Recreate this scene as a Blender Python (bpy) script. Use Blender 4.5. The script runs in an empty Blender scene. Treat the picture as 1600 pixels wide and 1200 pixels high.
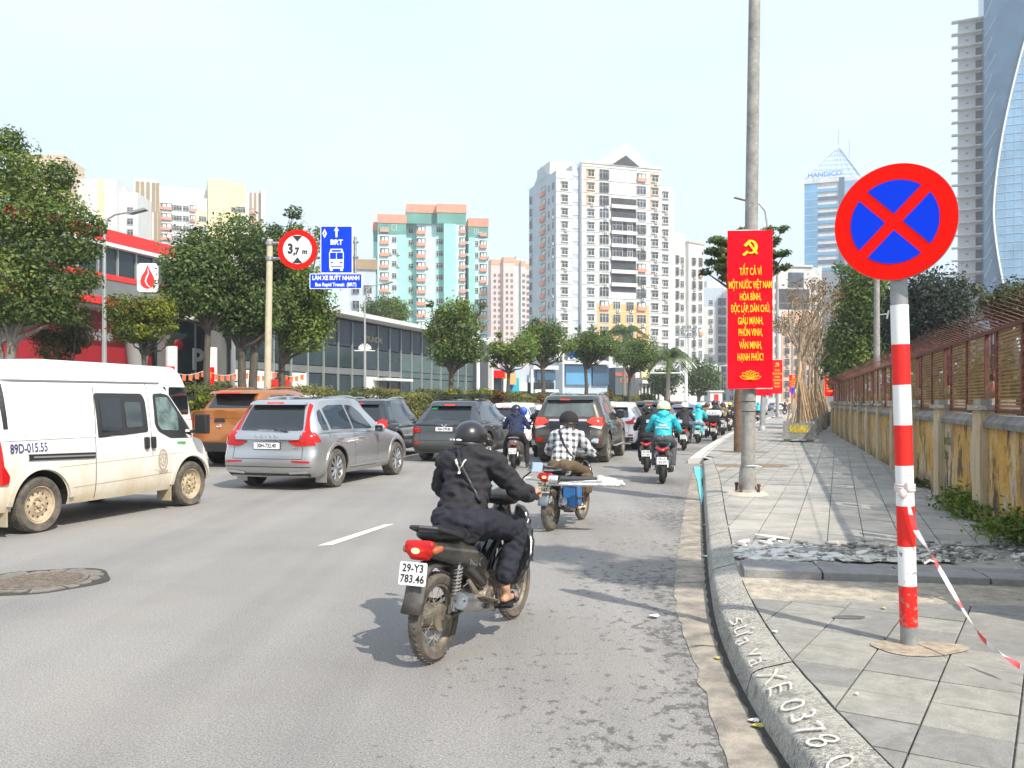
import bpy,bmesh,math,random
import numpy as np
from mathutils import Vector,Matrix,noise
from mathutils.bvhtree import BVHTree
R=math.radians;PI=math.pi
SC=bpy.context.scene
COL=SC.collection
# ------------------------------------------------------------ camera, sky, sun, exposure
cam=bpy.data.objects.new('camera',bpy.data.cameras.new('camera'));COL.objects.link(cam)
cam.location=(0,0,1.6);cam.rotation_euler=(R(90),0,0)
cam.data.sensor_width=36;cam.data.lens=1350/1600*36;cam.data.shift_y=28/1600
cam.data.clip_start=.1;cam.data.clip_end=4000
SC.camera=cam
SUN=Vector((.58,-.81,math.tan(R(46)))).normalized()          # towards the sun
world=bpy.data.worlds.new('World');SC.world=world;world.use_nodes=True
wn=world.node_tree;bg=wn.nodes['Background']
sky=wn.nodes.new('ShaderNodeTexSky');sky.sky_type='NISHITA';sky.sun_disc=False
sky.sun_elevation=R(46);sky.sun_rotation=math.atan2(SUN.x,SUN.y)
sky.air_density=1.2;sky.dust_density=5.0;sky.ozone_density=1.5;sky.altitude=0
bg.inputs['Strength'].default_value=.11
# thin white winter cloud veil over the sky
tc=wn.nodes.new('ShaderNodeTexCoord');mp=wn.nodes.new('ShaderNodeMapping');mp.inputs['Scale'].default_value=(1,1,3.2)
nz=wn.nodes.new('ShaderNodeTexNoise');nz.inputs['Scale'].default_value=1.6;nz.inputs['Detail'].default_value=6;nz.inputs['Roughness'].default_value=.5
cr=wn.nodes.new('ShaderNodeMapRange');cr.inputs[1].default_value=.3;cr.inputs[2].default_value=.75;cr.inputs[3].default_value=.66;cr.inputs[4].default_value=.92
mx=wn.nodes.new('ShaderNodeMixRGB');mx.inputs[2].default_value=(7.3,8.7,10.3,1)
L=wn.links.new
L(tc.outputs['Generated'],mp.inputs[0]);L(mp.outputs[0],nz.inputs[0]);L(nz.outputs[0],cr.inputs[0]);L(cr.outputs[0],mx.inputs[0])
L(sky.outputs[0],mx.inputs[1]);L(mx.outputs[0],bg.inputs[0])
sl=bpy.data.lights.new('sun','SUN');sl.energy=4.7;sl.angle=R(.6);sl.color=(1,.93,.82)
so=bpy.data.objects.new('sun',sl);COL.objects.link(so);so.rotation_euler=SUN.to_track_quat('Z','Y').to_euler()
SC.view_settings.view_transform='Standard';SC.view_settings.look='None';SC.view_settings.gamma=1
SC.view_settings.use_curve_mapping=False;SC.view_settings.exposure=.42
SC.render.engine='CYCLES';SC.cycles.use_denoising=True;SC.cycles.max_bounces=6;SC.cycles.transparent_max_bounces=8
SC.cycles.volume_bounces=0
TMP=bpy.data.scenes.new('tmp');TVL=TMP.view_layers[0]

# ------------------------------------------------------------ helpers
F=1350.0;HZ=628.0
def G(px,py,z=0.0):                       # the point of level z seen at a pixel of the 1600x1200 photo
    Y=F*(1.6-z)/(py-HZ);return Vector(((px-800)*Y/F,Y,z))
def At(px,py,Y):
    return Vector(((px-800)*Y/F,Y,1.6-(py-HZ)*Y/F))
def PX(px,Y):return (px-800)*Y/F
def PZ(py,Y):return 1.6-(py-HZ)*Y/F

def tag(o,label=None,cat=None,group=None,kind=None):
    if label:o['label']=label
    if cat:o['category']=cat
    if group:o['group']=group
    if kind:o['kind']=kind
    return o
def empty(name,loc=(0,0,0),rz=0,label=None,cat=None,group=None,sc=1,kind=None):
    o=bpy.data.objects.new(name,None);COL.objects.link(o);o.location=loc;o.rotation_euler=(0,0,rz)
    o.empty_display_size=.2
    if sc != 1:o.scale=(sc,sc,sc)
    return tag(o,label,cat,group,kind)
def link(name,me,parent=None,loc=None,rot=None,sc=None):
    o=bpy.data.objects.new(name,me);COL.objects.link(o)
    if parent:o.parent=parent
    if loc is not None:o.location=loc
    if rot is not None:o.rotation_euler=rot
    if sc is not None:o.scale=sc
    return o
def dup(root,loc,rz,label=None,sc=None,only=None):
    def cp(o,par):
        c=o.copy();COL.objects.link(c)
        if par:c.parent=par
        for ch in list(o.children):cp(ch,c)
        return c
    r=cp(root,None);r.location=loc;r.rotation_euler=(0,0,rz)
    if sc:r.scale=(sc,sc,sc)
    if label:r['label']=label
    return r

_m={}
def mat(name,col,rough=.6,metal=0.,var=.0,vs=4.,bump=0.,bs=30.,coat=0.,emit=None,es=0.,spec=.5,col2=None,det=4,stretch=None):
    if name in _m:return _m[name]
    m=bpy.data.materials.new(name);m.use_nodes=True;nt=m.node_tree;b=nt.nodes['Principled BSDF']
    c=(*col,1)
    b.inputs['Base Color'].default_value=c;b.inputs['Roughness'].default_value=rough;b.inputs['Metallic'].default_value=metal
    b.inputs['Coat Weight'].default_value=coat;b.inputs['Coat Roughness'].default_value=.05;b.inputs['Specular IOR Level'].default_value=spec
    lk=nt.links.new
    if var>0 or bump>0 or col2:
        t=nt.nodes.new('ShaderNodeTexCoord');src=t.outputs['Object']
        if stretch:
            mpn=nt.nodes.new('ShaderNodeMapping');mpn.inputs['Scale'].default_value=stretch;lk(src,mpn.inputs[0]);src=mpn.outputs[0]
    if var>0 or col2:
        n=nt.nodes.new('ShaderNodeTexNoise');n.inputs['Scale'].default_value=vs;n.inputs['Detail'].default_value=det;n.inputs['Roughness'].default_value=.65
        lk(src,n.inputs[0])
        r=nt.nodes.new('ShaderNodeMapRange');r.inputs[1].default_value=.33;r.inputs[2].default_value=.67;lk(n.outputs[0],r.inputs[0])
        x=nt.nodes.new('ShaderNodeMixRGB')
        a=col2 if col2 else tuple(v*(1-var) for v in col)
        d=col if col2 else tuple(min(1,v*(1+var)) for v in col)
        x.inputs[1].default_value=(*a,1);x.inputs[2].default_value=(*d,1);lk(r.outputs[0],x.inputs[0]);lk(x.outputs[0],b.inputs['Base Color'])
    if bump>0:
        n2=nt.nodes.new('ShaderNodeTexNoise');n2.inputs['Scale'].default_value=bs;n2.inputs['Detail'].default_value=5;lk(src,n2.inputs[0])
        bp=nt.nodes.new('ShaderNodeBump');bp.inputs['Strength'].default_value=bump;bp.inputs['Distance'].default_value=.02;lk(n2.outputs[0],bp.inputs['Height']);lk(bp.outputs[0],b.inputs['Normal'])
    if emit:b.inputs['Emission Color'].default_value=(*emit,1);b.inputs['Emission Strength'].default_value=es
    _m[name]=m;return m
def N(m):return m.node_tree.nodes
def ramp(nt,src,stops):
    r=nt.nodes.new('ShaderNodeValToRGB');e=r.color_ramp.elements
    while len(e)>1:e.remove(e[-1])
    e[0].position=stops[0][0];e[0].color=(*stops[0][1],1)
    for p,c in stops[1:]:
        k=e.new(p);k.color=(*c,1)
    nt.links.new(src,r.inputs[0]);return r.outputs[0]
def tex(nt,kind,src,scale,**kw):
    n=nt.nodes.new('ShaderNodeTex'+kind);nt.links.new(src,n.inputs['Vector']);n.inputs['Scale'].default_value=scale
    for k,v in kw.items():
        n.inputs[k].default_value=v
    return n
def mixc(nt,f,a,b,mode='MIX'):
    x=nt.nodes.new('ShaderNodeMixRGB');x.blend_type=mode
    for i,v in ((0,f),(1,a),(2,b)):
        if isinstance(v,bpy.types.NodeSocket):nt.links.new(v,x.inputs[i])
        elif i==0:x.inputs[0].default_value=v
        else:x.inputs[i].default_value=(*v,1)
    return x.outputs[0]
def mathn(nt,op,a,b=0.,clamp=False):
    x=nt.nodes.new('ShaderNodeMath');x.operation=op;x.use_clamp=clamp
    for i,v in ((0,a),(1,b)):
        if isinstance(v,bpy.types.NodeSocket):nt.links.new(v,x.inputs[i])
        else:x.inputs[i].default_value=v
    return x.outputs[0]

class MB:
    def __init__(s):s.v=[];s.f=[];s.mi=[];s.sm=[];s.k=0
    def add(s,vs,fs,mi=0,smooth=True):
        o=len(s.v);s.v+=[tuple(p) for p in vs];s.f+=[tuple(i+o for i in f) for f in fs];s.mi+=[mi]*len(fs);s.sm+=[smooth]*len(fs);return s
    def box(s,c,d,rz=0,mi=0,rot=None,taper=1.):
        x,y,z=d[0]/2,d[1]/2,d[2]/2
        P=[Vector((a*x*(taper if e>0 else 1),b*y*(taper if e>0 else 1),e*z)) for e in (-1,1) for a,b in ((-1,-1),(1,-1),(1,1),(-1,1))]
        M=rot if rot else Matrix.Rotation(rz,3,'Z')
        P=[M @ p +Vector(c) for p in P]
        return s.add(P,[(3,2,1,0),(4,5,6,7),(0,1,5,4),(1,2,6,5),(2,3,7,6),(3,0,4,7)],mi,False)
    def box2(s,a,b,mi=0):
        return s.box([(a[i]+b[i])/2 for i in range(3)],[abs(b[i]-a[i]) for i in range(3)],mi=mi)
    def tube(s,pts,rad,n=8,mi=0,cap=True,flat=None):
        pts=[Vector(p) for p in pts];m=len(pts)
        if not isinstance(rad,(list,tuple)):rad=[rad]*m
        vs=[];up=None
        for i,p in enumerate(pts):
            t=(pts[min(i+1,m-1)]-pts[max(i-1,0)])
            t=t.normalized() if t.length>1e-9 else Vector((0,0,1))
            if up is None:up=Vector((1,0,0)) if abs(t.x)<.9 else Vector((0,1,0))
            a=(up -t*up.dot(t))
            a=a.normalized() if a.length>1e-6 else t.orthogonal().normalized()
            up=a;b=t.cross(a)
            for k in range(n):
                q=2*PI*k/n;vs.append(p +(a*math.cos(q)+b*math.sin(q)*(flat or 1))*rad[i])
        fs=[(i*n+k,i*n+(k+1) % n,(i+1)*n+(k+1) % n,(i+1)*n+k) for i in range(m-1) for k in range(n)]
        s.add(vs,fs,mi)
        if cap:s.f+=[tuple(len(s.v)-m*n+k for k in range(n))[::-1],tuple(len(s.v)-n+k for k in range(n))];s.mi+=[mi,mi];s.sm+=[False,False]
        return s
    def lathe(s,prof,c=(0,0,0),axis='Z',n=16,mi=0,arc=1.,close=False):   # prof of (radius, height)
        m=len(prof);vs=[];k2=n if arc==1 else n+1
        for r,h in prof:
            for k in range(k2):
                q=2*PI*arc*k/n
                p=(r*math.cos(q),r*math.sin(q),h)
                if axis=='X':p=(p[2],p[0],p[1])
                if axis=='Y':p=(p[1],p[2],p[0])
                vs.append(Vector(p)+Vector(c))
        fs=[]
        for i in range(m-1 +(1 if close else 0)):
            j=(i+1) % m
            for k in range(n):
                k1=(k+1) % k2 if arc==1 else k+1
                fs.append((i*k2+k,i*k2+k1,j*k2+k1,j*k2+k))
        return s.add(vs,fs,mi)
    def prism(s,poly,M,t,mi=0):         # poly in local xy, extruded by t along local z, M 4x4
        n=len(poly)
        vs=[M @ Vector((p[0],p[1],0)) for p in poly]+[M @ Vector((p[0],p[1],t)) for p in poly]
        return s.add(vs,[tuple(range(n))[::-1],tuple(range(n,2*n))]+[(i,(i+1) % n,n+(i+1) % n,n+i) for i in range(n)],mi,False)
    def ell(s,c,r,mi=0,n=10,m=7,rot=None):
        vs=[]
        for i in range(m+1):
            a=PI*i/m
            for k in range(n):
                q=2*PI*k/n;p=Vector((r[0]*math.sin(a)*math.cos(q),r[1]*math.sin(a)*math.sin(q),r[2]*math.cos(a)))
                if rot:p=rot @ p
                vs.append(p+Vector(c))
        return s.add(vs,[(i*n+k,(i+1)*n+k,(i+1)*n+(k+1) % n,i*n+(k+1) % n) for i in range(m) for k in range(n)],mi)
    def mesh(s,name,mats,ang=40):
        me=bpy.data.meshes.new(name);me.from_pydata(s.v,[],s.f)
        for m in (mats if isinstance(mats,(list,tuple)) else [mats]):me.materials.append(m)
        me.polygons.foreach_set('material_index',s.mi);me.polygons.foreach_set('use_smooth',s.sm)
        me.validate();me.update()
        if any(s.sm):me.set_sharp_from_angle(angle=R(ang))
        return me
    def build(s,name,mats,parent=None,ang=40,loc=None,rot=None):
        return link(name,s.mesh(name,mats,ang),parent,loc,rot)

def qmesh(name,v,f,mt,tone=None,smooth=False):
    v=np.asarray(v,np.float32);f=np.asarray(f,np.int32);me=bpy.data.meshes.new(name)
    me.vertices.add(len(v));me.vertices.foreach_set('co',v.ravel())
    k=f.shape[1];me.loops.add(f.size);me.loops.foreach_set('vertex_index',f.ravel())
    me.polygons.add(len(f));me.polygons.foreach_set('loop_start',np.arange(0,f.size,k,dtype=np.int32));me.polygons.foreach_set('loop_total',np.full(len(f),k,np.int32))
    if smooth:me.polygons.foreach_set('use_smooth',np.ones(len(f),bool))
    if tone is not None:
        a=me.attributes.new('tone','FLOAT','FACE');a.data.foreach_set('value',np.asarray(tone,np.float32))
    me.materials.append(mt);me.update();me.validate();return me

_fc={}
def text_mesh(s,size,mt,thick=.004,bold=0.,xs=1.,sp=1.,align='CENTER'):
    key=(s,size,mt.name,thick,bold,xs,sp,align)
    if key in _fc:return _fc[key]
    c=bpy.data.curves.new('lettering','FONT');c.body=s;c.size=size;c.extrude=thick/2;c.offset=bold;c.space_character=sp
    c.align_x=align;c.align_y='CENTER';c.resolution_u=3
    o=bpy.data.objects.new('lettering',c);TMP.collection.objects.link(o);TVL.update()
    me=bpy.data.meshes.new_from_object(o.evaluated_get(TVL.depsgraph))
    bpy.data.objects.remove(o)
    n=len(me.vertices);co=np.empty(n*3,np.float32);me.vertices.foreach_get('co',co);co=co.reshape(-1,3);co[:,0] *= xs
    me.vertices.foreach_set('co',co.ravel());me.materials.clear();me.materials.append(mt);me.name='lettering';me.update()
    _fc[key]=me;return me
def M4(o,x,y):                            # frame with origin o, local x and y axes
    x=Vector(x).normalized();y=Vector(y).normalized();z=x.cross(y)
    return Matrix(((x.x,y.x,z.x,o[0]),(x.y,y.y,z.y,o[1]),(x.z,y.z,z.z,o[2]),(0,0,0,1)))
def put(name,me,parent,M):
    o=bpy.data.objects.new(name,me);COL.objects.link(o)
    if parent:o.parent=parent
    o.matrix_local=M;return o

# ------------------------------------------------------------ materials
WHITE=mat('white_paint',(.8,.8,.78),.45,var=.06)
BLACKP=mat('black_plastic',(.018,.018,.02),.45,var=.2,vs=8)
RUBBER=mat('rubber',(.02,.019,.018),.85,var=.35,vs=6,bump=.3,bs=60)
DUSTYR=mat('dusty_rubber',(.055,.05,.044),.9,col2=(.16,.135,.105),vs=7,bump=.3,bs=60)
CHROME=mat('chrome',(.75,.75,.76),.14,1.)
STEEL=mat('steel',(.42,.42,.42),.38,.9,var=.25,vs=10)
ALLOY=mat('alloy',(.5,.5,.51),.3,.9)
GLASS=mat('dark_glass',(.012,.015,.018),.04,0,coat=.3,spec=.7)
REDL=mat('red_lens',(.4,.006,.005),.16,coat=.35,emit=(1,.03,.02),es=.05,spec=.3)
REDLIT=mat('lit_red_lens',(.6,.02,.01),.18,coat=.3,emit=(1,.04,.01),es=.8)
WLENS=mat('clear_lens',(.7,.7,.7),.1,coat=.6)
PLATE=mat('plate_white',(.78,.78,.76),.4,var=.06,vs=20)
INK=mat('ink_black',(.02,.02,.025),.5)
SKIN=mat('skin',(.42,.235,.15),.55,var=.08,vs=10)
# ============================================================ ground, road, pavement
rnd=random.Random(7)
def poly_sheet(name,pts,mt,kind='structure',parent=None):
    mb=MB();mb.add(pts,[tuple(range(len(pts)))],0,False);o=mb.build(name,mt,parent)
    if parent is None:o['kind']=kind
    return o
def asphalt():
    m=bpy.data.materials.new('asphalt');m.use_nodes=True;nt=m.node_tree;b=nt.nodes['Principled BSDF']
    t=nt.nodes.new('ShaderNodeTexCoord').outputs['Object']
    big=tex(nt,'Noise',t,.22,Detail=5,Roughness=.6).outputs[0]
    c=ramp(nt,big,[(.32,(.21,.198,.188)),(.5,(.25,.238,.226)),(.68,(.285,.27,.256))])
    gr=tex(nt,'Noise',t,95,Detail=3,Roughness=.7).outputs[0]
    c=mixc(nt,.75,c,ramp(nt,gr,[(.32,(.3,.29,.28)),(.5,(1,1,1)),(.68,(1.55,1.53,1.5))]),'MULTIPLY')
    vo=tex(nt,'Voronoi',t,70).outputs['Distance']
    c=mixc(nt,.5,c,ramp(nt,vo,[(.08,(2.,1.95,1.85)),(.2,(1,1,1)),(.7,(.8,.8,.8))]),'MULTIPLY')
    # tyre-polished long streaks along the lanes
    mp=nt.nodes.new('ShaderNodeMapping');mp.inputs['Rotation'].default_value=(0,0,R(20));mp.inputs['Scale'].default_value=(1.1,.03,1);nt.links.new(t,mp.inputs[0])
    st=tex(nt,'Noise',mp.outputs[0],1.4,Detail=3).outputs[0]
    c=mixc(nt,.6,c,ramp(nt,st,[(.36,(.8,.8,.81)),(.6,(1.06,1.06,1.05))]),'MULTIPLY')
    # damp dark spots near the gutter and along the kerb side lane
    sx=nt.nodes.new('ShaderNodeSeparateXYZ');nt.links.new(t,sx.inputs[0])
    # lateral coordinate: distance left of the gutter edge, which runs roughly X = .75 + ...
    edge=nt.nodes.new('ShaderNodeFloatCurve')
    cv=edge.mapping.curves[0];cv.points[0].location=(0,.085);cv.points[1].location=(1,.6)
    for px_,py_ in ((.13,.095),(.18,.118),(.25,.155),(.34,.205),(.45,.262),(.6,.35)):cv.points.new(px_,py_)
    edge.mapping.update()
    nt.links.new(mathn(nt,'DIVIDE',sx.outputs[1],32.),edge.inputs['Value'])
    d=mathn(nt,'SUBTRACT',mathn(nt,'MULTIPLY',edge.outputs[0],10.),sx.outputs[0])
    near=ramp(nt,mathn(nt,'MULTIPLY',d,.5),[(.0,(1,1,1)),(.22,(.55,.55,.55)),(.6,(.25,.25,.25)),(.85,(0,0,0))])
    mp2=nt.nodes.new('ShaderNodeMapping');mp2.inputs['Scale'].default_value=(1,.8,1);nt.links.new(t,mp2.inputs[0])
    sp=tex(nt,'Noise',mp2.outputs[0],12.,Detail=7,Roughness=.72).outputs[0]
    lo=tex(nt,'Noise',mp2.outputs[0],.9,Detail=2).outputs[0]
    k=mathn(nt,'ADD',mathn(nt,'ADD',sp,mathn(nt,'MULTIPLY',near,.15)),mathn(nt,'MULTIPLY',lo,.3))
    fy=ramp(nt,mathn(nt,'DIVIDE',sx.outputs[1],40.),[(.3,(1,1,1)),(.5,(0,0,0))])
    dk=mathn(nt,'MULTIPLY',ramp(nt,k,[(.772,(0,0,0)),(.83,(1,1,1))]),fy)
    dk=mathn(nt,'MULTIPLY',dk,mathn(nt,'GREATER_THAN',near,.03))
    c=mixc(nt,mathn(nt,'MULTIPLY',dk,.72),c,(.055,.05,.046))
    # wide pale dust
    du=tex(nt,'Noise',t,.55,Detail=4).outputs[0]
    c=mixc(nt,ramp(nt,du,[(.5,(0,0,0)),(.75,(.3,.3,.3))]),c,(.3,.27,.235))
    nt.links.new(c,b.inputs['Base Color']);b.inputs['Roughness'].default_value=.88
    bp=nt.nodes.new('ShaderNodeBump');bp.inputs['Strength'].default_value=.35;bp.inputs['Distance'].default_value=.006
    nt.links.new(mathn(nt,'ADD',gr,vo),bp.inputs['Height']);nt.links.new(bp.outputs[0],b.inputs['Normal'])
    return m
ASPH=asphalt()
GROUND=mat('ground_earth',(.19,.175,.15),.95,var=.25,vs=.05)
poly_sheet('ground',[(-590,-45,-.03),(590,-45,-.03),(590,880,-.03),(-590,880,-.03)],GROUND)
road=poly_sheet('road',[(-70,-12,0),(3.2,-12,0),(1.3,0,0),(1.6,6,0),(5.5,21,0),(23,70,0),(66,180,0),(160,420,0),(-80,420,0),(-70,150,0)],ASPH)

def grid_path(pts,step):
    out=[Vector(pts[0])]
    for a,b in zip(pts[:-1],pts[1:]):
        a,b=Vector(a),Vector(b);n=max(1,int((b-a).length/step))
        out+=[a.lerp(b,(i+1)/n) for i in range(n)]
    return out
def smooth_path(p,it=3):
    for _ in range(it):
        p=[p[0]]+[(p[i-1]+p[i]*2+p[i+1])/4 for i in range(1,len(p)-1)]+[p[-1]]
    return p
def resample(pts,n):
    d=[0]
    for a,b in zip(pts[:-1],pts[1:]):d.append(d[-1]+(b-a).length)
    out=[]
    for i in range(n):
        t=d[-1]*i/(n-1);j=max(0,min(len(pts)-2,int(np.searchsorted(d,t))-1))
        u=(t-d[j])/max(1e-9,d[j+1]-d[j]);out.append(pts[j].lerp(pts[j+1],u))
    return out
# measured edges: asphalt/gutter, gutter/kerb, kerb/pavement
EA=[(.78,.8,.0)]+[G(*p) for p in ((1133,1200),(1100,1075),(1071,1000),(1052,950),(1056,880),(1066,817),(1073,771),(1082,738))]
EB=[(1.16,.8,.0)]+[G(*p) for p in ((1225,1200),(1187,1142),(1154,1075),(1119,992),(1108,917),(1104,867),(1099,783),(1097,729))]
EK=[(1.5,.8,.18)]+[G(*p,.18) for p in ((1387,1200),(1300,1104),(1250,1058),(1208,1000),(1171,937),(1150,887),(1133,804),(1124,745),(1113,717.5))]
NS=240
def by_y(pts,ys):
    out=[]
    for y in ys:
        for a,b in zip(pts[:-1],pts[1:]):
            if a.y <= y <= b.y:break
        else:a,b=(pts[0],pts[1]) if y<pts[0].y else (pts[-2],pts[-1])
        out.append(a.lerp(b,(y-a.y)/max(1e-6,b.y-a.y)))
    return out
B_=resample(smooth_path(grid_path(EB,.25),6),NS)
A_=by_y(smooth_path(grid_path(EA,.25),6),[b.y for b in B_]);K_=by_y(smooth_path(grid_path(EK,.25),6),[b.y+.06 for b in B_])
# cast concrete gutter
CONC=mat('gutter_concrete',(.4,.345,.28),.9,col2=(.15,.135,.115),vs=4.5,bump=.5,bs=70,det=8)
gut=empty('gutter',kind='structure')
mb=MB()
for i in range(NS):
    a,b=A_[i],B_[i];wob=.035*noise.noise(Vector((0,i*.35,0)))+.02*noise.noise(Vector((5,i*.9,0)))
    mb.v+=[(a.x+wob,a.y,.005),((a.x*.7+b.x*.3),a.y*.7+b.y*.3,.014),(a.x*.3+b.x*.7,a.y*.3+b.y*.7,.010),(b.x+.05,b.y,.004)]
for i in range(NS-1):
    for k in range(3):mb.f.append((i*4+k,i*4+k+1,i*4+k+5,i*4+k+4));mb.mi.append(0);mb.sm.append(True)
mb.build('gutter_slab',CONC,gut)
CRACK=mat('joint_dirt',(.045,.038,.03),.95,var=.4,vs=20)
mb=MB()
for i in list(range(9,NS-4,23)):
    a,b=A_[i],B_[i];pts=[Vector(a).lerp(b,t)+Vector((0,.012*math.sin(7*t+i),.0175)) for t in np.linspace(.03,.97,9)]
    for p,q in zip(pts[:-1],pts[1:]):
        n=Vector((0,.006,0));mb.add([p-n,q-n,q+n,p+n],[(0,1,2,3)],0,False)
mb.build('gutter_joint',CRACK,gut)
# dark wet crack along the foot of the kerb
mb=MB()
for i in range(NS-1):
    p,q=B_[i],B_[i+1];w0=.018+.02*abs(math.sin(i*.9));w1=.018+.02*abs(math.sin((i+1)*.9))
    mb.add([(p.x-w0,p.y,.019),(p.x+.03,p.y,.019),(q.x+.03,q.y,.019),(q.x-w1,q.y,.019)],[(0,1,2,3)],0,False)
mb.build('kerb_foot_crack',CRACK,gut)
def kerb_mat():
    m=bpy.data.materials.new('kerb_stone');m.use_nodes=True;nt=m.node_tree;b=nt.nodes['Principled BSDF']
    t=nt.nodes.new('ShaderNodeTexCoord').outputs['Object']
    a=tex(nt,'Noise',t,55,Detail=8,Roughness=.85).outputs[0]
    c=ramp(nt,a,[(.4,(.07,.066,.058)),(.5,(.27,.255,.225)),(.58,(.52,.49,.43))])
    n2=tex(nt,'Noise',t,3.5,Detail=8,Roughness=.7).outputs[0]
    c=mixc(nt,ramp(nt,n2,[(.45,(0,0,0)),(.62,(.85,.85,.85))]),c,(.4,.375,.32))
    c=mixc(nt,ramp(nt,tex(nt,'Noise',t,7,Detail=7,Roughness=.75).outputs[0],[(.56,(0,0,0)),(.64,(.7,.7,.7))]),c,(.12,.115,.105))
    nt.links.new(c,b.inputs['Base Color']);b.inputs['Roughness'].default_value=.85
    bp=nt.nodes.new('ShaderNodeBump');bp.inputs['Strength'].default_value=.7;bp.inputs['Distance'].default_value=.008;nt.links.new(a,bp.inputs['Height']);nt.links.new(bp.outputs[0],b.inputs['Normal'])
    return m
KERBM=kerb_mat()
def kz(t):                                   # height across the kerb, 0 at the gutter and 1 at the paving
    return .0+.135*min(1,t/.13)**.7*(1 if t<.13 else 1)+.047*max(0,(t-.13)/.87)**.8+(.008*math.sin(PI*min(1,max(0,(t-.05)))))
def kpt(s,t,off=0.):                       # s in samples along, t across
    i=max(0,min(NS-2,int(s)));u=s-i;b=B_[i].lerp(B_[i+1],u);k=K_[i].lerp(K_[i+1],u)
    p=Vector((b.x+(k.x-b.x)*t,b.y+(k.y-b.y)*t,kz(t)))
    return p+Vector((-.35*off,0,.93*off))
kerb=empty('kerb',kind='structure')
ks=[0]
acc=0
for i in range(1,NS):
    acc+=(B_[i]-B_[i-1]).length
    if acc>.95:ks.append(i);acc=0
if ks[-1] != NS-1:ks.append(NS-1)
TT=[-.005,.0,.04,.09,.14,.22,.35,.5,.7,.86,.96,1.]
for s0,s1 in zip(ks[:-1],ks[1:]):
    mb=MB();st=np.linspace(s0+.03,s1-.03,9);dz=rnd.uniform(-.004,.004)
    for s in st:
        for j,t in enumerate(TT):
            p=kpt(s,max(t,0));e=.006*noise.noise(p*9)+.003*noise.noise(p*30)
            mb.v.append((p.x,p.y,(-.06 if j==0 else p.z+e+dz)))
    m_=len(TT)
    for i in range(8):
        for j in range(m_-1):mb.f.append((i*m_+j,(i+1)*m_+j,(i+1)*m_+j+1,i*m_+j+1)[::-1]);mb.mi.append(0);mb.sm.append(True)
    mb.build('kerb_stone',KERBM,kerb,60)
poly_mb=MB()                                # dirt bed under the kerb, seen in the joints
for i in range(NS-1):
    q=[kpt(i,.03,-.02),kpt(i,.98,-.02),kpt(i+1,.98,-.02),kpt(i+1,.03,-.02)]
    poly_mb.add(q,[(0,1,2,3)],0,False)
poly_mb.build('kerb_bed',CRACK,kerb)
# white graffiti hand-painted along the kerb face
GRAF=mat('white_brush_paint',(.7,.68,.62),.85,col2=(.34,.32,.28),vs=38,det=8)
def graffiti():
    me=text_mesh('sửa vá XE 0378 01',1.,GRAF,0.,bold=-.012,xs=.8,sp=1.08,align='LEFT').copy()
    bm=bmesh.new();bm.from_mesh(me)
    xs=[v.co.x for v in bm.verts];x0,x1=min(xs),max(xs)
    ys=[v.co.y for v in bm.verts];y0,y1=-.36,.36
    bmesh.ops.dissolve_limit(bm,angle_limit=.01,verts=bm.verts,edges=bm.edges)
    for k in range(1,130):
        bmesh.ops.bisect_plane(bm,geom=bm.verts[:]+bm.edges[:]+bm.faces[:],plane_co=(x0+(x1-x0)*k/130,0,0),plane_no=(1,0,0))
    for k in range(1,5):
        bmesh.ops.bisect_plane(bm,geom=bm.verts[:]+bm.edges[:]+bm.faces[:],plane_co=(0,y0+(y1-y0)*k/5,0),plane_no=(0,1,0))
    sa,sb=None,None
    for i in range(NS):
        if B_[i].y<5.75:sa=i
    sb=0
    for i in range(NS-1,-1,-1):
        if B_[i].y>3.2:sb=i
    for v in bm.verts:
        u=(v.co.x-x0)/(x1-x0);wob=.035*math.sin(u*31)+.02*math.sin(u*77)
        s=sa+(sb-sa)*(u**.82);tt=.42+(v.co.y-.05)*.66+wob*1.2
        v.co=kpt(s,tt,.012)
    bm.to_mesh(me);bm.free();return me
link('graffiti',graffiti(),kerb)

# paving base and far white kerb
WKER=mat('white_washed_kerb',(.58,.55,.5),.85,var=.14,vs=1.2,bump=.3,bs=30)
far=[G(*p) for p in ((1074,724),(1092,709),(1110,697),(1130,685),(1150,674.5),(1190,658),(1225,648),(1262,640),(1290,635))]
far=smooth_path(grid_path(far,1.0),4)
mb=MB();mk=MB()
fk=empty('kerb',kind='structure')
n=0
for i in range(0,len(far)-1):
    p,q=far[i],far[i+1];d=(q-p).normalized();s=Vector((d.y,-d.x,0));a=p+d*.015;b=q-d*.015
    if p.y<75:
        st=MB();w=.42
        pr=[(-.0,-.05),(.02,.11),(.06,.135),(w,.16),(w,-.05)]
        vs=[(a+s*x+Vector((0,0,z))) for x,z in pr]+[(b+s*x+Vector((0,0,z))) for x,z in pr]
        m5=len(pr)
        st.add(vs,[(j,j+1,m5+j+1,m5+j) for j in range(m5-1)]+[tuple(range(m5))[::-1],tuple(range(m5,2*m5))],0,False)
        st.build('kerb_stone',WKER,fk)
    else:
        mb.add([p,q,q+s*.5,p+s*.5,p+Vector((0,0,.15)),q+Vector((0,0,.15)),q+s*.5+Vector((0,0,.15)),p+s*.5+Vector((0,0,.15))],[(0,1,5,4),(4,5,6,7)],0,False)
mb.build('kerb_run',WKER,fk)
def wall_x(y):return 2.45+.311*y if y<41 else 15.2+.372*(y-41)
BASE=mat('pavement_concrete',(.43,.4,.36),.9,col2=(.3,.28,.25),vs=1.1,bump=.4,bs=50,det=8)
pav=empty('pavement',kind='structure')
mb=MB();rows=[]
for i in range(NS):rows.append((K_[i].x-.01,K_[i].y))
for p in far:rows.append((p.x+.38,p.y+.15))
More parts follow.
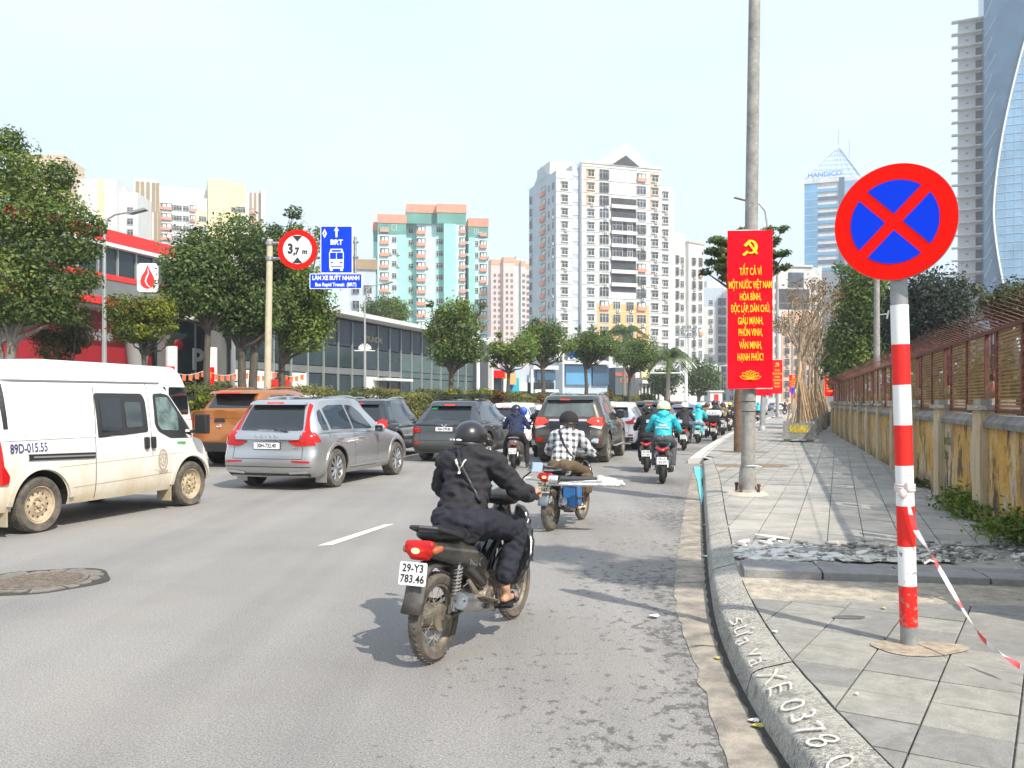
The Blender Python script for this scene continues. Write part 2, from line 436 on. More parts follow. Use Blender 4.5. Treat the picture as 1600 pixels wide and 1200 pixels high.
rows=[r for j,r in enumerate(rows) if j==0 or r[1]>rows[j-1][1]+.02 or True]
for x,y in rows:mb.v+=[(x,y,.158),(max(wall_x(y),x+1)+.2,y,.158)]
for i in range(len(rows)-1):mb.f.append((2*i,2*i+1,2*i+3,2*i+2));mb.mi.append(0);mb.sm.append(False)
mb.build('pavement_bed',BASE,pav)
# stone tiles
def tile_mat(name,c1,c2,dust=.47):
    m=bpy.data.materials.new(name);m.use_nodes=True;nt=m.node_tree;b=nt.nodes['Principled BSDF']
    t=nt.nodes.new('ShaderNodeTexCoord').outputs['Object'];oi=nt.nodes.new('ShaderNodeObjectInfo')
    wv=tex(nt,'Noise',t,6,Detail=8,Roughness=.65,Distortion=1.2).outputs[0]
    c=ramp(nt,wv,[(.3,c2),(.7,c1)])
    gr=tex(nt,'Noise',t,120,Detail=3).outputs[0]
    c=mixc(nt,.5,c,ramp(nt,gr,[(.35,(.7,.7,.7)),(.6,(1.15,1.15,1.15))]),'MULTIPLY')
    c=mixc(nt,1,c,ramp(nt,oi.outputs['Random'],[(0,(.8,.8,.82)),(1,(1.12,1.1,1.07))]),'MULTIPLY')
    du=tex(nt,'Noise',t,1.3,Detail=9,Roughness=.7).outputs[0]
    c=mixc(nt,ramp(nt,du,[(dust,(0,0,0)),(dust+.2,(.65,.65,.65))]),c,(.45,.42,.37))
    nt.links.new(c,b.inputs['Base Color']);b.inputs['Roughness'].default_value=.8
    bp=nt.nodes.new('ShaderNodeBump');bp.inputs['Strength'].default_value=.4;bp.inputs['Distance'].default_value=.004;nt.links.new(wv,bp.inputs['Height']);nt.links.new(bp.outputs[0],b.inputs['Normal'])
    return m
TILE=tile_mat('paving_stone',(.29,.28,.25),(.19,.185,.165),.56);TILE2=tile_mat('paving_stone_grey',(.34,.33,.3),(.22,.215,.195),.42)
def kback(y):
    for i in range(NS-1):
        if K_[i].y <= y <= K_[i+1].y:return K_[i].x+(K_[i+1].x-K_[i].x)*(y-K_[i].y)/max(1e-6,K_[i+1].y-K_[i].y)
    if y<K_[0].y:return K_[0].x
    for a,b in zip(far[:-1],far[1:]):
        if a.y <= y <= b.y:return a.x+(b.x-a.x)*(y-a.y)/(b.y-a.y)+.45
    return K_[-1].x+.25*(y-K_[-1].y)
def clip_poly(poly,f):                      # keep where f(p) >= 0, linear interpolation
    out=[]
    for i in range(len(poly)):
        a,b=poly[i],poly[(i+1) % len(poly)];fa,fb=f(a),f(b)
        if fa >= 0:out.append(a)
        if fa*fb<0:
            t=fa/(fa-fb);out.append((a[0]+(b[0]-a[0])*t,a[1]+(b[1]-a[1])*t))
    return out
def tiles(org,u,v,ni,nj,keep,mt,limit,gap=.0045):
    cnt=0
    order=[]
    for i in range(-ni,ni+1):
        for j in range(-nj,nj+1):
            c=Vector(org)+u*(i+.5)+v*(j+.5);order.append((c.y,i,j))
    for _,i,j in sorted(order):
        c0=Vector(org)+u*i+v*j;gu=u.normalized()*gap;gv=v.normalized()*gap
        q=[c0+gu+gv,c0+u-gu+gv,c0+u+v-gu-gv,c0+v+gu-gv];poly=[(p.x,p.y) for p in q]
        for f in keep:poly=clip_poly(poly,f) if len(poly)>2 else []
        if len(poly)<3:continue
        ar=abs(sum(poly[k][0]*poly[(k+1) % len(poly)][1]-poly[(k+1) % len(poly)][0]*poly[k][1] for k in range(len(poly))))/2
        if ar<.006:continue
        cx=sum(p[0] for p in poly)/len(poly);cy=sum(p[1] for p in poly)/len(poly)
        z=.18+rnd.uniform(-.0025,.0025);tx,ty=rnd.uniform(-.006,.006),rnd.uniform(-.006,.006)
        A=sum(poly[k][0]*poly[(k+1) % len(poly)][1]-poly[(k+1) % len(poly)][0]*poly[k][1] for k in range(len(poly)))
        if A<0:poly=poly[::-1]
        mb=MB();n_=len(poly)
        T=[(p[0],p[1],z+tx*(p[0]-cx)+ty*(p[1]-cy)) for p in poly]
        I=[(cx+(p[0]-cx)*.975,cy+(p[1]-cy)*.975,q_[2]+.002) for p,q_ in zip(poly,T)]
        Bt=[(p[0],p[1],.15) for p in poly]
        mb.v=Bt+T+I
        mb.f=[(k,(k+1) % n_,n_+(k+1) % n_,n_+k) for k in range(n_)]+[(n_+k,n_+(k+1) % n_,2*n_+(k+1) % n_,2*n_+k) for k in range(n_)]+[tuple(range(2*n_,3*n_))]
        mb.mi=[0]*len(mb.f);mb.sm=[False]*len(mb.f)
        mb.build('tile',mt,pav);cnt+=1
        if cnt >= limit:return cnt
    return cnt
U1=Vector((.1885,.298,0));V1=Vector((.311,-.1886,0));O1=G(1479,1037,.18)
def f_kerb(p):return p[0]-kback(p[1])-.012
def f_wall(p):return wall_x(p[1])-.05-p[0]
def f_strip(p):return (6.24-.13*(p[0]-1.7))-p[1]
n1=tiles(O1,U1,V1,16,16,[f_kerb,f_wall,f_strip,lambda p:p[1]-1.2],TILE,150)
U2=Vector((.425/1.125,1.,0)).normalized()*.4;V2=Vector((1,-.425/1.125,0)).normalized()*.355;O2=G(1292,852,.18)
n2=tiles(O2,U2,V2,60,40,[f_kerb,f_wall,lambda p:p[1]-8.55,lambda p:14.6-p[1]],TILE2,300-n1)
# further tiles joined into one part
def far_tiles():
    mb=MB()
    for i in range(-5,130):
        for j in range(-20,60):
            c0=O2+U2*i+V2*j
            if c0.y<14.3 or c0.y>42:continue
            g=.006;q=[c0+U2*.015+V2*.02,c0+U2*.985+V2*.02,c0+(U2+V2)*.985,c0+V2*.98+U2*.015]
            poly=[(p.x,p.y) for p in q]
            for f in (f_kerb,f_wall,lambda p:p[1]-14.6):poly=clip_poly(poly,f) if len(poly)>2 else []
            if len(poly)<3:continue
            z=.18+rnd.uniform(-.002,.002)
            n_=len(poly);mb.add([(p[0],p[1],z) for p in poly],[tuple(range(n_))[::-1]],0,False)
    o=mb.build('tile_field',TILE2,pav);o['kind']='stuff'
far_tiles()
# beige broken strip between the tile fields, and mortar patch round the sign pole
STRIP=mat('broken_screed',(.5,.43,.33),.95,col2=(.22,.2,.17),vs=9,bump=.9,bs=45,det=9)
mb=MB();nx=40;ny=8
for i in range(nx+1):
    x=1.72+(3.9-1.72)*i/nx+(-.0)
    y0=6.23-.13*(x-1.7);y1=6.98-.12*(x-1.7)
    for j in range(ny+1):
        y=y0+(y1-y0)*j/ny;xx=kback(y)+.015+(wall_x(y)-.05-kback(y))*i/nx
        mb.v.append((xx,y,.168+.007*noise.noise(Vector((xx*9,y*9,0)))+.004*noise.noise(Vector((xx*30,y*30,0)))))
mb.f=[(i*(ny+1)+j,(i+1)*(ny+1)+j,(i+1)*(ny+1)+j+1,i*(ny+1)+j+1) for i in range(nx) for j in range(ny)]
mb.mi=[0]*len(mb.f);mb.sm=[True]*len(mb.f);mb.build('screed_strip',STRIP,pav)
mb=MB();c=G(1421,1012,.18);pts=[]
for k in range(18):
    a=2*PI*k/18;r=1+.12*math.sin(3*a+1);pts.append((c.x+.04+.27*r*math.cos(a),c.y-.03+.16*r*math.sin(a),.189))
mb.add(pts,[tuple(range(18))],0,False);mb.build('mortar_patch',mat('mortar',(.33,.27,.2),.95,var=.3,vs=20,bump=.5,bs=80),pav)
mb=MB()
for q0,q1 in ((G(1300,965,.18),G(1352,967,.18)),):
    c=(q0+q1)/2;mb.add([(c.x+.11*math.cos(a)*(1+.15*math.sin(4*a)),c.y+.05*math.sin(a),.1885) for a in np.linspace(0,2*PI,14,endpoint=False)],[tuple(range(14))],0,False)
mb.build('damp_stain',mat('damp_stain',(.1,.098,.09),.6,var=.3,vs=20),pav)
# stone channel slabs laid across the pavement
SLAB=mat('channel_stone',(.31,.3,.285),.8,col2=(.19,.185,.175),vs=5,bump=.4,bs=60,det=8)
ch=empty('channel_cover',kind='structure')
xa=kback(7.1)+.03
L0,L1=Vector((xa,7.1,0)),Vector((wall_x(6.6)-.15,6.62,0));dv=(L1-L0)
nrm=Vector((-dv.y,dv.x,0)).normalized()
for k in range(4):
    a=L0+dv*(k/4+.003);b=L0+dv*((k+1)/4-.003)
    for j,(o0,o1,z) in enumerate(((0,.27,.225),(.275,.5,.215))):
        mb=MB();z+=rnd.uniform(-.003,.003)
        P=[a+nrm*o0,b+nrm*o0,b+nrm*o1,a+nrm*o1]
        mb.add([(p.x,p.y,.15) for p in P]+[(p.x,p.y,z) for p in P],[(4,5,6,7),(0,1,5,4),(1,2,6,5),(2,3,7,6),(3,0,4,7)],0,False)
        o=mb.build('slab',SLAB,ch);md=o.modifiers.new('b','BEVEL');md.width=.008;md.segments=2
# rubble of broken tile on and beyond the slabs
RUB=[mat('pale_rubble',(.62,.6,.55),.9,var=.12,vs=9),mat('grey_rubble',(.3,.29,.27),.9,var=.2,vs=9),mat('dark_rubble',(.16,.15,.14),.9,var=.2,vs=9)]
def shard(mb,x,y,r,z,mi):
    n_=rnd.randint(4,6);a0=rnd.uniform(0,6.3);h=rnd.uniform(.008,.022)*min(1,r/.04)
    tilt=Matrix.Rotation(rnd.uniform(-.25,.25),3,'X') @ Matrix.Rotation(rnd.uniform(-.25,.25),3,'Y')
    b=[Vector((r*rnd.uniform(.5,1)*math.cos(a0+2*PI*k/n_),r*rnd.uniform(.5,1)*.7*math.sin(a0+2*PI*k/n_),0)) for k in range(n_)]
    P=[tilt @ p for p in b]+[tilt @ (p*.93+Vector((0,0,h))) for p in b]
    mz=min(p.z for p in P)
    mb.add([p+Vector((x,y,z-mz-.002)) for p in P],[tuple(range(n_,2*n_)),tuple(range(n_))[::-1]]+[(k,(k+1) % n_,n_+(k+1) % n_,n_+k) for k in range(n_)],mi,False)
mb=MB()
for k in range(900):
    y=rnd.gauss(8.1,.28);x=kback(y)+.05+abs(rnd.gauss(0,1))*.55 if rnd.random()<.6 else rnd.uniform(kback(y)+.1,wall_x(y)-.2)
    if x>wall_x(y)-.1 or x<kback(y)+.04 or y<7.62:continue
    left=x<2.9
    if not left and rnd.random()<.5:continue
    shard(mb,x,y,rnd.choice((.012,.02,.03,.05)) if rnd.random()<.8 else .09,.182,(0 if rnd.random()<.7 else 1) if left else rnd.choice((1,1,2,0)))
for p,r in (((1207,843),.2),((1228,858),.1),((1215,868),.13),((1160,868),.14),((1150,858),.1),((1176,862),.12),((1228,872),.13)):
    q=G(*p,.18);shard(mb,q.x,q.y,r,.19,0)
for k in range(500):
    y=rnd.uniform(5.5,13);x=wall_x(y)-.05-abs(rnd.gauss(0,.16))
    shard(mb,x,y,rnd.choice((.01,.02,.03,.045)),.181,rnd.choice((0,1,1,2)))
for k in range(420):
    q=G(1450+rnd.gauss(0,55),868+rnd.gauss(0,9),.18)
    if q.x<wall_x(q.y)-.1 and q.y>7.65:shard(mb,q.x,q.y,rnd.choice((.012,.02,.04)),.182,rnd.choice((0,1,2)))
o=mb.build('rubble',RUB);tag(o,kind='stuff',label='broken tile rubble along the channel slabs and wall foot')
PALED=mat('pale_plaster_dust',(.6,.57,.46),.95,var=.15,vs=12,bump=.5,bs=60)
mb=MB();
for i in range(25):
    for j in range(5):
        x=2.95+1.0*i/24;y=7.68+.36*j/4+.03*math.sin(i)
        mb.v.append((x,y,.187+.004*noise.noise(Vector((x*14,y*14,3)))-(.006 if i in (0,24) or j in (0,4) else 0)))
mb.f=[(i*5+j,(i+1)*5+j,(i+1)*5+j+1,i*5+j+1) for i in range(24) for j in range(4)];mb.mi=[0]*len(mb.f);mb.sm=[True]*len(mb.f)
mb.build('plaster_spill',PALED,pav)
# litter: flakes in the gutter and on the road, turquoise paint spill
LIT=mat('litter_paper',(.75,.73,.68),.8);LY=mat('dry_leaf',(.5,.42,.08),.8)
mb=MB()
for p,r,mi in (((1178,1132),.028,0),((1184,1140),.03,1),((1120,1033),.02,1),((1022,966),.04,0),((1102,822),.04,0),((1101,872),.035,0),((1380,953),.018,1),((1338,1088),.012,0),((1210,990),.02,0),((1190,1118),.02,0)):
    q=G(*p);z=.195 if p[0]>1200 else .022
    if z>.1:q=G(*p,.18)
    mb.add([(q.x+r*math.cos(a)*(1+.3*math.sin(3*a)),q.y+r*math.sin(a),z+.004*math.sin(2*a)) for a in np.linspace(0,2*PI,8,endpoint=False)],[tuple(range(8))],mi,False)
o=mb.build('litter',[LIT,LY]);tag(o,kind='stuff')
TURQ=mat('turquoise_paint',(.1,.55,.55),.5,var=.2,vs=20)
mb=MB();pts=[(1084,731),(1097,731),(1099,745),(1096,752),(1099,775),(1096,792),(1093,775),(1090,755),(1086,742)]
mb.add([G(px_,py_)+Vector((0,0,.024)) for px_,py_ in pts],[tuple(range(len(pts)))[::-1]],0,False)
o=mb.build('paint_spill',TURQ);tag(o,'turquoise paint spill running down the gutter beside the kerb','paint spill')
# lane marking
ROADP=mat('road_paint',(.66,.62,.5),.8,var=.12,vs=14,bump=.2,bs=90)
mk=empty('lane_marking',kind='structure')
def dash(p0,p1,p2,p3):poly_sheet('dash',[q+Vector((0,0,.004)) for q in (p0,p1,p2,p3)],ROADP,parent=mk)
dash(G(496,853),G(519,852),G(616,819),G(600,820))
d0=G(606,819.5);dirv=(G(606,819.5)-G(508,852.5)).normalized();sd=Vector((dirv.y,-dirv.x,0))*.075
for k in range(1,9):
    a=d0+dirv*(k*7.2-2.0);b=a+dirv*2.2
    dash(a-sd,a+sd,b+sd,b-sd)
# manhole with cracked concrete collar
mh=empty('manhole_cover',G(62,908)+Vector((0,0,.004)),R(-20),kind='structure',sc=.88)
IRON=mat('cast_iron',(.2,.165,.135),.7,.35,var=.3,vs=12,bump=.3,bs=60)
mb=MB();mb.lathe([(.45,.0),(.45,.012),(.41,.012),(.405,.004),(0,.004)],n=40);mb.build('ring',IRON,mh)
for k in range(-7,8):
    x=k*.052;h=math.sqrt(max(0,.39**2-x*x))
    for s in (-1,1):
        if h>.05:
            mb=MB();mb.box((x,s*(h/2+.004),.008),(.024,h-.016,.012));mb.build('rib',IRON,mh)
COLR=mat('collar_concrete',(.2,.182,.155),.9,col2=(.13,.12,.105),vs=6,bump=.5,bs=50)
ang=0
while ang<2*PI-.05:
    da=rnd.uniform(.28,.6);da=min(da,2*PI-ang);r0,r1=.46,rnd.uniform(.54,.64);mb=MB()
    pts=[(r0*math.cos(ang+.03),r0*math.sin(ang+.03)),(r1*math.cos(ang+.02),r1*math.sin(ang+.02)),(r1*1.03*math.cos(ang+da/2),r1*1.03*math.sin(ang+da/2)),(r1*.95*math.cos(ang+da-.03),r1*.95*math.sin(ang+da-.03)),(r0*math.cos(ang+da-.02),r0*math.sin(ang+da-.02)),(r0*math.cos(ang+da/2),r0*math.sin(ang+da/2))]
    mb.prism(pts,Matrix.Translation((0,0,-.02)),.024+rnd.uniform(0,.004));mb.build('collar_slab',COLR,mh);ang+=da
mb=MB();mb.add([(.67*math.cos(a)*(1+.06*math.sin(5*a)),.67*math.sin(a)*(1+.06*math.cos(4*a)),-.002) for a in np.linspace(0,2*PI,40,endpoint=False)],[tuple(range(40))],0,False)
mb.build('dirt_ring',CRACK,mh)
# far kerbed strips: median bed and forecourt
FORE=mat('forecourt_paving',(.36,.34,.31),.9,var=.15,vs=.4)
def med_x(y):return -8.5+.373*(y-27)
mb=MB()
for y0,y1 in ((20,82),):
    a,b=(med_x(y0)-.9,y0),(med_x(y0)+.7,y0);c,d=(med_x(y1)+.7,y1),(med_x(y1)-.9,y1)
    P=[a,b,c,d];mb.add([(p[0],p[1],-.02) for p in P]+[(p[0],p[1],.3) for p in P],[(4,5,6,7),(0,1,5,4),(1,2,6,5),(2,3,7,6),(3,0,4,7)],0,False)
o=mb.build('median_kerb',WKER);o['kind']='structure'
poly_sheet('forecourt',[(-75,20,.16),(-22,20,.16),(-17.5,32,.16),(8,104,.16),(75,300,.16),(-75,300,.16)],FORE)
poly_sheet('pavement_verge',[(wall_x(-10)+.2,-10,.1),(60,-10,.1),(160,300,.1),(wall_x(300)+.2,300,.1),(wall_x(41)+.2,41,.1)],GROUND)
# ============================================================ compound wall with mesh fence
def plaster():
    m=bpy.data.materials.new('ochre_plaster');m.use_nodes=True;nt=m.node_tree;b=nt.nodes['Principled BSDF']
    t=nt.nodes.new('ShaderNodeTexCoord').outputs['Object']
    c=ramp(nt,tex(nt,'Noise',t,1.3,Detail=7,Roughness=.65).outputs[0],[(.36,(.34,.18,.035)),(.5,(.5,.28,.05)),(.62,(.56,.36,.1))])
    def lay(sc,loc,lo,hi,k,col,c,st=.5):
        mp=nt.nodes.new('ShaderNodeMapping');mp.inputs['Scale'].default_value=(1,1,st);mp.inputs['Location'].default_value=loc;nt.links.new(t,mp.inputs[0])
        n=tex(nt,'Noise',mp.outputs[0],sc,Detail=10,Roughness=.72).outputs[0]
        return mixc(nt,ramp(nt,n,[(lo,(0,0,0)),(hi,(k,k,k))]),c,col),n
    c,s1=lay(2.6,(3,1,0),.5,.56,.85,(.5,.42,.3),c,.45)
    c,_=lay(3.8,(9,4,3),.555,.6,.8,(.2,.13,.07),c,.25)
    c,_=lay(2.0,(5,7,2),.545,.6,.93,(.04,.037,.034),c,.5)
    sx=nt.nodes.new('ShaderNodeSeparateXYZ');nt.links.new(t,sx.inputs[0])
    lw=mathn(nt,'SUBTRACT',mathn(nt,'ADD',s1,.15),mathn(nt,'MULTIPLY',sx.outputs[2],.9))
    c=mixc(nt,ramp(nt,lw,[(.3,(0,0,0)),(.45,(.7,.7,.7))]),c,(.1,.085,.06))
    g=tex(nt,'Noise',t,26,Detail=5).outputs[0]
    c=mixc(nt,.5,c,ramp(nt,g,[(.3,(.65,.65,.65)),(.6,(1.1,1.1,1.1))]),'MULTIPLY')
    nt.links.new(c,b.inputs['Base Color']);b.inputs['Roughness'].default_value=.92
    bp=nt.nodes.new('ShaderNodeBump');bp.inputs['Strength'].default_value=.5;bp.inputs['Distance'].default_value=.01;nt.links.new(s1,bp.inputs['Height']);nt.links.new(bp.outputs[0],b.inputs['Normal'])
    return m
PLAS=plaster()
COPE=mat('coping_cement',(.24,.225,.205),.9,col2=(.12,.115,.105),vs=4,bump=.4,bs=30)
CAPM=mat('cap_cement',(.4,.37,.31),.9,col2=(.24,.22,.19),vs=7,bump=.4,bs=40)
PILM=mat('pillar_plaster',(.56,.46,.31),.9,col2=(.38,.29,.16),vs=3,bump=.4,bs=30,stretch=(3,3,.6),det=8)
RUSTR=mat('red_oxide_paint',(.085,.022,.015),.7,col2=(.15,.045,.028),vs=8,bump=.2,bs=50)
RUSTB=mat('rusty_mesh',(.33,.2,.06),.8,col2=(.17,.07,.03),vs=3)
GREENB=mat('mossy_ball',(.12,.2,.07),.8,col2=(.3,.08,.06),vs=9)
wall=empty('boundary_wall',(wall_x(0),0,0),0,'weathered ochre plaster wall with stone coping and red mesh fence on top beside the pavement','wall')
def WP(y,off=0.,z=0.):                      # point on the wall's street face, off = towards the compound
    d=Vector((wall_x(y+.5)-wall_x(y-.5),1,0)).normalized();n=Vector((d.y,-d.x,0))
    return Vector((wall_x(y)-wall_x(0),y,z))+n*off
def wseg(y0,y1):a,b=WP(y0),WP(y1);d=(b-a);return a,d.length,M4(a,d,(0,0,1))  # local x along, y up, z towards compound? 
def wbox(mb,y0,y1,o0,o1,z0,z1,mi=0):
    a0,a1,b0,b1=WP(y0,o0),WP(y0,o1),WP(y1,o0),WP(y1,o1)
    V=[Vector((p.x,p.y,z)) for z in (z0,z1) for p in (a0,a1,b1,b0)]
    mb.add(V,[(3,2,1,0),(4,5,6,7),(0,1,5,4),(1,2,6,5),(2,3,7,6),(3,0,4,7)],mi,False)
STEP=2.7;PY0=10.4-STEP*4
pys=[PY0+STEP*k for k in range(2,26)]
ballm=None;panel_cache={}
def mesh_panel(w,h):
    key=(round(w,2),round(h,2))
    if key in panel_cache:return panel_cache[key]
    mb=MB();t=.0085
    # expanded metal: zigzag vertical strands
    nx=int(w/.045);nz_=int(h/.06)
    for i in range(nx+1):
        x=w*i/nx;pts=[]
        for j in range(nz_+1):pts.append((x+(.012 if j % 2 else -.012)*(1 if i % 2 else -1),h*j/nz_))
        for (xa,za),(xb,zb) in zip(pts[:-1],pts[1:]):
            mb.add([(xa-t,0,za),(xa+t,0,za),(xb+t,0,zb),(xb-t,0,zb)],[(0,1,2,3)],0,False)
    for j in range(int(h/.04)+1):
        z=h*j/int(h/.04);mb.add([(0,.004,z-t*1.3),(w,.004,z-t*1.3),(w,.004,z+t*1.3),(0,.004,z+t*1.3)],[(0,1,2,3)],0,False)
    panel_cache[key]=mb.mesh('mesh_infill',RUSTB);return panel_cache[key]
for k in range(len(pys)-1):
    y0,y1=pys[k],pys[k+1];dy=.2
    mb=MB();wbox(mb,y0+dy,y1-dy,0,.22,0,1.34);mb.build('wall_panel',PLAS,wall)
    mb=MB();a=.06
    A0,A1=WP(y0+dy+.003,-a),WP(y1-dy-.003,-a);B0,B1=WP(y0+dy+.003,.28),WP(y1-dy-.003,.28)
    m0,m1=WP(y0+dy+.003,.02),WP(y1-dy-.003,.02)
    V=[]
    for (p,q,r) in ((A0,m0,B0),(A1,m1,B1)):
        V+=[Vector((p.x,p.y,1.30)),Vector((p.x,p.y,1.36)),Vector((q.x,q.y,1.44)),Vector((r.x,r.y,1.44)),Vector((r.x,r.y,1.30))]
    mb.add(V,[(j,(j+1) % 5,5+(j+1) % 5,5+j)[::-1] for j in range(5)]+[(0,1,2,3,4),(9,8,7,6,5)],0,False);mb.build('coping',COPE,wall)
    pl=MB();wbox(pl,y0-.2,y0+.2,-.09,.3,0,1.5);p=pl.build('pillar',PILM,wall)
    cp=MB();wbox(cp,y0-.24,y0+.24,-.14,.35,1.503,1.56);wbox(cp,y0-.19,y0+.19,-.08,.29,1.563,1.63);cp.build('cap',CAPM,p)
    if y0<32:
        bl=MB();c=WP(y0,.1,1.74);bl.ell(c,(.085,.085,.11));bl.lathe([(.06,0),(.04,.04),(.05,.07)],(c.x,c.y,1.63),n=10);bl.build('ball',GREENB,p)
        orn=MB()                              # curved red iron bracket above the ball
        for s in (-1,1):
            q=WP(y0+s*.11,.1);orn.tube([(q.x,q.y,1.66),(q.x,q.y,1.82),(c.x,c.y,1.94),(c.x,c.y,2.0)],.014,6)
        for z in (2.0,2.14,2.28):
            q0,q1=WP(y0-.09,.1,z),WP(y0+.09,.1,z);orn.tube([q0,q1],.014,6)
        for s in (-1,1):
            q0=WP(y0+s*.09,.1,1.98);orn.tube([q0,q0+Vector((0,0,.44))],.016,6)
        wbox(orn,y0-.07,y0+.07,.09,.105,2.02,2.12);wbox(orn,y0-.07,y0+.07,.09,.105,2.17,2.26)
        orn.build('iron_ornament',RUSTR,p)
    # fence bay: frame, posts, mesh, spikes
    fr=MB();z0,z1=1.47,2.42;ya,yb=y0+.27,y1-.27;ym=(ya+yb)/2
    for yy in (ya,ym,yb):wbox(fr,yy-.03,yy+.03,.06,.11,z0,z1)
    wbox(fr,ya+.03,ym-.03,.065,.105,z0,z0+.04);wbox(fr,ym+.03,yb-.03,.065,.105,z0,z0+.04)
    wbox(fr,y0+.02,y1-.02,.06,.12,z1+.003,z1+.05)
    f=fr.build('fence_frame',RUSTR,wall)
    for (s0,s1) in ((ya+.03,ym-.03),(ym+.03,yb-.03)):
        a,b=WP(s0,.085,z0+.04),WP(s1,.085,z0+.04);d=b-a
        o=link('mesh_infill',mesh_panel((b-a).length,z1-z0-.04),wall,a,(0,0,math.atan2(d.y,d.x)));o['kind']='stuff'
    n_=12 if y0<30 else 8
    for j in range(n_):
        yy=y0+(y1-y0)*(j+.5)/n_
        if y0<30:
            sp=MB();a,b=WP(yy,.09,z1+.05),WP(yy,-.28,z1+.2);sp.tube([a,b],[.009,.003],5);sp.build('spike',RUSTR,f)
    if y0 >= 30:
        sp=MB()
        for j in range(n_):
            yy=y0+(y1-y0)*(j+.5)/n_;sp.tube([WP(yy,.09,z1+.05),WP(yy,-.28,z1+.2)],[.012,.006],4)
        o=sp.build('spike_row',RUSTR,f);o['kind']='stuff'
    br=MB();br.tube([WP(y0+.02,-.12,z1+.135),WP(y1-.02,-.12,z1+.135)],.006,5);br.build('spike_rail',RUSTR,f)
# drip ledge at the foot
mb=MB();wbox(mb,pys[0],pys[-1],-.13,-.092,.15,.235);mb.build('foot_ledge',CAPM,wall)
ST=mat('sprayed_green_paint',(.13,.17,.06),.9,var=.3,vs=20)
def stencil(s,py,z,size,tone=ST):
    a=WP(py-.4,-.004,z);b=WP(py+.4,-.004,z);d=(a-b)
    me=text_mesh(s,size,tone,.002,.002)
    put('stencil_lettering',me,wall,M4(WP(py,-.006,z),d,(0,0,1)))
stencil('KHOAN CẮT',12.9,1.02,.17);stencil('BÊ TÔNG',12.9,.8,.15);stencil('0978.',18.5,.9,.15)
# weeds at the wall foot
def leafq(n,cen,spread,size,up=.5,seed=0,aspect=.5,tone0=(0,1)):
    r=np.random.RandomState(seed)
    c=np.asarray(cen)+r.normal(size=(n,3))*np.asarray(spread)
    nrm=r.normal(size=(n,3));nrm[:,2]=np.abs(nrm[:,2])+up;nrm /= np.linalg.norm(nrm,axis=1)[:,None]
    a=np.cross(nrm,r.normal(size=(n,3)));a /= np.linalg.norm(a,axis=1)[:,None]+1e-9;b=np.cross(nrm,a)
    s=size*r.uniform(.6,1.3,n)[:,None]
    v=np.stack([c-a*s,c-b*s*aspect+nrm*s*.12,c+a*s,c+b*s*aspect+nrm*s*.12],1)
    return v.reshape(-1,3),r.uniform(tone0[0],tone0[1],n)
def leafmesh(parts,mt,name='foliage'):
    v=np.concatenate([p[0] for p in parts]);t=np.concatenate([p[1] for p in parts]);n=len(v)//4
    return qmesh(name,v,np.arange(n*4).reshape(-1,4),mt,t)
def leaf_mat(name,dark,mid,lite,rough=.55,trans=.35):
    m=bpy.data.materials.new(name);m.use_nodes=True;nt=m.node_tree;b=nt.nodes['Principled BSDF']
    at=nt.nodes.new('ShaderNodeAttribute');at.attribute_name='tone'
    c=ramp(nt,at.outputs['Fac'],[(.0,dark),(.55,mid),(1.,lite)])
    nt.links.new(c,b.inputs['Base Color']);b.inputs['Roughness'].default_value=rough;b.inputs['Specular IOR Level'].default_value=.35
    tr=nt.nodes.new('ShaderNodeBsdfTranslucent');nt.links.new(mixc(nt,1,c,(1.1,1.25,.5),'MULTIPLY'),tr.inputs[0])
    mxs=nt.nodes.new('ShaderNodeMixShader');mxs.inputs[0].default_value=trans
    nt.links.new(b.outputs[0],mxs.inputs[1]);nt.links.new(tr.outputs[0],mxs.inputs[2]);nt.links.new(mxs.outputs[0],nt.nodes['Material Output'].inputs[0]);return m
LG=leaf_mat('leaf_green',(.05,.08,.016),(.12,.18,.03),(.24,.29,.055))
LD=leaf_mat('leaf_dark_green',(.036,.062,.016),(.08,.13,.03),(.17,.23,.055))
LB=leaf_mat('leaf_blue_dark',(.014,.022,.018),(.028,.042,.03),(.06,.08,.05))
LY_=leaf_mat('leaf_yellow_green',(.05,.07,.01),(.14,.17,.015),(.34,.33,.03))
LO=leaf_mat('leaf_olive',(.03,.035,.012),(.07,.075,.022),(.15,.14,.045))
LBR=leaf_mat('leaf_rust',(.1,.05,.02),(.22,.1,.03),(.35,.17,.05))
LH=leaf_mat('leaf_hedge',(.04,.05,.012),(.11,.12,.025),(.24,.21,.05))
for i,(px,py,w,h,n) in enumerate(((1490,800,.3,.2,900),(1530,812,.35,.16,700),(1600,855,.3,.24,800),(1425,760,.3,.08,400),(1560,838,.25,.12,350))):
    p=G(px,py,.18);p.x=wall_x(p.y)-.12
    o=link('weed',leafmesh([leafq(n,(0,0,h*.75),(.12,w*.7,h*.4),.035,seed=i)],(LG,LG,LG,LO,LG)[i],'weed'),None,p)
    tag(o,('leafy green weed growing at the wall foot beyond the sign pole','low scrubby weed against the wall just nearer than the leafy green one','broad leaved weed at the wall foot nearest the camera','thin dry weed at the wall foot behind the striped pole','small weed among rubble between the scrubby weed and the nearest weed')[i],'weed','weeds along the wall foot')

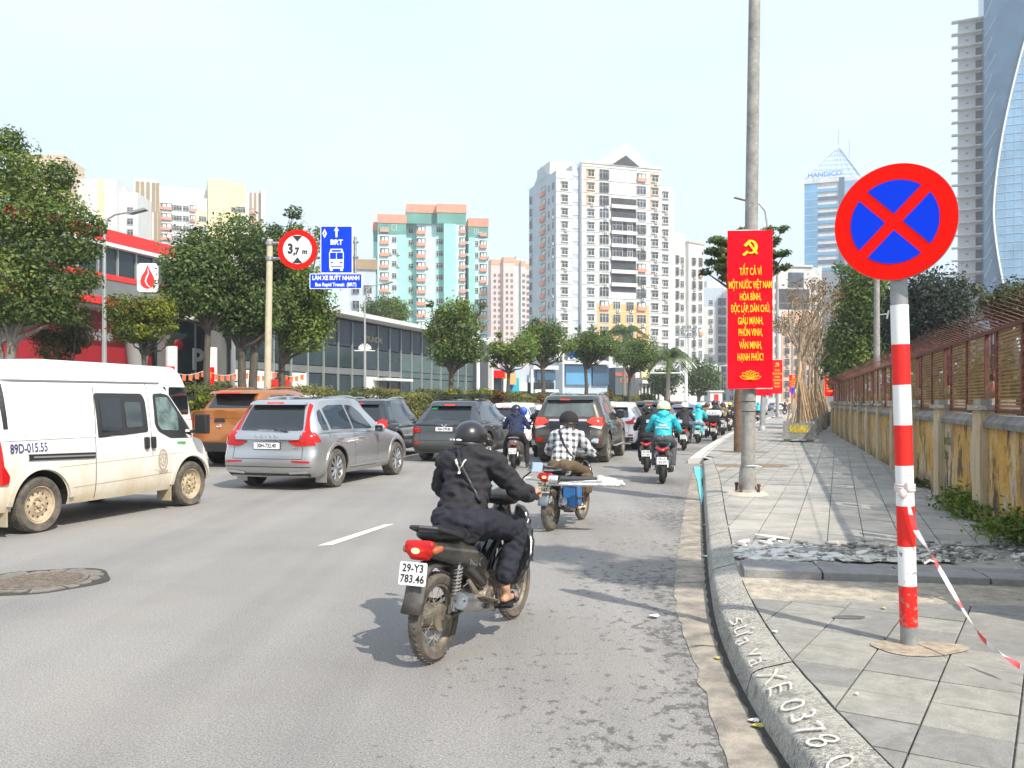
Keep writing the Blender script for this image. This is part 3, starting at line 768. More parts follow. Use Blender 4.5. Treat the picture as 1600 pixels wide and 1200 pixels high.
# ============================================================ no-stopping sign with striped pole
RED=mat('sign_red',(.85,.008,.003),.6,var=.04,spec=.08);BLUE=mat('sign_blue',(.003,.045,.72),.6,spec=.08)
def pole_paint(name,col):
    m=bpy.data.materials.new(name);m.use_nodes=True;nt=m.node_tree;b=nt.nodes['Principled BSDF'];t=nt.nodes.new('ShaderNodeTexCoord').outputs['Object']
    n_=tex(nt,'Noise',t,22,Detail=6,Roughness=.7).outputs[0]
    sx=nt.nodes.new('ShaderNodeSeparateXYZ');nt.links.new(t,sx.inputs[0])
    low=mathn(nt,'SUBTRACT',n_,mathn(nt,'MULTIPLY',sx.outputs[2],.16))
    nt.links.new(mixc(nt,ramp(nt,low,[(.53,(0,0,0)),(.545,(1,1,1))]),col,(.22,.22,.2)),b.inputs['Base Color']);b.inputs['Roughness'].default_value=.45;return m
PRED=pole_paint('worn_red_paint',(.78,.012,.006));PWHT=pole_paint('worn_white_paint',(.8,.79,.76))
POLEG=mat('galvanised_grey',(.3,.3,.3),.5,.4,var=.2,vs=10)
p=G(1421,1008,.18)
sg=empty('road_sign',p,0,'round red and blue no stopping sign on a striped pole','road sign')
PH=2.66;pr=.05
lean=Vector(((1404-1421)/1350*p.y/(570/1350*p.y),0,1))
def LP(z):return Vector((lean.x*z,0,z))
zb=[0,.115,.35,.58,.815,1.05,1.285,1.52,1.755,1.985,2.12]
cols=['g','r','w','r','w','r','w','r','w','g']
pole=MB();pole.tube([LP(0),LP(2.75)],pr-.002,20);pob=pole.build('pole',POLEG,sg)
for i,c in enumerate(cols):
    if c=='g':continue
    mb=MB();mb.tube([LP(zb[i]),LP(zb[i+1]-.0005)],pr,24,cap=False);mb.build('band',PRED if c=='r' else PWHT,pob)
sn=Vector((-.6,-.8,0)).normalized();sa=Vector((-sn.y,sn.x,0))
cz=Vector((0,0,2.46))+LP(2.46)*1;cz.z=2.46
Msg=M4(Vector((LP(2.46).x,0,2.46))+sn*.062,sa,(0,0,1))
if Msg.col[2].xyz.dot(sn)<0:Msg=M4(Vector((LP(2.46).x,0,2.46))+sn*.062,-sa,(0,0,1))
def circ(r,n=64,a0=0):return [(r*math.cos(a0+2*PI*k/n),r*math.sin(a0+2*PI*k/n)) for k in range(n)]
rr=.335
mb=MB();mb.prism(circ(rr),Msg,.006);d_=mb.build('disc',RED,sg)
mb=MB();mb.prism(circ(rr*1.005),Msg @ Matrix.Translation((0,0,-.012)),.011);mb.build('disc_back',STEEL,sg)
w=.033
for q in range(4):                             # four blue quarters divided by the red cross
    a0=PI/4+q*PI/2;R_=rr*.72;e=math.asin(w/R_)
    pts=[(w*math.sqrt(2)*math.cos(a0+PI/4),w*math.sqrt(2)*math.sin(a0+PI/4))]+[(R_*math.cos(a),R_*math.sin(a)) for a in np.linspace(a0+e,a0+PI/2-e,18)]
    mb=MB();mb.prism(pts,Msg @ Matrix.Translation((0,0,.0062)),.002);mb.build('blue_quarter',BLUE,d_)
mb=MB();mb.box((LP(2.4).x,0,2.36),(.088,.088,.03),rz=.6);mb.box((LP(2.4).x,0,2.56),(.088,.088,.03),rz=.6);mb.build('clamp',STEEL,sg)
# barrier tape tied to the pole
def tape_mat():
    m=bpy.data.materials.new('barrier_tape');m.use_nodes=True;nt=m.node_tree;b=nt.nodes['Principled BSDF'];uv=nt.nodes.new('ShaderNodeAttribute');uv.attribute_name='tone'
    fr_=mathn(nt,'FRACT',uv.outputs['Fac'])
    nt.links.new(mixc(nt,mathn(nt,'GREATER_THAN',fr_,.62),(.72,.68,.66),(.72,.05,.05)),b.inputs['Base Color']);b.inputs['Roughness'].default_value=.35
    b.inputs['Transmission Weight'].default_value=.15;return m
TAPE=tape_mat()
A=Vector((LP(.92).x-.02,-pr-.01,.93));v=[];f=[];tn=[]
end=At(1600,1046,4.3)-p;mid=At(1462,878,4.95)-p
cps=[A,At(1426,822,4.96)-p,mid,At(1500,945,4.85)-p,At(1535,1000,4.6)-p,end,At(1700,1110,4.1)-p,At(1850,1180,3.9)-p]
path=smooth_path(grid_path(cps,.03),5)
for i,q in enumerate(path):
    tw=.6+2.2*math.sin(i*.16)+.7*math.sin(i*.31);w_=.008+.01*abs(math.sin(i*.13));s=Vector((math.cos(tw),.3*math.sin(tw),math.sin(tw)*.8))*w_
    v+=[tuple(q-s),tuple(q+s)]
    if i:f.append((2*i-2,2*i-1,2*i+1,2*i));tn.append(i*.12)
tp=empty('barrier_tape',p,0,'twisted red and white barrier tape tied to the striped sign pole','barrier tape')
link('tape_strip',qmesh('tape_strip',v,f,TAPE,tn),tp)
mb=MB()
for k in range(3):mb.lathe([(pr+.006,0),(pr+.009,.006+k*.002),(pr+.006,.016)],(LP(.9).x,0,.9+k*.014),n=20)
mb.ell((-.06,-.05,.89),(.024,.018,.03));mb.ell((-.035,-.06,.93),(.016,.014,.035));mb.build('knot',mat('tape_knot',(.7,.5,.48),.4,col2=(.7,.65,.63),vs=40),tp)
mb=MB();m2=mid;mb.tube([m2,m2+Vector((-.04,-.01,.012)),m2+Vector((-.07,-.01,-.008))],.006,5);mb.build('loose_end',mat('tape_knot',(.7,.5,.48),.4),tp)
# ============================================================ trees
BARK=mat('bark',(.13,.105,.08),.95,col2=(.06,.05,.04),vs=5,bump=.8,bs=18,stretch=(3,3,.5))
BARKL=mat('bark_pale',(.27,.235,.19),.95,col2=(.14,.12,.1),vs=5,bump=.6,bs=18,stretch=(3,3,.5))
def crown_leaves(clumps,n,size,seed,up=.5):
    r=np.random.RandomState(seed);vs=[];ts=[]
    w=np.array([c[1][0]*c[1][1]+c[1][2]*c[1][0] for c in clumps]);w=w/w.sum()
    for (c,rad),wi in zip(clumps,w):
        m=max(12,int(n*wi));d=r.normal(size=(m,3));d /= np.linalg.norm(d,axis=1)[:,None]
        k=(.35+.65*r.uniform(0,1,m)**.5)[:,None];jit=1+.16*r.normal(size=(m,1));pt=d*k*jit*np.array(rad)
        pt[:,2]=np.where(pt[:,2]<-rad[2]*.7,-rad[2]*.7+.3*(pt[:,2]+rad[2]*.7),pt[:,2])
        nr=d*.8+r.normal(size=(m,3))*.6;nr[:,2]+=up;nr /= np.linalg.norm(nr,axis=1)[:,None]
        a=np.cross(nr,r.normal(size=(m,3)));a /= np.linalg.norm(a,axis=1)[:,None]+1e-9;b=np.cross(nr,a)
        s=size*r.uniform(.6,1.35,m)[:,None];cc=pt+np.array(c)
        v=np.stack([cc-a*s,cc-b*s*.5+nr*s*.1,cc+a*s,cc+b*s*.5+nr*s*.1],1);vs.append(v.reshape(-1,3))
        base=r.uniform(.12,.7);ts.append(np.clip(base+r.normal(size=m)*.2,0,1))
    return np.concatenate(vs),np.concatenate(ts)
def tree(name,label,base,clumps,n,size,lm,trunk_r=.18,split=.35,seed=1,cat='tree',group=None,bark=None,lean=(0,0),up=.5,multi=1,twigs=True):
    rn=random.Random(seed);o=empty(name,base,0,label,cat,group)
    v,t=crown_leaves(clumps,n,size,seed,up)
    cr_=link('crown',qmesh('crown',v,np.arange(len(v)).reshape(-1,4),lm,t),o)
    top=max(c[0][2] for c in clumps);z0=max(split*top,min(c[0][2]-c[1][2] for c in clumps)*.93);mb=MB()
    for m_ in range(multi):
        off=Vector((rn.uniform(-.15,.15),rn.uniform(-.1,.1),0))*(multi>1)
        fork=Vector((lean[0]+(m_-(multi-1)/2)*.5*(multi>1),lean[1],z0))
        pts=[off,off.lerp(fork,.3)+Vector((rn.uniform(-.05,.05),0,0)),off.lerp(fork,.65)+Vector((rn.uniform(-.08,.08),rn.uniform(-.05,.05),0)),fork]
        mb.tube([pts[0]-Vector((0,0,.1))]+pts,[trunk_r*1.5,trunk_r*1.2,trunk_r,trunk_r*.85,trunk_r*.75],10)
        cl=[c for i,c in enumerate(clumps) if i % multi==m_]
        for c,rad in cl:
            c=Vector(c);mid=fork.lerp(c,.45)+Vector((rn.uniform(-.2,.2),rn.uniform(-.2,.2),-.12*(c-fork).length*rn.uniform(.3,1)))
            r_=trunk_r*rn.uniform(.3,.5);mb.tube([fork-Vector((0,0,.1)),fork.lerp(mid,.5)+Vector((0,0,.05)),mid,mid.lerp(c,.6),c],[r_*1.2,r_,r_*.7,r_*.45,r_*.15],6)
            if twigs:
                for _ in range(3):
                    e=c+Vector((rn.uniform(-1,1)*rad[0],rn.uniform(-1,1)*rad[1],rn.uniform(-.3,.9)*rad[2]))*.8
                    q=mid.lerp(c,rn.uniform(.3,.9));mb.tube([q,q.lerp(e,.5)+Vector((0,0,.05)),e],[r_*.3,r_*.2,r_*.06],4)
    mb.build('trunk',bark or BARK,o);return o
def blobs(rn,cx,cz,rx,rz,k,r0,ry=None,cy=0,zmin=None):
    out=[]
    ry=ry or rx
    for i in range(k):
        a=rn.uniform(0,2*PI);u=rn.uniform(-1,1);q=rn.uniform(.35,1)**.5;s=math.sqrt(1-u*u)
        z=cz+rz*u*q
        if zmin and z<zmin:z=zmin+rn.uniform(0,.4)
        r=r0*rn.uniform(.7,1.3);out.append(((cx+rx*s*math.cos(a)*q,cy+ry*s*math.sin(a)*q,z),(r,r,r*rn.uniform(.7,.95))))
    return out
def px_tree(name,label,bpx,Y,box,k,r0,n,size,lm,z=0.,seed=1,**kw):     # crown box (x0, y0, x1, y1) in the photo
    rn=random.Random(seed);b=Vector((PX(bpx,Y),Y,z));s=Y/F
    cx=((box[0]+box[2])/2-bpx)*s;rx=(box[2]-box[0])/2*s;z1=PZ(box[1],Y)-z;z0=PZ(box[3],Y)-z
    r0 *= 1.25;cl=blobs(rn,cx,(z0+z1)/2,max(.2,rx-r0*.72),max(.2,(z1-z0)/2-r0*.6),k,r0,ry=kw.pop('ry',None))
    cl+=[((cx+rn.uniform(-.95,.95)*rx,rn.uniform(-.5,.5)*rx,z0+(z1-z0)*rn.uniform(.1,.98)),(r0*.35,r0*.35,r0*.28)) for _ in range(k//2)]
    cl=[c for c in cl if rn.random()<.74];n=int(n*.68)
    return tree(name,label,b,cl,n,size,lm,seed=seed,**kw)
# big tree by the red showroom, at the left border
t=tree('broadleaf_tree','tall green tree with pale forked limbs in front of the red showroom',(PX(8,28),28,.1),
     [((-.3,0,9.2),(1.3,1.3,1.1)),((.9,.2,8.6),(1.0,1,.9)),((-1.7,.3,8.3),(1.3,1.2,1)),((1.7,0,7.6),(1.0,1,.8)),((.5,-.4,7.5),(1.1,1,.9)),((-.8,-.3,6.9),(1.3,1.1,1)),((2.3,.2,6.6),(.75,.8,.7)),((1.3,-.2,6.3),(1.1,1,.8)),((2.9,0,7.2),(.4,.5,.4)),((.2,-.5,5.6),(1.3,1.1,.9)),((1.7,0,5.1),(1,.9,.7)),((-1.5,0,5.2),(1.3,1.1,.9)),((2.5,.1,5.5),(.55,.6,.4)),((.9,-.2,4.5),(1.1,.9,.6)),((-.6,0,4.3),(1.2,1,.6)),((1.9,0,4.3),(.6,.6,.4)),((1.7,.2,8.9),(.5,.6,.5)),((-2.6,0,6.8),(1,1,1.4)),((-2.4,0,4.6),(1.1,1,.8)),((.1,0,9.9),(.6,.6,.5))],
     36000,.075,LG,.2,.28,seed=3,bark=BARKL,multi=2)
px_tree('small_tree','small brownish green round tree below the red service sign',103,29,(50,480,156,562),12,.42,9000,.05,LO,seed=4,trunk_r=.07,split=.3)
px_tree('small_tree','bright yellow green bushy tree right of the tall lamp post',224,30,(168,455,282,545),16,.4,13000,.06,LY_,seed=5,trunk_r=.1,split=.3)
# the dark group behind the height limit sign
px_tree('broadleaf_tree','dark green spreading tree between the flame logo sign and the striped banners',325,33,(266,355,372,520),22,.75,30000,.085,LD,seed=6,trunk_r=.15,split=.28)
px_tree('broadleaf_tree','tall dark green tree with a forked trunk just left of the gantry post',388,34,(330,312,462,535),30,.85,42000,.085,LD,seed=7,trunk_r=.2,split=.22,multi=2)
px_tree('broadleaf_tree','full dark green tree behind the blue bus lane sign',440,36,(405,352,530,545),26,.85,36000,.085,LG,seed=8,trunk_r=.18,split=.25)
G3='street trees along the far side of the road'
px_tree('street_tree','round crowned tree standing in front of the glass showroom',705,46,(662,472,762,580),22,.62,17000,.09,LG,seed=11,trunk_r=.17,split=.33,group=G3,z=.15)
px_tree('street_tree','low loose tree just right of the glass showroom corner',795,56,(755,520,838,578),14,.62,9000,.1,LG,seed=12,trunk_r=.14,split=.4,group=G3,z=.15)
px_tree('street_tree','dense dome shaped tree in front of the pink tower',848,62,(808,497,895,570),22,.7,14000,.1,LG,seed=13,trunk_r=.17,split=.4,group=G3,z=.15)
px_tree('street_tree','tree in front of the shop with the blue sign',915,66,(882,507,965,572),20,.7,13000,.1,LG,seed=14,trunk_r=.16,split=.4,group=G3,z=.15)
px_tree('street_tree','tree with a reddish tint in front of the dark shop with orange writing',984,72,(950,525,1034,584),18,.75,11000,.1,LG,seed=15,trunk_r=.15,split=.35,group=G3,z=.15)
px_tree('broadleaf_tree','darker tree rising above the glass showroom roof beside the mint tower',604,120,(560,462,630,510),14,1.5,7000,.2,LD,seed=16,trunk_r=.3,split=.5)
px_tree('broadleaf_tree','lighter tree above the glass showroom roof in front of the mint tower',612,112,(588,468,638,510),12,1.2,6000,.18,LG,seed=17,trunk_r=.3,split=.5)
px_tree('broadleaf_tree','hazy dark tree mass behind the tall floodlight mast',1092,120,(1062,562,1132,622),16,1.5,8000,.2,LD,seed=18,trunk_r=.3,split=.3)
px_tree('broadleaf_tree','low dark tree left of the floodlight mast',1040,125,(1010,572,1065,620),12,1.3,6000,.2,LD,seed=19,trunk_r=.3,split=.3)
# trees behind the wall
px_tree('broadleaf_tree','tall mid green tree behind the wall left of the striped pole',1345,44,(1298,408,1396,590),42,1.0,36000,.1,LG,seed=21,trunk_r=.25,split=.25)
px_tree('broadleaf_tree','dark green tree low behind the wall at its far end',1318,52,(1296,500,1352,610),20,1.0,14000,.12,LD,seed=22,trunk_r=.22,split=.25)
px_tree('broadleaf_tree','dark bluish green tree behind the wall right of the striped pole',1440,34,(1385,428,1520,590),42,.95,44000,.085,LB,seed=23,trunk_r=.25,split=.2)
px_tree('broadleaf_tree','yellow green tree above the mesh fence at the right border',1575,30,(1525,443,1660,505),18,.6,14000,.08,LO,seed=24,trunk_r=.2,split=.6)
# tree over the wall beside the camera; only its shade reaches the picture
tree('broadleaf_tree','tree behind the wall whose shade falls across kerb and road',(7.2,1.2,.1),[((-1.7+k*.75,1.15-.75*k*.5,7.3+.2*(k % 2)),(.75,.55,.5)) for k in range(5)]+[((-2.5,1.9,7.6),(.6,.4,.3)),((.3,.4,7.9),(.9,.7,.6))],9000,.09,LG,.16,.5,seed=25)
# shrubs behind the mesh fence, so the mesh looks onto greenery
SH='shrubs behind the mesh fence'
for i in range(15):
    y=5.5+i*2.1;b=WP(y,1.4+.3*math.sin(i));b.x+=wall_x(0);lm=(LO,LY_,LBR,LO,LG)[i % 5]
    o=empty('shrub',(b.x,b.y,.1),0,None,'shrub',SH);cl=blobs(random.Random(i),0,1.45,.6,.7,7,.5)
    v_,t_=crown_leaves(cl,1700,.07,60+i);link('foliage',qmesh('foliage',v_,np.arange(len(v_)).reshape(-1,4),lm,t_),o)
    o['label']='bushy shrub seen through the rusty mesh behind the ochre wall'
# layered almond tree behind the big banner
b=G(1155,706,.18);at_=b.y
cl=[];rn=random.Random(31);s=at_/F
for (x0,x1,y,r) in ((1106,1150,380,.16),(1100,1165,396,.2),(1108,1160,408,.2),(1104,1150,421,.2),(1125,1160,436,.2),(1150,1200,364,.2),(1190,1219,363,.16),(1180,1216,379,.16),(1190,1222,400,.16),(1185,1216,412,.18),(1195,1226,420,.16),(1150,1200,400,.3),(1150,1195,420,.3)):
    for k in range(5):
        x=x0+(x1-x0)*(k+.5)/5;cl.append((((x-1155)*s,rn.uniform(-.5,.5),PZ(y,at_)-.18),((x1-x0)*s/7+.06,.35,.09)))
tree('almond_tree','tree with flat layered branches sticking out behind the big red banner',b,cl,9000,.055,LD,.13,.55,seed=32,bark=mat('bark_red',(.2,.12,.07),.95,col2=(.1,.06,.04),vs=6,bump=.8,bs=20),twigs=False)
# soil squares round poles and tree
SOIL=mat('soil',(.13,.09,.06),.95,col2=(.3,.22,.14),vs=9,bump=.9,bs=30)
for px,py,a,c in ((1163,706,.6,.2),(1140,727,.3,.2),(1206,727,.3,.2)):
    q=G(px,py,.18);mb=MB();mb.add([(q.x+a*x*(1+.1*noise.noise(Vector((x*3,y,px)))),q.y+c*y*3,.186) for x,y in ((-1,-.6),(0,-.75),(1,-.6),(1.05,.5),(0,.6),(-1,.5))],[tuple(range(6))],0,False);mb.build('soil_pit',SOIL,pav)
# palms
def palm(label,px,Y,ytop,seed,n=26,fr=2.6):
    rn=random.Random(seed);H_=PZ(ytop,Y);o=empty('palm_tree',(PX(px,Y),Y,0),0,label,'palm tree','palms by the apartment block')
    mb=MB();mb.tube([(0,0,0),(.05,0,H_*.5),(.1,0,H_-.3)],[.28,.22,.17],10);mb.build('trunk',BARKL,o)
    vs=[];ts=[]
    for k in range(n):
        a=rn.uniform(0,2*PI);el=rn.uniform(-.2,1.3);L_=fr*rn.uniform(.8,1.1);d=Vector((math.cos(a),math.sin(a),0));side=Vector((-d.y,d.x,0));pr_=None
        for j in range(13):
            u=j/12;q=Vector((.1,0,H_-.2))+d*(L_*u*math.cos(el*(1-u*.3)))+Vector((0,0,L_*(math.sin(el)*u-.75*u*u)))
            if pr_ is not None:
                for s_ in (-1,1):
                    for h in (0,.5):
                        b_=pr_.lerp(q,h);e=b_+side*s_*.5*(1-.6*abs(u-.4))+Vector((0,0,-.35));w=(q-pr_)*.4
                        vs+=[tuple(b_),tuple(b_+w),tuple(e+w*.5),tuple(e)];ts.append(rn.uniform(0,.8))
            pr_=q
    link('crown',qmesh('crown',vs,np.arange(len(vs)).reshape(-1,4),LD,ts),o)
palm('tall palm with drooping fronds left of the floodlight mast',1043,84,550,1)
palm('palm rising between two street trees in front of the orange balconies',975,105,515,2,24,3)
# median hedge and its coloured shrubs
def hedge():
    o=empty('hedge',(med_x(27),27,.28),0,'long clipped olive green hedge along the median behind the cars','hedge',None)
    r=np.random.RandomState(5);n=60000;y=r.uniform(24.5,80,n);u=r.uniform(-1,1,n);side=r.uniform(0,1,n)
    h=1.66+.1*np.sin(y*1.3)+.07*np.sin(y*3.7)
    x=np.where(side<.45,.62*u,np.where(side<.8,.6,-.6)+r.normal(size=n)*.05);z=np.where(side<.45,h+r.normal(size=n)*.06,r.uniform(0,1,n)*h)
    c=np.stack([med_x(y)-med_x(27)+x*.94,y-27-x*.35,z],1);nr=np.stack([x*1.2,-x*.4-.3,(side<.45)*1.+.3],1)+r.normal(size=(n,3))*.6;nr /= np.linalg.norm(nr,axis=1)[:,None]
    a=np.cross(nr,r.normal(size=(n,3)));a /= np.linalg.norm(a,axis=1)[:,None];b_=np.cross(nr,a);s=(.05+.03*(y-25)/55)[:,None]*r.uniform(.6,1.3,n)[:,None]
    v=np.stack([c-a*s,c-b_*s*.6,c+a*s,c+b_*s*.6],1).reshape(-1,3)
    link('foliage',qmesh('foliage',v,np.arange(n*4).reshape(-1,4),LH,np.clip(.5+.3*np.sin(y*.9)+r.normal(size=n)*.2,0,1)),o)
    mb=MB()
    for k in range(28):
        y0=24.6+k*2;mb.tube([(med_x(y0)-med_x(27),y0-27,0),(med_x(y0)-med_x(27),y0-27,1.2)],.04,5)
    mb.box2((0,0,0),(.01,.01,.01));mb.build('stem',BARK,o)
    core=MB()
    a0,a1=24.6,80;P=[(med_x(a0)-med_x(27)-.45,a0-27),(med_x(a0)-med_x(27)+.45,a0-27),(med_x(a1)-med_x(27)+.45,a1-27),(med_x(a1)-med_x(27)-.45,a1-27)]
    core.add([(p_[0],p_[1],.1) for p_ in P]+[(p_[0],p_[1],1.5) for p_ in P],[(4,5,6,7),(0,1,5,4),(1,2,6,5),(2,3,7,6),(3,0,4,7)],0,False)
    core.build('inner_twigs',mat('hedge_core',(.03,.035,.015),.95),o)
hedge()
def shrub(label,px,Y,ytop,w,lm,seed,n=2600):
    z1=PZ(ytop,Y)-.3;o=empty('shrub',(PX(px,Y),Y,.3),0,label,'shrub','coloured shrubs along the median')
    cl=blobs(random.Random(seed),0,z1*.62,w*.55,z1*.3,8,w*.38);v_,t_=crown_leaves(cl,n,.05+Y*.0006,seed);link('foliage',qmesh('foliage',v_,np.arange(len(v_)).reshape(-1,4),lm,t_),o)
    mb=MB();mb.tube([(0,0,-.05),(0,0,z1*.6)],.04,5);mb.build('stem',BARK,o)
shrub('bright yellow green cone shaped shrub beside the orange pickup',309,24,605,.55,LY_,1,5000)
shrub('rusty orange shrub beside the yellow green cone shrub',342,25,603,.42,LBR,2,4000)
shrub('golden shrub in the hedge near the parked motorbikes',706,40,603,.75,LY_,3)
shrub('rust coloured shrub in the hedge above the dark grey car',776,43,605,.5,LBR,4)
shrub('yellow green shrub in the hedge above the dark grey car',752,42,602,.8,LY_,5)
shrub('rust coloured shrub in the hedge above the white helmet rider',846,51,610,.55,LBR,6)
shrub('rust coloured shrub in the hedge above the big grey car',886,56,610,.6,LBR,7)
shrub('rust coloured shrub in the hedge right of the big grey car roof',950,66,610,.9,LBR,8)
shrub('olive shrub at the end of the hedge by the cream house',1012,84,612,1.3,LO,9)
# planters with bare staked saplings
PLT=mat('planter_stone',(.3,.3,.28),.8,col2=(.18,.18,.17),vs=6,bump=.4,bs=40);GOLD=mat('gold_relief',(.55,.42,.05),.5,.3,var=.5,vs=14,bump=1.,bs=25)
WOOD=mat('stake_wood',(.4,.27,.15),.85,var=.25,vs=6,stretch=(4,4,.5));BARKP=mat('sapling_bark',(.27,.2,.13),.95,var=.3,vs=8,bump=.5,bs=20)
def sapling(rn,mb,p,d,L_,r,lvl,tips):
    q=p+d*L_;m=p.lerp(q,.5)+Vector((rn.uniform(-1,1),rn.uniform(-1,1),0))*L_*.05;mb.tube([p,m,q],[r,r*.85,r*.68],6 if lvl<2 else 4,cap=False)
    if lvl >= 4:tips.append(q);return
    for k in range(3 if lvl==0 else rn.choice((2,3))):
        a=rn.uniform(0,2*PI);sp=rn.uniform(.45,.95);e=(d+Vector((math.cos(a)*sp,math.sin(a)*sp,.12))).normalized()
        sapling(rn,mb,q,e,L_*rn.uniform(.55,.8),r*.62,lvl+1,tips)
def planter(seed):
    rn=random.Random(seed);o=empty('planted_sapling')
    mb=MB();mb.box((0,0,.16),(1.12,1.12,.12));mb.box((0,0,.235),(1.04,1.04,.03));
    for sx in (-1,1):
        for sy in (-1,1):mb.box((sx*.42,sy*.42,.05),(.16,.16,.1));mb.lathe([(.05,-.04),(.05,.04)],(sx*.3,sy*.45,.05),'X',10)
    pb=mb.build('planter_base',PLT,o)
    mb=MB()
    for s in (-1,1):mb.box((s*.485,0,.46),(.05,1.02,.42));mb.box((0,s*.485,.46),(.92,.05,.42))
    for sx in (-1,1):
        for sy in (-1,1):mb.box((sx*.49,sy*.49,.48),(.08,.08,.48))
    bx_=mb.build('planter_box',PLT,o)
    for s,ax in ((-1,'y'),(1,'y'),(-1,'x'),(1,'x')):
        mb=MB();mb.box(((0,s*.515,.47) if ax=='y' else (s*.515,0,.47)),((.62,.014,.26) if ax=='y' else (.014,.62,.26)));mb.build('relief_panel',GOLD,bx_)
    mb=MB();mb.box((0,0,.55),(.9,.9,.1));mb.build('soil',SOIL,o)
    tips=[];mb=MB();mb.tube([(0,0,.5),(.02,0,1.8)],[.09,.075],8);sapling(rn,mb,Vector((.02,0,1.7)),Vector((0,0,1)),1.5,.074,0,tips);mb.build('trunk',BARKP,o)
    for k in range(5):
        a=.4+2*PI*k/5;mb=MB();mb.tube([(.44*math.cos(a),.44*math.sin(a),.55),(-.04*math.cos(a),-.04*math.sin(a),2.55+.15*math.sin(k))],[.034,.024],6);mb.build('stake',WOOD,o)
    ps=[leafq(16,tuple(t),(.14,.14,.1),.05,seed=seed*50+i) for i,t in enumerate(tips) if rn.random()<.62]
    link('dry_leaves',leafmesh(ps,LBR if seed != 3 else LO,'dry_leaves'),o);return o
protos=[planter(1),planter(2),planter(3)]
lab=['staked bare sapling in the nearest stone planter with gold relief on the pavement']+['staked bare sapling in a stone planter further along the pavement row']*20
first=G(1248,690,.18);
for k in range(13):
    y=first.y+k*3.4;x=first.x+(y-first.y)*(.385 if y>40 else .37)+.0;src=protos[k % 3]
    pos=Vector((x,y,.18))
    if k<3:o=src;o.location=pos;o.rotation_euler=(0,0,-.32+.08*k*(-1)**k)
    else:o=dup(src,pos,-.3+.5*k)
    tag(o,'staked bare sapling in the nearest stone planter with gold relief panels on the pavement' if k==0 else 'staked bare sapling, %s in the pavement row of planters counted from the nearest' % ('second third fourth fifth sixth seventh eighth ninth tenth eleventh twelfth thirteenth'.split()[k-1]),'sapling planter','planters with bare saplings along the pavement')
# ============================================================ buildings
BW=mat('render_white',(.68,.67,.65),.85,col2=(.5,.5,.48),vs=.5,det=8,stretch=(1,1,.22));BGREY=mat('bluegrey_render_and_shade',(.42,.48,.53),.85,var=.08,vs=.3)  # blue-grey render, also the painted shade of the white tower's side
BORG=mat('render_orange',(.72,.42,.17),.85,var=.07,vs=.3);BSAL=mat('render_salmon',(.62,.27,.18),.85,var=.12,vs=.4,stretch=(1,1,.4))
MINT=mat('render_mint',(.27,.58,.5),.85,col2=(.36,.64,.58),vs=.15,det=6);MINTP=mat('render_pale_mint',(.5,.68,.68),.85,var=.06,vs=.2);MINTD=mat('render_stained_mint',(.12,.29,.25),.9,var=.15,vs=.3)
BCRM=mat('render_cream',(.72,.62,.36),.85,var=.06,vs=.3);BEIG=mat('render_beige',(.55,.42,.3),.85,var=.06,vs=.3);PINK=mat('render_pink',(.66,.5,.44),.85,var=.06,vs=.3)
BROWNP=mat('brown_cladding',(.3,.22,.13),.8,var=.1,vs=.3)
WGL=mat('window_glass_far',(.07,.085,.1),.12,var=.5,vs=.35,spec=.6);WGL2=mat('window_dark_recess',(.035,.038,.042),.6,var=.5,vs=.5)
WFR=mat('window_frame_white',(.62,.62,.6),.6);ACM=mat('ac_casing',(.6,.6,.57),.6,var=.1,vs=5);RAILM=mat('iron_railing',(.12,.12,.12),.6)
BGL=mat('curtain_glass_blue',(.1,.3,.5),.25,var=.18,vs=.08,spec=.8);BGLP=mat('curtain_glass_pale',(.2,.36,.52),.22,var=.2,vs=.12,spec=.8);BGLD=mat('curtain_glass_dark',(.04,.1,.17),.2,var=.25,vs=.2,spec=.8)
def bld(name,label,px,Y,phi,cat='apartment block',group=None,z=0):      # origin at a ground corner, local x along the front (receding by phi), local y into depth
    return empty(name,(PX(px,Y),Y,z),phi,label,cat,group)
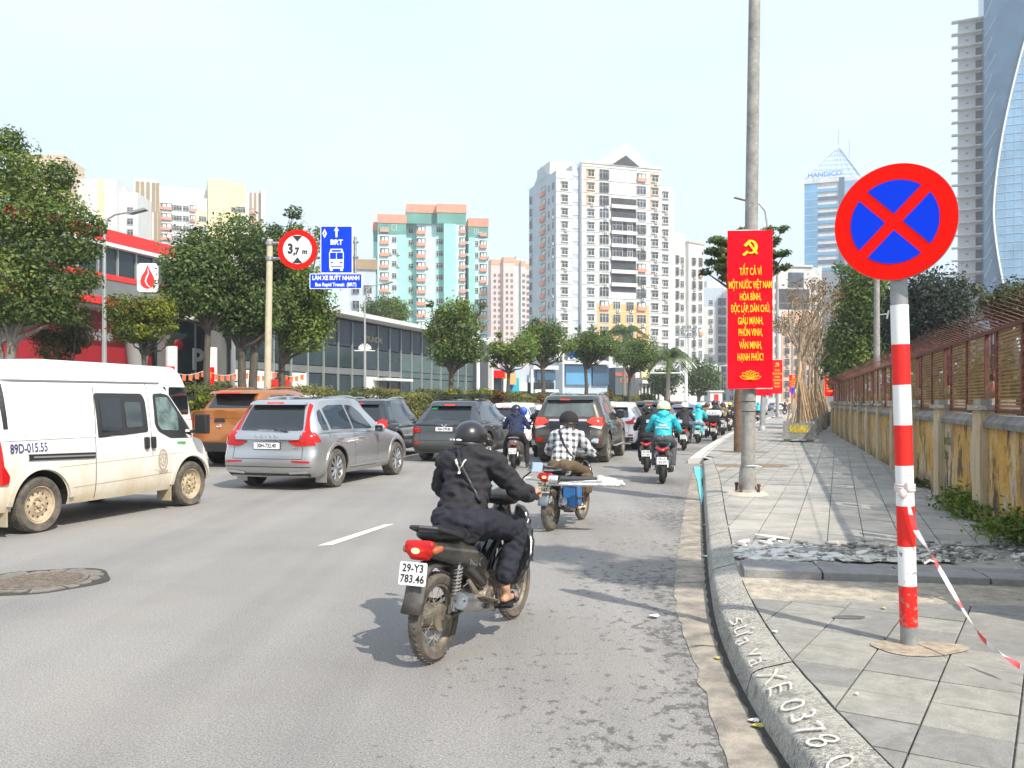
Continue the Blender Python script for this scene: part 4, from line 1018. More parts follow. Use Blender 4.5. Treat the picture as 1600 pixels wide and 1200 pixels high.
def win_mesh(w,h,style='frame',mul=1,gl=None):
    key=('w',round(w,2),round(h,2),style,mul,gl.name if gl else '')
    if key in _m:return _m[key]
    mb=MB();t=.09
    if style=='balcony':                      # deep dark loggia with parapet and clutter
        mb.box2((-w/2,.0,0),(w/2,.04,h),1)
        mb.box2((-w/2,-.5,0),(w/2,-.42,h*.36),3);mb.box2((-w/2,-.42,0),(-w/2+.06,0,h*.36),3);mb.box2((w/2-.06,-.42,0),(w/2,0,h*.36),3)
        mb.box2((-w/2,-.5,-.12),(w/2,0,0),3)
        for k in range(int(w/.3)+1):x=-w/2+w*k/int(w/.3);mb.box2((x-.02,-.47,h*.36),(x+.02,-.43,h*.52),2)
        mb.box2((-w/2,-.48,h*.52),(w/2,-.42,h*.545),2);mb.box2((-w*.3,-.05,h*.2),(-w*.02,-.02,h*.85),0);mb.box2((w*.08,-.05,h*.2),(w*.4,-.02,h*.9),0)
    else:
        mb.box2((-w/2,-.02,0),(w/2,.02,h),1)
        for a,b in (((-w/2-t,-.13,-t),(w/2+t,0,0)),((-w/2-t,-.13,h),(w/2+t,0,h+t)),((-w/2-t,-.12,0),(-w/2,0,h)),((w/2,-.12,0),(w/2+t,0,h))):mb.box2(a,b,2)
        for k in range(1,mul+1):x=-w/2+w*k/(mul+1);mb.box2((x-.04,-.07,0),(x+.04,-.02,h),2)
        mb.box2((-w/2,-.06,h*.68),(w/2,-.021,h*.68+.06),2)
        if style=='sill':mb.box2((-w/2-.25,-.35,-.2),(w/2+.25,-.0,-.1),2);mb.box2((-w/2-.25,-.45,h+.2),(w/2+.25,-.0,h+.32),2)
        if style=='grille':
            for k in range(6):x=-w/2+w*k/5;mb.box2((x-.025,-.4,-.05),(x+.025,-.36,h),4)
            for k in range(3):mb.box2((-w/2,-.4,h*k/2.1),(w/2,-.35,h*k/2.1+.05),4)
            mb.box2((-w/2,-.36,-.08),(w/2,0,-.03),4)
    me=mb.mesh('window',[WFR,gl or WGL,WFR,BSAL if style=='balcony' else WFR,RAILM]);_m[key]=me;return me
def ac_mesh():
    if 'acm' in _m:return _m['acm']
    mb=MB();mb.box((0,-.25,.3),(.85,.35,.6));mb.lathe([(.22,-.005),(.22,.0)],(-.12,-.43,.3),'Y',10,1);mb.add([(-.12+.22*math.cos(a),-.432,.3+.22*math.sin(a)) for a in np.linspace(0,2*PI,10,endpoint=False)],[tuple(range(10))],1,False)
    mb.box((-.3,-.2,-.03),(.05,.4,.05),mi=1);mb.box((.3,-.2,-.03),(.05,.4,.05),mi=1)
    _m['acm']=mb.mesh('air_conditioner',[ACM,RAILM]);return _m['acm']
def facade(o,x0,y0,ang,cols,z0,fh,nf,rn,ac=.25,skip=.0):   # cols: list of (x, w, h, style, mul)
    ca,sa_=math.cos(ang),math.sin(ang)
    for f in range(nf):
        for ci,(x,w,h,st,mul) in enumerate(cols):
            if rn.random()<skip:continue
            s2,m2=st,mul
            if st=='mix':s2=rn.choice(('frame','balcony','grille','grille','frame'));m2=2
            X=x0+ca*x+sa_*.02;Yy=y0+sa_*x-ca*.02
            link('window',win_mesh(w,h,s2,m2,WGL2 if rn.random()<.4 and s2 != 'balcony' else None),o,(X,Yy,z0+f*fh),(0,0,ang))
            if rn.random()<ac:link('air_conditioner',ac_mesh(),o,(X+ca*(w*.2),Yy+sa_*(w*.2)-ca*(.45 if s2=='balcony' else .0),z0+f*fh-(.85 if s2 != 'balcony' else -.1)),(0,0,ang))
def block(o,name,x0,x1,y0,y1,z0,z1,m):mb=MB();mb.box2((x0,y0,z0),(x1,y1,z1));return mb.build(name,m,o)

# --- white tower with gables
rn=random.Random(3);Y0=200;fh=3.05
o=bld('apartment_tower','tall white apartment tower with a gabled roof and orange lower balconies',909,Y0,R(18),'apartment tower')
H1=PZ(252,Y0)
block(o,'wall',0,20.5,0,22,0,H1,BW)
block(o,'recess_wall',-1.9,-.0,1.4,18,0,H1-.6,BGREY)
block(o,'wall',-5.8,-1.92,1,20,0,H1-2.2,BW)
block(o,'side_wall',-6,-5.81,1.02,19.9,0,H1-2.3,BGREY)  # white side turned from the sun, its shade put into the colour
block(o,'wall',20.52,25.2,2.4,21,0,H1-3.5,BW)
mb=MB();P=[(3.2,H1-.02),(5.2,H1+.1),(11.2,H1+5.3),(18.2,H1-.02)];mb.add([(x,-.25,z) for x,z in P]+[(x,18,z) for x,z in P],[(0,1,2,3),(7,6,5,4),(0,4,5,1),(1,5,6,2),(2,6,7,3)],0,False);gb=mb.build('gable',BW,o)
mb=MB();mb.add([(7.6,-.3,H1-.1),(14.6,-.3,H1-.1),(11.1,-.3,H1+2.3),(7.6,-.27,H1-.1),(14.6,-.27,H1-.1),(11.1,-.27,H1+2.3)],[(0,1,2),(0,3,4,1),(1,4,5,2),(2,5,3,0)],0,False);mb.build('gable_opening',WGL2,gb)
mb=MB();mb.add([(-6.05,6,H1-2.3),(-6.05,16,H1-2.3),(-6.05,11,H1+1.2),(-4,6,H1-2.3),(-4,16,H1-2.3),(-4,11,H1+1.2)],[(0,2,1),(0,3,5,2),(1,2,5,4),(3,4,5)],0,False);mb.build('gable',BGREY,o)  # side gable, shade put into its blue-grey as well
block(o,'roof_house',-6,0,5,14,H1-2.2,H1+.9,BW);block(o,'parapet',-.25,20.7,-.2,.05,H1-.3,H1+.35,BW)
nf=15;zb_=H1-2.9-fh*(nf-1)-.4
for k in range(nf+1):
    mb=MB();z=zb_+k*fh-.75;mb.box2((-.12,-.12,z),(20.6,.02,z+.16));mb.build('floor_band',BW,o)
    mb=MB();mb.box2((-5.9,.88,z),(-2,1.02,z+.16));mb.build('floor_band',BW,o)
block(o,'orange_wall',3.8,17.2,-.06,-.005,15.2,24.6,BORG)
for q,sx in ((0,1.1),(1,1.1),(2,1.1),(0,17.6),(1,17.6),(2,17.6)):block(o,'orange_surround',sx,sx+2.3,-.09,-.01,zb_+(nf-1-q)*fh-.6,zb_+(nf-1-q)*fh+2.0,BORG)
facade(o,0,-.06,0,[(2.3,1.5,1.35,'sill',1)],zb_,fh,nf,rn,.35)
facade(o,0,-.06,0,[(5.6,2.3,2.1,'mix',3)],zb_-.3,fh,nf,rn,.4)
facade(o,0,-.06,0,[(8.8,1.8,1.7,'mix',2),(12.2,1.8,1.7,'mix',2)],zb_-.1,fh,5,rn,.5)
facade(o,0,-.06,0,[(15.2,2.3,1.9,'mix',3)],zb_-.2,fh,nf,rn,.4);facade(o,0,-.06,0,[(18.8,1.6,1.4,'sill',1)],zb_,fh,nf,rn,.3)
mb=MB();mb.box2((7.4,-.12,zb_+5.3*fh),(13.8,-.05,zb_+12.5*fh));mb.build('loggia_recess',WGL2,o)
for k in range(6,13):mb=MB();mb.box2((7.3,-.75,zb_+k*fh-.95),(13.9,-.13,zb_+k*fh-.1));mb.build('loggia_parapet',BW,o)
for k in range(6,12,1):
    if k in (8,9,10):link('window',win_mesh(2.4,1.8,'grille',2),o,(9,-.13,zb_+k*fh+.1));link('window',win_mesh(1.2,1.8,'frame',1),o,(12.2,-.13,zb_+k*fh+.1))
facade(o,-5.8,.95,0,[(1.95,1.4,1.35,'sill',1)],zb_,fh,nf-1,rn,.2);facade(o,20.5,2.35,0,[(2.4,1.3,1.35,'sill',1)],zb_,fh,nf-1,rn,.15)
facade(o,-6,20,-PI/2,[(2,1.3,1.7,'grille',1),(14.5,1.3,1.6,'frame',1),(17.4,1.4,1.6,'frame',1)],zb_,fh,nf-1,rn,.3);facade(o,-6.02,20,-PI/2,[(10.5,3,2.2,'balcony',2)],zb_+3*fh,fh,nf-4,rn,.1)
for k in range(nf):mb=MB();mb.box2((-1.7,1.3,zb_+k*fh+.2),(-.3,1.42,zb_+k*fh+2.2));mb.build('recess_panel',mat('pale_blue_panel',(.55,.62,.68),.8),o)
# wing to the right
o=bld('apartment_block','white stepped apartment wing right behind the gabled tower',1052,225,R(40),'apartment block')
block(o,'wall',0,5,0,20,0,PZ(362,225),BW);block(o,'wall',5.02,11.5,-1,20,0,PZ(376,225),BW);block(o,'roof_edge',4.9,11.7,-1.2,8,PZ(376,225),PZ(374,225),BEIG)
facade(o,0,-.05,0,[(1.4,1.2,1.9,'grille',1),(3.5,1.2,1.6,'frame',1)],7,3.1,11,rn,.15);facade(o,5,-1.05,0,[(2,1.4,1.7,'grille',1),(4.8,1.4,2,'mix',2)],7,3.1,11,rn,.15)
# block behind the banner, left part
o=bld('apartment_block','white apartment block with a grey glazed stair strip left of the big banner',1080,285,R(12),'apartment block')
z1=PZ(432,285);block(o,'wall',0,4,0,18,0,z1,BW);block(o,'stair_glazing',1,3.3,-.15,-.02,2,z1-1,BGLD);block(o,'wall',4.02,15,-1,18,0,PZ(449,285),BW);block(o,'grey_wall',3.9,11,-1.1,-1.02,PZ(478,285),PZ(449,285),BGREY);block(o,'roof_house',7,12,3,10,PZ(449,285),PZ(436,285),BW)
facade(o,4,-1.15,0,[(2.4,1.3,1.5,'frame',1),(6.3,2.7,2.2,'grille',3),(9.8,1.3,1.5,'frame',1)],2.2,3.15,11,rn,.3)
# block right of the banner
o=bld('apartment_block','white and peach apartment block behind the bare planted saplings',1198,250,R(8),'apartment block')
z1=PZ(416,250);block(o,'wall',0,17,0,16,0,z1,BW);block(o,'peach_wall',4.6,15,-.2,-.01,0,PZ(486,250),BSAL if False else mat('render_peach',(.62,.4,.27),.85,var=.08,vs=.3))
block(o,'wall',17.02,24,2,18,0,z1-1,mat('render_lightgrey',(.5,.5,.5),.85,var=.06,vs=.3));block(o,'big_window',6.6,11.2,-.3,-.02,PZ(448,250),PZ(425,250),WGL);block(o,'dark_band',3.4,13,-.28,-.02,PZ(472,250),PZ(451,250),WGL2);block(o,'dark_band',3.4,13,-.28,-.02,PZ(482,250),PZ(474,250),WGL2);block(o,'roof_edge',3,14,-.5,6,z1+.01,z1+.6,BW)
facade(o,0,-.05,0,[(1.2,1.2,1.6,'frame',1),(3.0,1.1,1.8,'frame',1),(14.2,1.1,1.7,'frame',1),(16,1.1,1.7,'frame',1)],3,3.15,11,rn,.1);facade(o,0,-.25,0,[(6,1.5,1.6,'grille',1),(9,1.5,1.6,'grille',1),(12,1.5,1.6,'frame',1)],3,3.15,7,rn,.4);facade(o,17,1.95,0,[(4.6,.9,1.2,'frame',1)],6,4.2,7,rn,0)
# --- blue glass tower with the open pyramid top
o=bld('office_tower','distant blue glass tower topped by an open steel pyramid',1257,430,R(-22),'office tower');s=430/F/1.06
zt=PZ(282,430);wd=(1345-1257)*s
block(o,'wall',0,wd,0.3,wd,0,zt,BW);block(o,'blue_glazing',0,6.2,-.2,.28,0,zt-1,BGL);block(o,'stair_strip',16,18.5,-.3,.25,0,zt,BGLD);block(o,'right_glazing',18.6,wd-.2,-.1,.25,0,zt-2,BGLP);block(o,'cornice',-.3,16,-.6,2,zt-2,zt+.4,BW)
for k in range(17):z=zt-5-k*3.9;mb=MB();mb.box2((6.3,-.25,z-1.6),(15.9,.2,z));mb.build('window_band',BGLD if k % 2 else BGL,o)
for k in range(20):z=zt-2-k*3.9;mb=MB();mb.box2((0,-.28,z),(6.2,-.21,z+.15));mb.build('glazing_bar',WFR,o)
ap=Vector(((1309-1257)*s,10,PZ(224,430)));cs=[Vector((-.2,.2,zt+.5)),Vector((wd+.2,.2,PZ(285,430))),Vector((wd,wd,zt)),Vector((0,wd,zt))]
PYR=mat('pyramid_steel',(.55,.6,.66),.5,.2)
for c in cs:mb=MB();mb.tube([c,ap],.32,5);mb.build('pyramid_beam',PYR,o)
for i in range(4):
    for k in range(1,7):
        t=k/7;a,b_=cs[i].lerp(ap,t),cs[(i+1) % 4].lerp(ap,t);mb=MB();mb.tube([a,b_],.14,4);q=cs[i].lerp(cs[(i+1) % 4],t);mb.tube([q,ap],.12,4);mb.build('pyramid_beam',PYR,o)
mb=MB();q_=[c.lerp(ap,.02)+Vector((0,.5,0)) for c in cs];mb.add(q_+[ap-Vector((0,0,1))],[(0,1,4),(1,2,4),(2,3,4),(3,0,4)],0,False);mb.build('pyramid_glazing',mat('pyramid_glass',(.42,.55,.68),.3),o)
put('rooftop_lettering',text_mesh('HANDICO',3.4,mat('letter_blue',(.1,.2,.55),.5),.3,.06),o,M4((9.5,-.7,zt+1.9),(1,0,0),(0,0,1)))
mb=MB();mb.tube([ap,ap+Vector((0,0,8))],.1,4);mb.tube([ap+Vector((5,0,-14)),ap+Vector((5,0,2))],.1,4);mb.build('antenna',RAILM,o)
block(o,'machine_room',6,14,6,14,zt,zt+6,BGLP)
# --- right tower grid and curved glass tower
o=bld('apartment_tower','grey white tower with stacked balcony slabs at the upper right',1494,225,R(-25),'apartment tower');s=225/F/1.12
wd=45*s;zt=PZ(34,225);block(o,'wall',.5,wd,1,5,0,zt,mat('render_tower',(.6,.6,.6),.8,var=.05,vs=.3));
sl_=MB();sl_.box2((-1.1,-.9,0),(wd-.1,1.0,.3));slm=sl_.mesh('balcony_slab',BW);wl=MB();wl.box2((wd-2.2,.9,.5),(wd-.4,1.02,2.7));wlm=wl.mesh('window',WGL2);vt=MB();vt.box2((2.2,.93,1.5),(2.9,1.02,2.0));vtm=vt.mesh('vent',mat('vent_grey',(.3,.3,.3),.7))
for k in range(33):
    z=zt-k*3.27;
    if z<3:break
    link('balcony_slab',slm,o,(0,0,z-.3));link('window',wlm,o,(0,0,z-3.4));link('vent',vtm,o,(0,0,z-3.4))
block(o,'corner_strip',wd-.35,wd,.6,.98,0,zt,BW)
o=bld('office_tower','blue curved glass office tower cut off by the right border',1537,215,R(-25),'office tower');s=215/F/1.12
zt=125;block(o,'dark_glazing',0,24,0,20,0,zt,BGLD)
def curve_x(z):py=HZ-(z-1.6)/s;return ((1600-1551)*0+(1551+49*max(0,(300-py)/300)**1.6+(26*max(0,(py-300)/180)**1.5))-1536)*s
mb=MB();zs=np.linspace(2,zt,60)
for z in zs:x=max(.5,curve_x(z));mb.v+=[(x,-.25,z),(24,-.25,z),(24,-.02,z)]
for i in range(59):mb.f+=[(3*i,3*i+1,3*i+4,3*i+3)];mb.mi+=[0];mb.sm+=[False]
mb.build('curved_glazing',BGLP,o)
mb=MB();mb.tube([(max(.5,curve_x(z)),-.35,z) for z in zs],.22,6);mb.build('white_edge',WHITE,o)
for k in range(60):
    z=4+k*2.05;
    if z>zt:break
    mb=MB();mb.box2((max(.5,curve_x(z)),-.36,z),(24,-.26,z+.12));mb.build('glazing_bar',mat('bar_grey',(.4,.48,.55),.5),o)
for k in range(12):mb=MB();x=2.8+k*1.9;zz=[z for z in zs if curve_x(z)<x];mb.box2((x,-.33,min(zz) if zz else 2),(x+.08,-.27,max(zz) if zz else 3));mb.build('glazing_bar',mat('bar_grey',(.4,.48,.55),.5),o)
for k in range(24):
    z=zt-5-k*4.6;
    if z<5:break
    mb=MB();mb.tube([(.2,-.1,z),(1.8 if k % 2 else 2.6,-.1,z+4.4)],.12,4);mb.build('brace',mat('brace_grey',(.2,.26,.31),.5),o)
# --- mint tower
rn=random.Random(5);Y0=228;fm=3.18
o=bld('apartment_tower','mint green apartment tower with salmon balconies and parapets',590,Y0,R(8),'apartment tower')
zt=PZ(331,Y0);sx=Y0/F*1.17
for nm,xa,xb,ya,dz,m in (('wall',0,38,0,-1.0,MINTP),('wall',38.5,52,4,2.2,MINTP),('wall',52.02,90,1.5,2.2,MINTP),('wall',90.02,117,-1,1.6,MINTP),('wall',123,150,2.5,-.8,MINTP)):
    block(o,nm,xa*sx,xb*sx,ya,24,0,zt+dz,m)
for nm,xa,xb,ya,dz in (('mint_wall',26,38,-.12,-1.0),('mint_wall',38.1,50,3.85,2.2),('mint_wall',78,110,1.35,2.2),('mint_wall',88,104,-1.15,1.6),('mint_wall',123.2,132,2.35,-.8),('mint_wall',-6,-.1,3,-2.5)):
    block(o,nm,xa*sx,xb*sx,ya,ya+.13 if xa>-5 else 20,0,zt+dz,MINT)
for xa,xb,ya,dz in ((0,38,0,-1.0),(38.5,78,1.2,2.2),(79,118,-1,2.0),(123,150,2.5,-.8),(-6,-.2,3,-2.5)):
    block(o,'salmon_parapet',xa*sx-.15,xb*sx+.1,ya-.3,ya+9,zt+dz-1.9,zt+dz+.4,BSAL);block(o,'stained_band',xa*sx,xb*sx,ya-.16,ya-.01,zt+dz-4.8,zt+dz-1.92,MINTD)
block(o,'roof_house',50*sx,75*sx,5,12,zt+2.2,zt+4.2,BW)
zz=zt-5.2;nfl=12
for f in range(nfl):
    z=zz-f*fm
    for xa,w,ya,st in ((9,2.3,-.02,'balcony'),(22,1.1,-.02,'frame'),(58,2.4,1.45,'balcony'),(43,1.1,3.8,'frame'),(83,1.6,1.3,'frame'),(113,1.6,-1.05,'balcony'),(133.5,1.0,2.45,'frame'),(143,1.9,2.45,'balcony')):
        link('window',win_mesh(w,2.0 if st=='balcony' else 1.3,st,2 if w>1.2 else 1,WGL2),o,(xa*sx+(.3 if xa==43 else 0),ya-.05,z+(0 if st=='balcony' else .5)))
        if rn.random()<.25:link('air_conditioner',ac_mesh(),o,(xa*sx+w*.5+.5,ya-.05,z+.3))
# pink towers behind
o=bld('apartment_tower','pale pink slender tower between the mint tower and the gabled tower',769,455,R(12),'apartment tower');s=455/F
for i,(xa,xb,y,py) in enumerate(((0,6,3,403),(6.05,12,0,400),(12.05,15.5,2,403),(15.55,18,0,405),(18.05,22,3,408))):
    block(o,'wall',xa,xb,y,22,0,PZ(py,455),(PINK,PINK,BW,BW,PINK)[i]);block(o,'orange_crown',xa+.1,xb-.1,y-.2,y-.01,PZ(py+9,455),PZ(py+1,455),mat('crown_orange',(.6,.34,.2),.85))
block(o,'roof_house',14,19,5,11,PZ(405,455),PZ(396,455),BGREY)
facade(o,0,-.1,0,[(8,1.2,1.5,'frame',1),(10.5,1.2,1.5,'frame',1),(17,1.4,1.5,'frame',1)],34,3.1,12,rn,0);facade(o,0,2.9,0,[(2,1.2,1.5,'frame',1),(4.4,1.2,1.5,'frame',1),(20,1.4,1.5,'frame',1)],34,3.1,12,rn,0)
# yellow and white complex at the left
Y0=268;s=Y0/F
o=bld('apartment_complex','white and yellow apartment complex behind the red showroom roof',209,Y0,R(22),'apartment complex')
zt=PZ(278,Y0);X=lambda px:(px-209)*s/math.cos(R(22))*.93
block(o,'wall',0,X(318),0,16,0,zt-4.5,BW);block(o,'striped_wall',-.2,X(244),-.3,10,0,zt,BW);block(o,'wall',X(244)+.05,X(330),4,14,zt-4.5,zt-.8,BW);block(o,'yellow_wall',X(318)+.05,X(352),-1,12,0,zt+1.8,BCRM);block(o,'yellow_wall',X(352)+.05,X(376),.5,12,0,zt+1.2,BCRM);block(o,'wall',X(376)+.05,X(400),1.5,12,0,zt-1,BW);block(o,'wall',X(400)+.05,X(408),0,12,0,zt,BW);block(o,'yellow_wall',X(301),X(317),-.3,-.02,0,zt-8.5,BCRM)
for k,px in enumerate((212,219,227,235,241)):
    for j in range(3):mb=MB();xx=X(px)+(.6 if j % 2 else 0);mb.box2((xx,-.45,zt-1-(j+1)*9),(xx+1.0,-.31,zt-1-j*9));mb.build('brown_stripe',BROWNP,o)
for k,px in enumerate((383,390,397)):mb=MB();mb.box2((X(px),1.3,20),(X(px)+.7,1.48,zt-1));mb.build('brown_stripe',BROWNP,o)
facade(o,0,-.05,0,[(X(256),3.4,2.0,'balcony',2),(X(267),1.5,1.5,'frame',1),(X(275),1.5,1.5,'frame',1),(X(285),1.7,1.5,'frame',1),(X(295),1.7,2.0,'balcony',1)],zt-9-3.2*8,3.2,9,rn,0)
facade(o,0,-.35,0,[(X(310),2.2,1.6,'frame',2)],zt-12-3.2*7,3.2,8,rn,0);facade(o,0,.45,0,[(X(358),1.6,1.4,'frame',1),(X(368),3,1.8,'frame',3)],zt-8-3.2*7,3.2,8,rn,0);facade(o,0,1.45,0,[(X(388),2.2,1.8,'balcony',1)],zt-8-3.2*7,3.2,8,rn,0)
o=bld('apartment_block','white apartment block with a yellow edge left of the tall lamp post',118,240,R(5),'apartment block')
zt=PZ(296,240);s=240/F;block(o,'wall',0,11,0,14,0,zt+3,BW);block(o,'yellow_wall',6.2,7.6,-.3,-.02,0,zt+3,BCRM);block(o,'wall',7.7,16,2,14,0,zt,BW)
facade(o,0,1.95,0,[(14,1.6,1.7,'frame',1)],zt-6-3.1*8,3.1,9,rn,0)
o=bld('apartment_block','beige block peeping between the branches of the big left tree',20,230,R(5),'apartment block');block(o,'wall',0,13,0,14,0,PZ(240,230),BEIG);facade(o,0,-.05,0,[(3,1.6,1.6,'frame',1),(7,1.6,1.6,'frame',1),(10.5,1.6,1.6,'frame',1)],20,3.2,14,rn,0)
o=bld('apartment_block','grey mid rise block behind the blue bus lane sign',545,175,R(10),'apartment block');zt=PZ(402,175);block(o,'wall',0,5.4,0,12,0,zt,BGREY);block(o,'brown_cornice',-.3,5.7,-.4,6,zt-2.4,zt-.4,BROWNP);facade(o,0,-.05,0,[(1.4,1.3,1.5,'grille',1),(3.8,1.5,1.5,'grille',2)],11,3.2,5,rn,.4)
o=bld('apartment_block','pale low block seen under the blue bus lane sign',505,200,R(10),'apartment block');block(o,'wall',0,9,0,12,0,PZ(452,200),MINTP);block(o,'mint_wall',6.5,9,-.2,-.01,0,PZ(452,200),MINT);facade(o,0,-.05,0,[(2.5,1.3,1.5,'frame',1),(5,1.3,1.5,'frame',1)],11,3.2,4,rn,0)

# ============================================================ showrooms on the left
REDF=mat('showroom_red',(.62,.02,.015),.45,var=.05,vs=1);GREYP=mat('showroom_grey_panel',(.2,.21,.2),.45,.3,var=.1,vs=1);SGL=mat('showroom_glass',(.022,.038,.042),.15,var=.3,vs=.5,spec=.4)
SGLT=mat('showroom_glass_tinted',(.08,.12,.115),.2,var=.2,vs=.6,spec=.6);WCOL=mat('column_white',(.66,.65,.62),.6,var=.05,vs=2);MULL=mat('mullion',(.33,.36,.35),.5,.3)
NAVY=mat('navy_fascia',(.012,.025,.045),.3,var=.25,vs=.5,spec=.6);FASC=mat('roof_fascia',(.62,.62,.6),.6,var=.05,vs=.5)
def strip_bld(name,label,p0,ang,cat):return empty(name,(p0[0],p0[1],.15),ang,label,cat)
# local frame: x runs along the facade away from the camera, y to the left into the building (ang from +X)
AF=math.atan2(1,.3)
o=strip_bld('car_showroom','red and grey two storey car showroom with a white flame logo',(-27.5,41.0),AF,'showroom')
Lx=22.0
def sbox(o,nm,x0,x1,d0,d1,z0,z1,m):mb=MB();mb.box2((x0,d0,z0),(x1,d1,z1));return mb.build(nm,m,o)
zR=lambda z:z-.15
sbox(o,'main_wall',-6,Lx,3.4,16,0,11.2,GREYP)
sbox(o,'red_parapet',-6,Lx-2.2,.3,12,11.1,11.9,REDF);sbox(o,'white_eave',-6,Lx-2,.1,3,10.85,11.08,FASC)
for k in range(16):
    x=-5+k*1.62;sbox(o,'upper_window',x,x+1.48,.62,.7,9.2,10.84,SGL);sbox(o,'window_mullion',x-.12,x-.02,.5,.72,9.2,10.84,MULL)
sbox(o,'red_band',-6,Lx-4.4,.25,1.2,8.85,9.18,REDF);sbox(o,'red_band',Lx-4.2,Lx+1.4,.25,1.2,8.55,8.88,REDF)
for k in range(7):
    x=-5.5+k*4;sbox(o,'grey_panel',x,x+3.94,.3,.42,7.75,8.83,GREYP)
sbox(o,'red_band',-6,Lx+2.2,.1,1.3,7.3,7.73,REDF);sbox(o,'soffit',-6,Lx,.35,3.4,7.1,7.28,mat('soffit_grey',(.3,.28,.28),.8))
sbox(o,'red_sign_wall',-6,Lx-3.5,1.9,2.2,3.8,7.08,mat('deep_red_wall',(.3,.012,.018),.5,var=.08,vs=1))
put('service_lettering',text_mesh('service',1.05,WHITE,.05,.025),o,M4((12.3,1.86,5.6),(1,0,0),(0,0,1)))
for k in range(5):x=-3+k*3.7;sbox(o,'shop_window',x,x+3.3,2.0,2.06,.25,3.7,SGL);sbox(o,'window_mullion',x+1.6,x+1.68,1.94,1.99,.25,3.7,MULL);sbox(o,'red_pilaster',x-.32,x-.05,1.7,2.3,0,3.75,REDF)
mb=MB();mb.lathe([(.55,0),(.55,3.5),(.75,5),(1.1,6.6),(1.5,7.1)],(Lx-6.5,1.4,0),n=20);mb.build('flared_column',mat('column_grey',(.3,.3,.3),.6),o)
sbox(o,'shop_window',Lx-5,Lx+1,1.2,1.3,.2,7.1,SGL)
mb=MB();q=0
pts=[];W_,Hh=1.55,2.1
def rrect(w,h,r,n=5):
    out=[]
    for cx,cy,a in ((w/2-r,h/2-r,0),(-w/2+r,h/2-r,90),(-w/2+r,-h/2+r,180),(w/2-r,-h/2+r,270)):
        for k in range(n+1):t=R(a+90*k/n);out.append((cx+r*math.cos(t),cy+r*math.sin(t)))
    return out
lg=empty('logo_sign',At(231,434,49),0,'white rounded logo box with a red flame drop on the showroom corner','logo sign')
mb=MB();mb.prism(rrect(1.2,1.68,.2),M4((0,0,0),(1,.1,0),(0,0,1)) @ Matrix.Translation((0,0,-.5)),.5);mb.build('logo_box',mat('logo_box_dark',(.08,.07,.08),.5),lg)
mb=MB();mb.prism(rrect(1.16,1.64,.2),M4((0,-.01,0),(1,.1,0),(0,0,1)),.02);mb.build('logo_face',WHITE,lg)
td=[(.4*math.cos(a),-.22+.4*math.sin(a)) for a in np.linspace(R(160),R(380),20)]+[(.3,.12),(.16,.38),(.0,.72),(-.14,.38),(-.3,.12)]
M_=M4((0,-.035,0),(1,.1,0),(0,0,1));mb=MB();mb.prism(td,M_,.012);mb.build('flame_drop',REDF,lg)
mb=MB();mb.tube([M_ @ Vector((x,y,.014)) for x,y in ((.02,.5),(.05,.25),(-.06,.02),(-.12,-.2),(-.02,-.42),(.16,-.56))],[.015,.035,.045,.045,.035,.02],6,flat=.3);mb.build('white_curve',WHITE,lg)
# second, glass fronted part with the white columns
AG=math.atan2(1,.373);P0=(-22.5,46)
o=strip_bld('electronics_store','dark glass store front with tall white columns and white lettering behind the trees',(-20.0,55.0),AG,'store')
sbox(o,'main_wall',-2,13,.6,1.4,0,6.9,GREYP);sbox(o,'roof_edge',-2,13,-.2,.6,6.6,6.95,FASC)
for k in range(7):sbox(o,'shop_window',-1.8+k*2.1,.2+k*2.1,.45,.55,.2,6.5,SGL);sbox(o,'window_mullion',.21+k*2.1,.29+k*2.1,.35,.56,.2,6.5,MULL)
put('store_lettering',text_mesh('Pico',1.9,WHITE,.06,.05,xs=1.1),o,M4((1.6,.3,4.1),(1,0,0),(0,0,1)))
put('store_lettering',text_mesh('GIẢI PHÁP CÔNG NGHỆ',.34,WHITE,.04,.02),o,M4((1.6,.3,3.15),(1,0,0),(0,0,1)))
mb=MB();mb.ell((-1.4,.3,5.0),(.42,.1,.34));mb.build('red_emblem',REDF,o)
sbox(o,'stacked_goods',1,2.6,-1.4,-.4,0,1.2,mat('carton',(.55,.5,.42),.9,var=.2,vs=3))
YEL=mat('banner_yellow',(.85,.55,.03),.6)
for i,(px,Y,w) in enumerate(((268,49,.32),(330,50,.34),(371,52,.4),(392,53,.36))):
    c=empty('white_column',(PX(px,Y),Y,.15),0,('white column with a red sale banner left of the store lettering','white column with a yellow lettered red banner right of the store lettering','white column behind the forked tree trunk','white column between forked trunk and gantry post')[i],'column','white columns of the glass store')
    mb=MB();mb.lathe([(w,0),(w,4.6)],n=14);mb.build('shaft',WCOL,c)
    if i<2:
        mb=MB();mb.box((0,-w-.03,1.9),(.62,.03,3.1));bb=mb.build('sale_banner',RED,c)
        put('banner_lettering',text_mesh(('SALE' if i==0 else '50%'),.3,YEL,.01,.01),bb,M4((0,-w-.05,2.1),(0,0,1),(-1,0,0)))
        put('banner_lettering',text_mesh(('TẾT' if i==0 else 'GIẢM'),.26,WHITE,.01,.01),bb,M4((0,-w-.05,1.0),(0,0,1),(-1,0,0)))
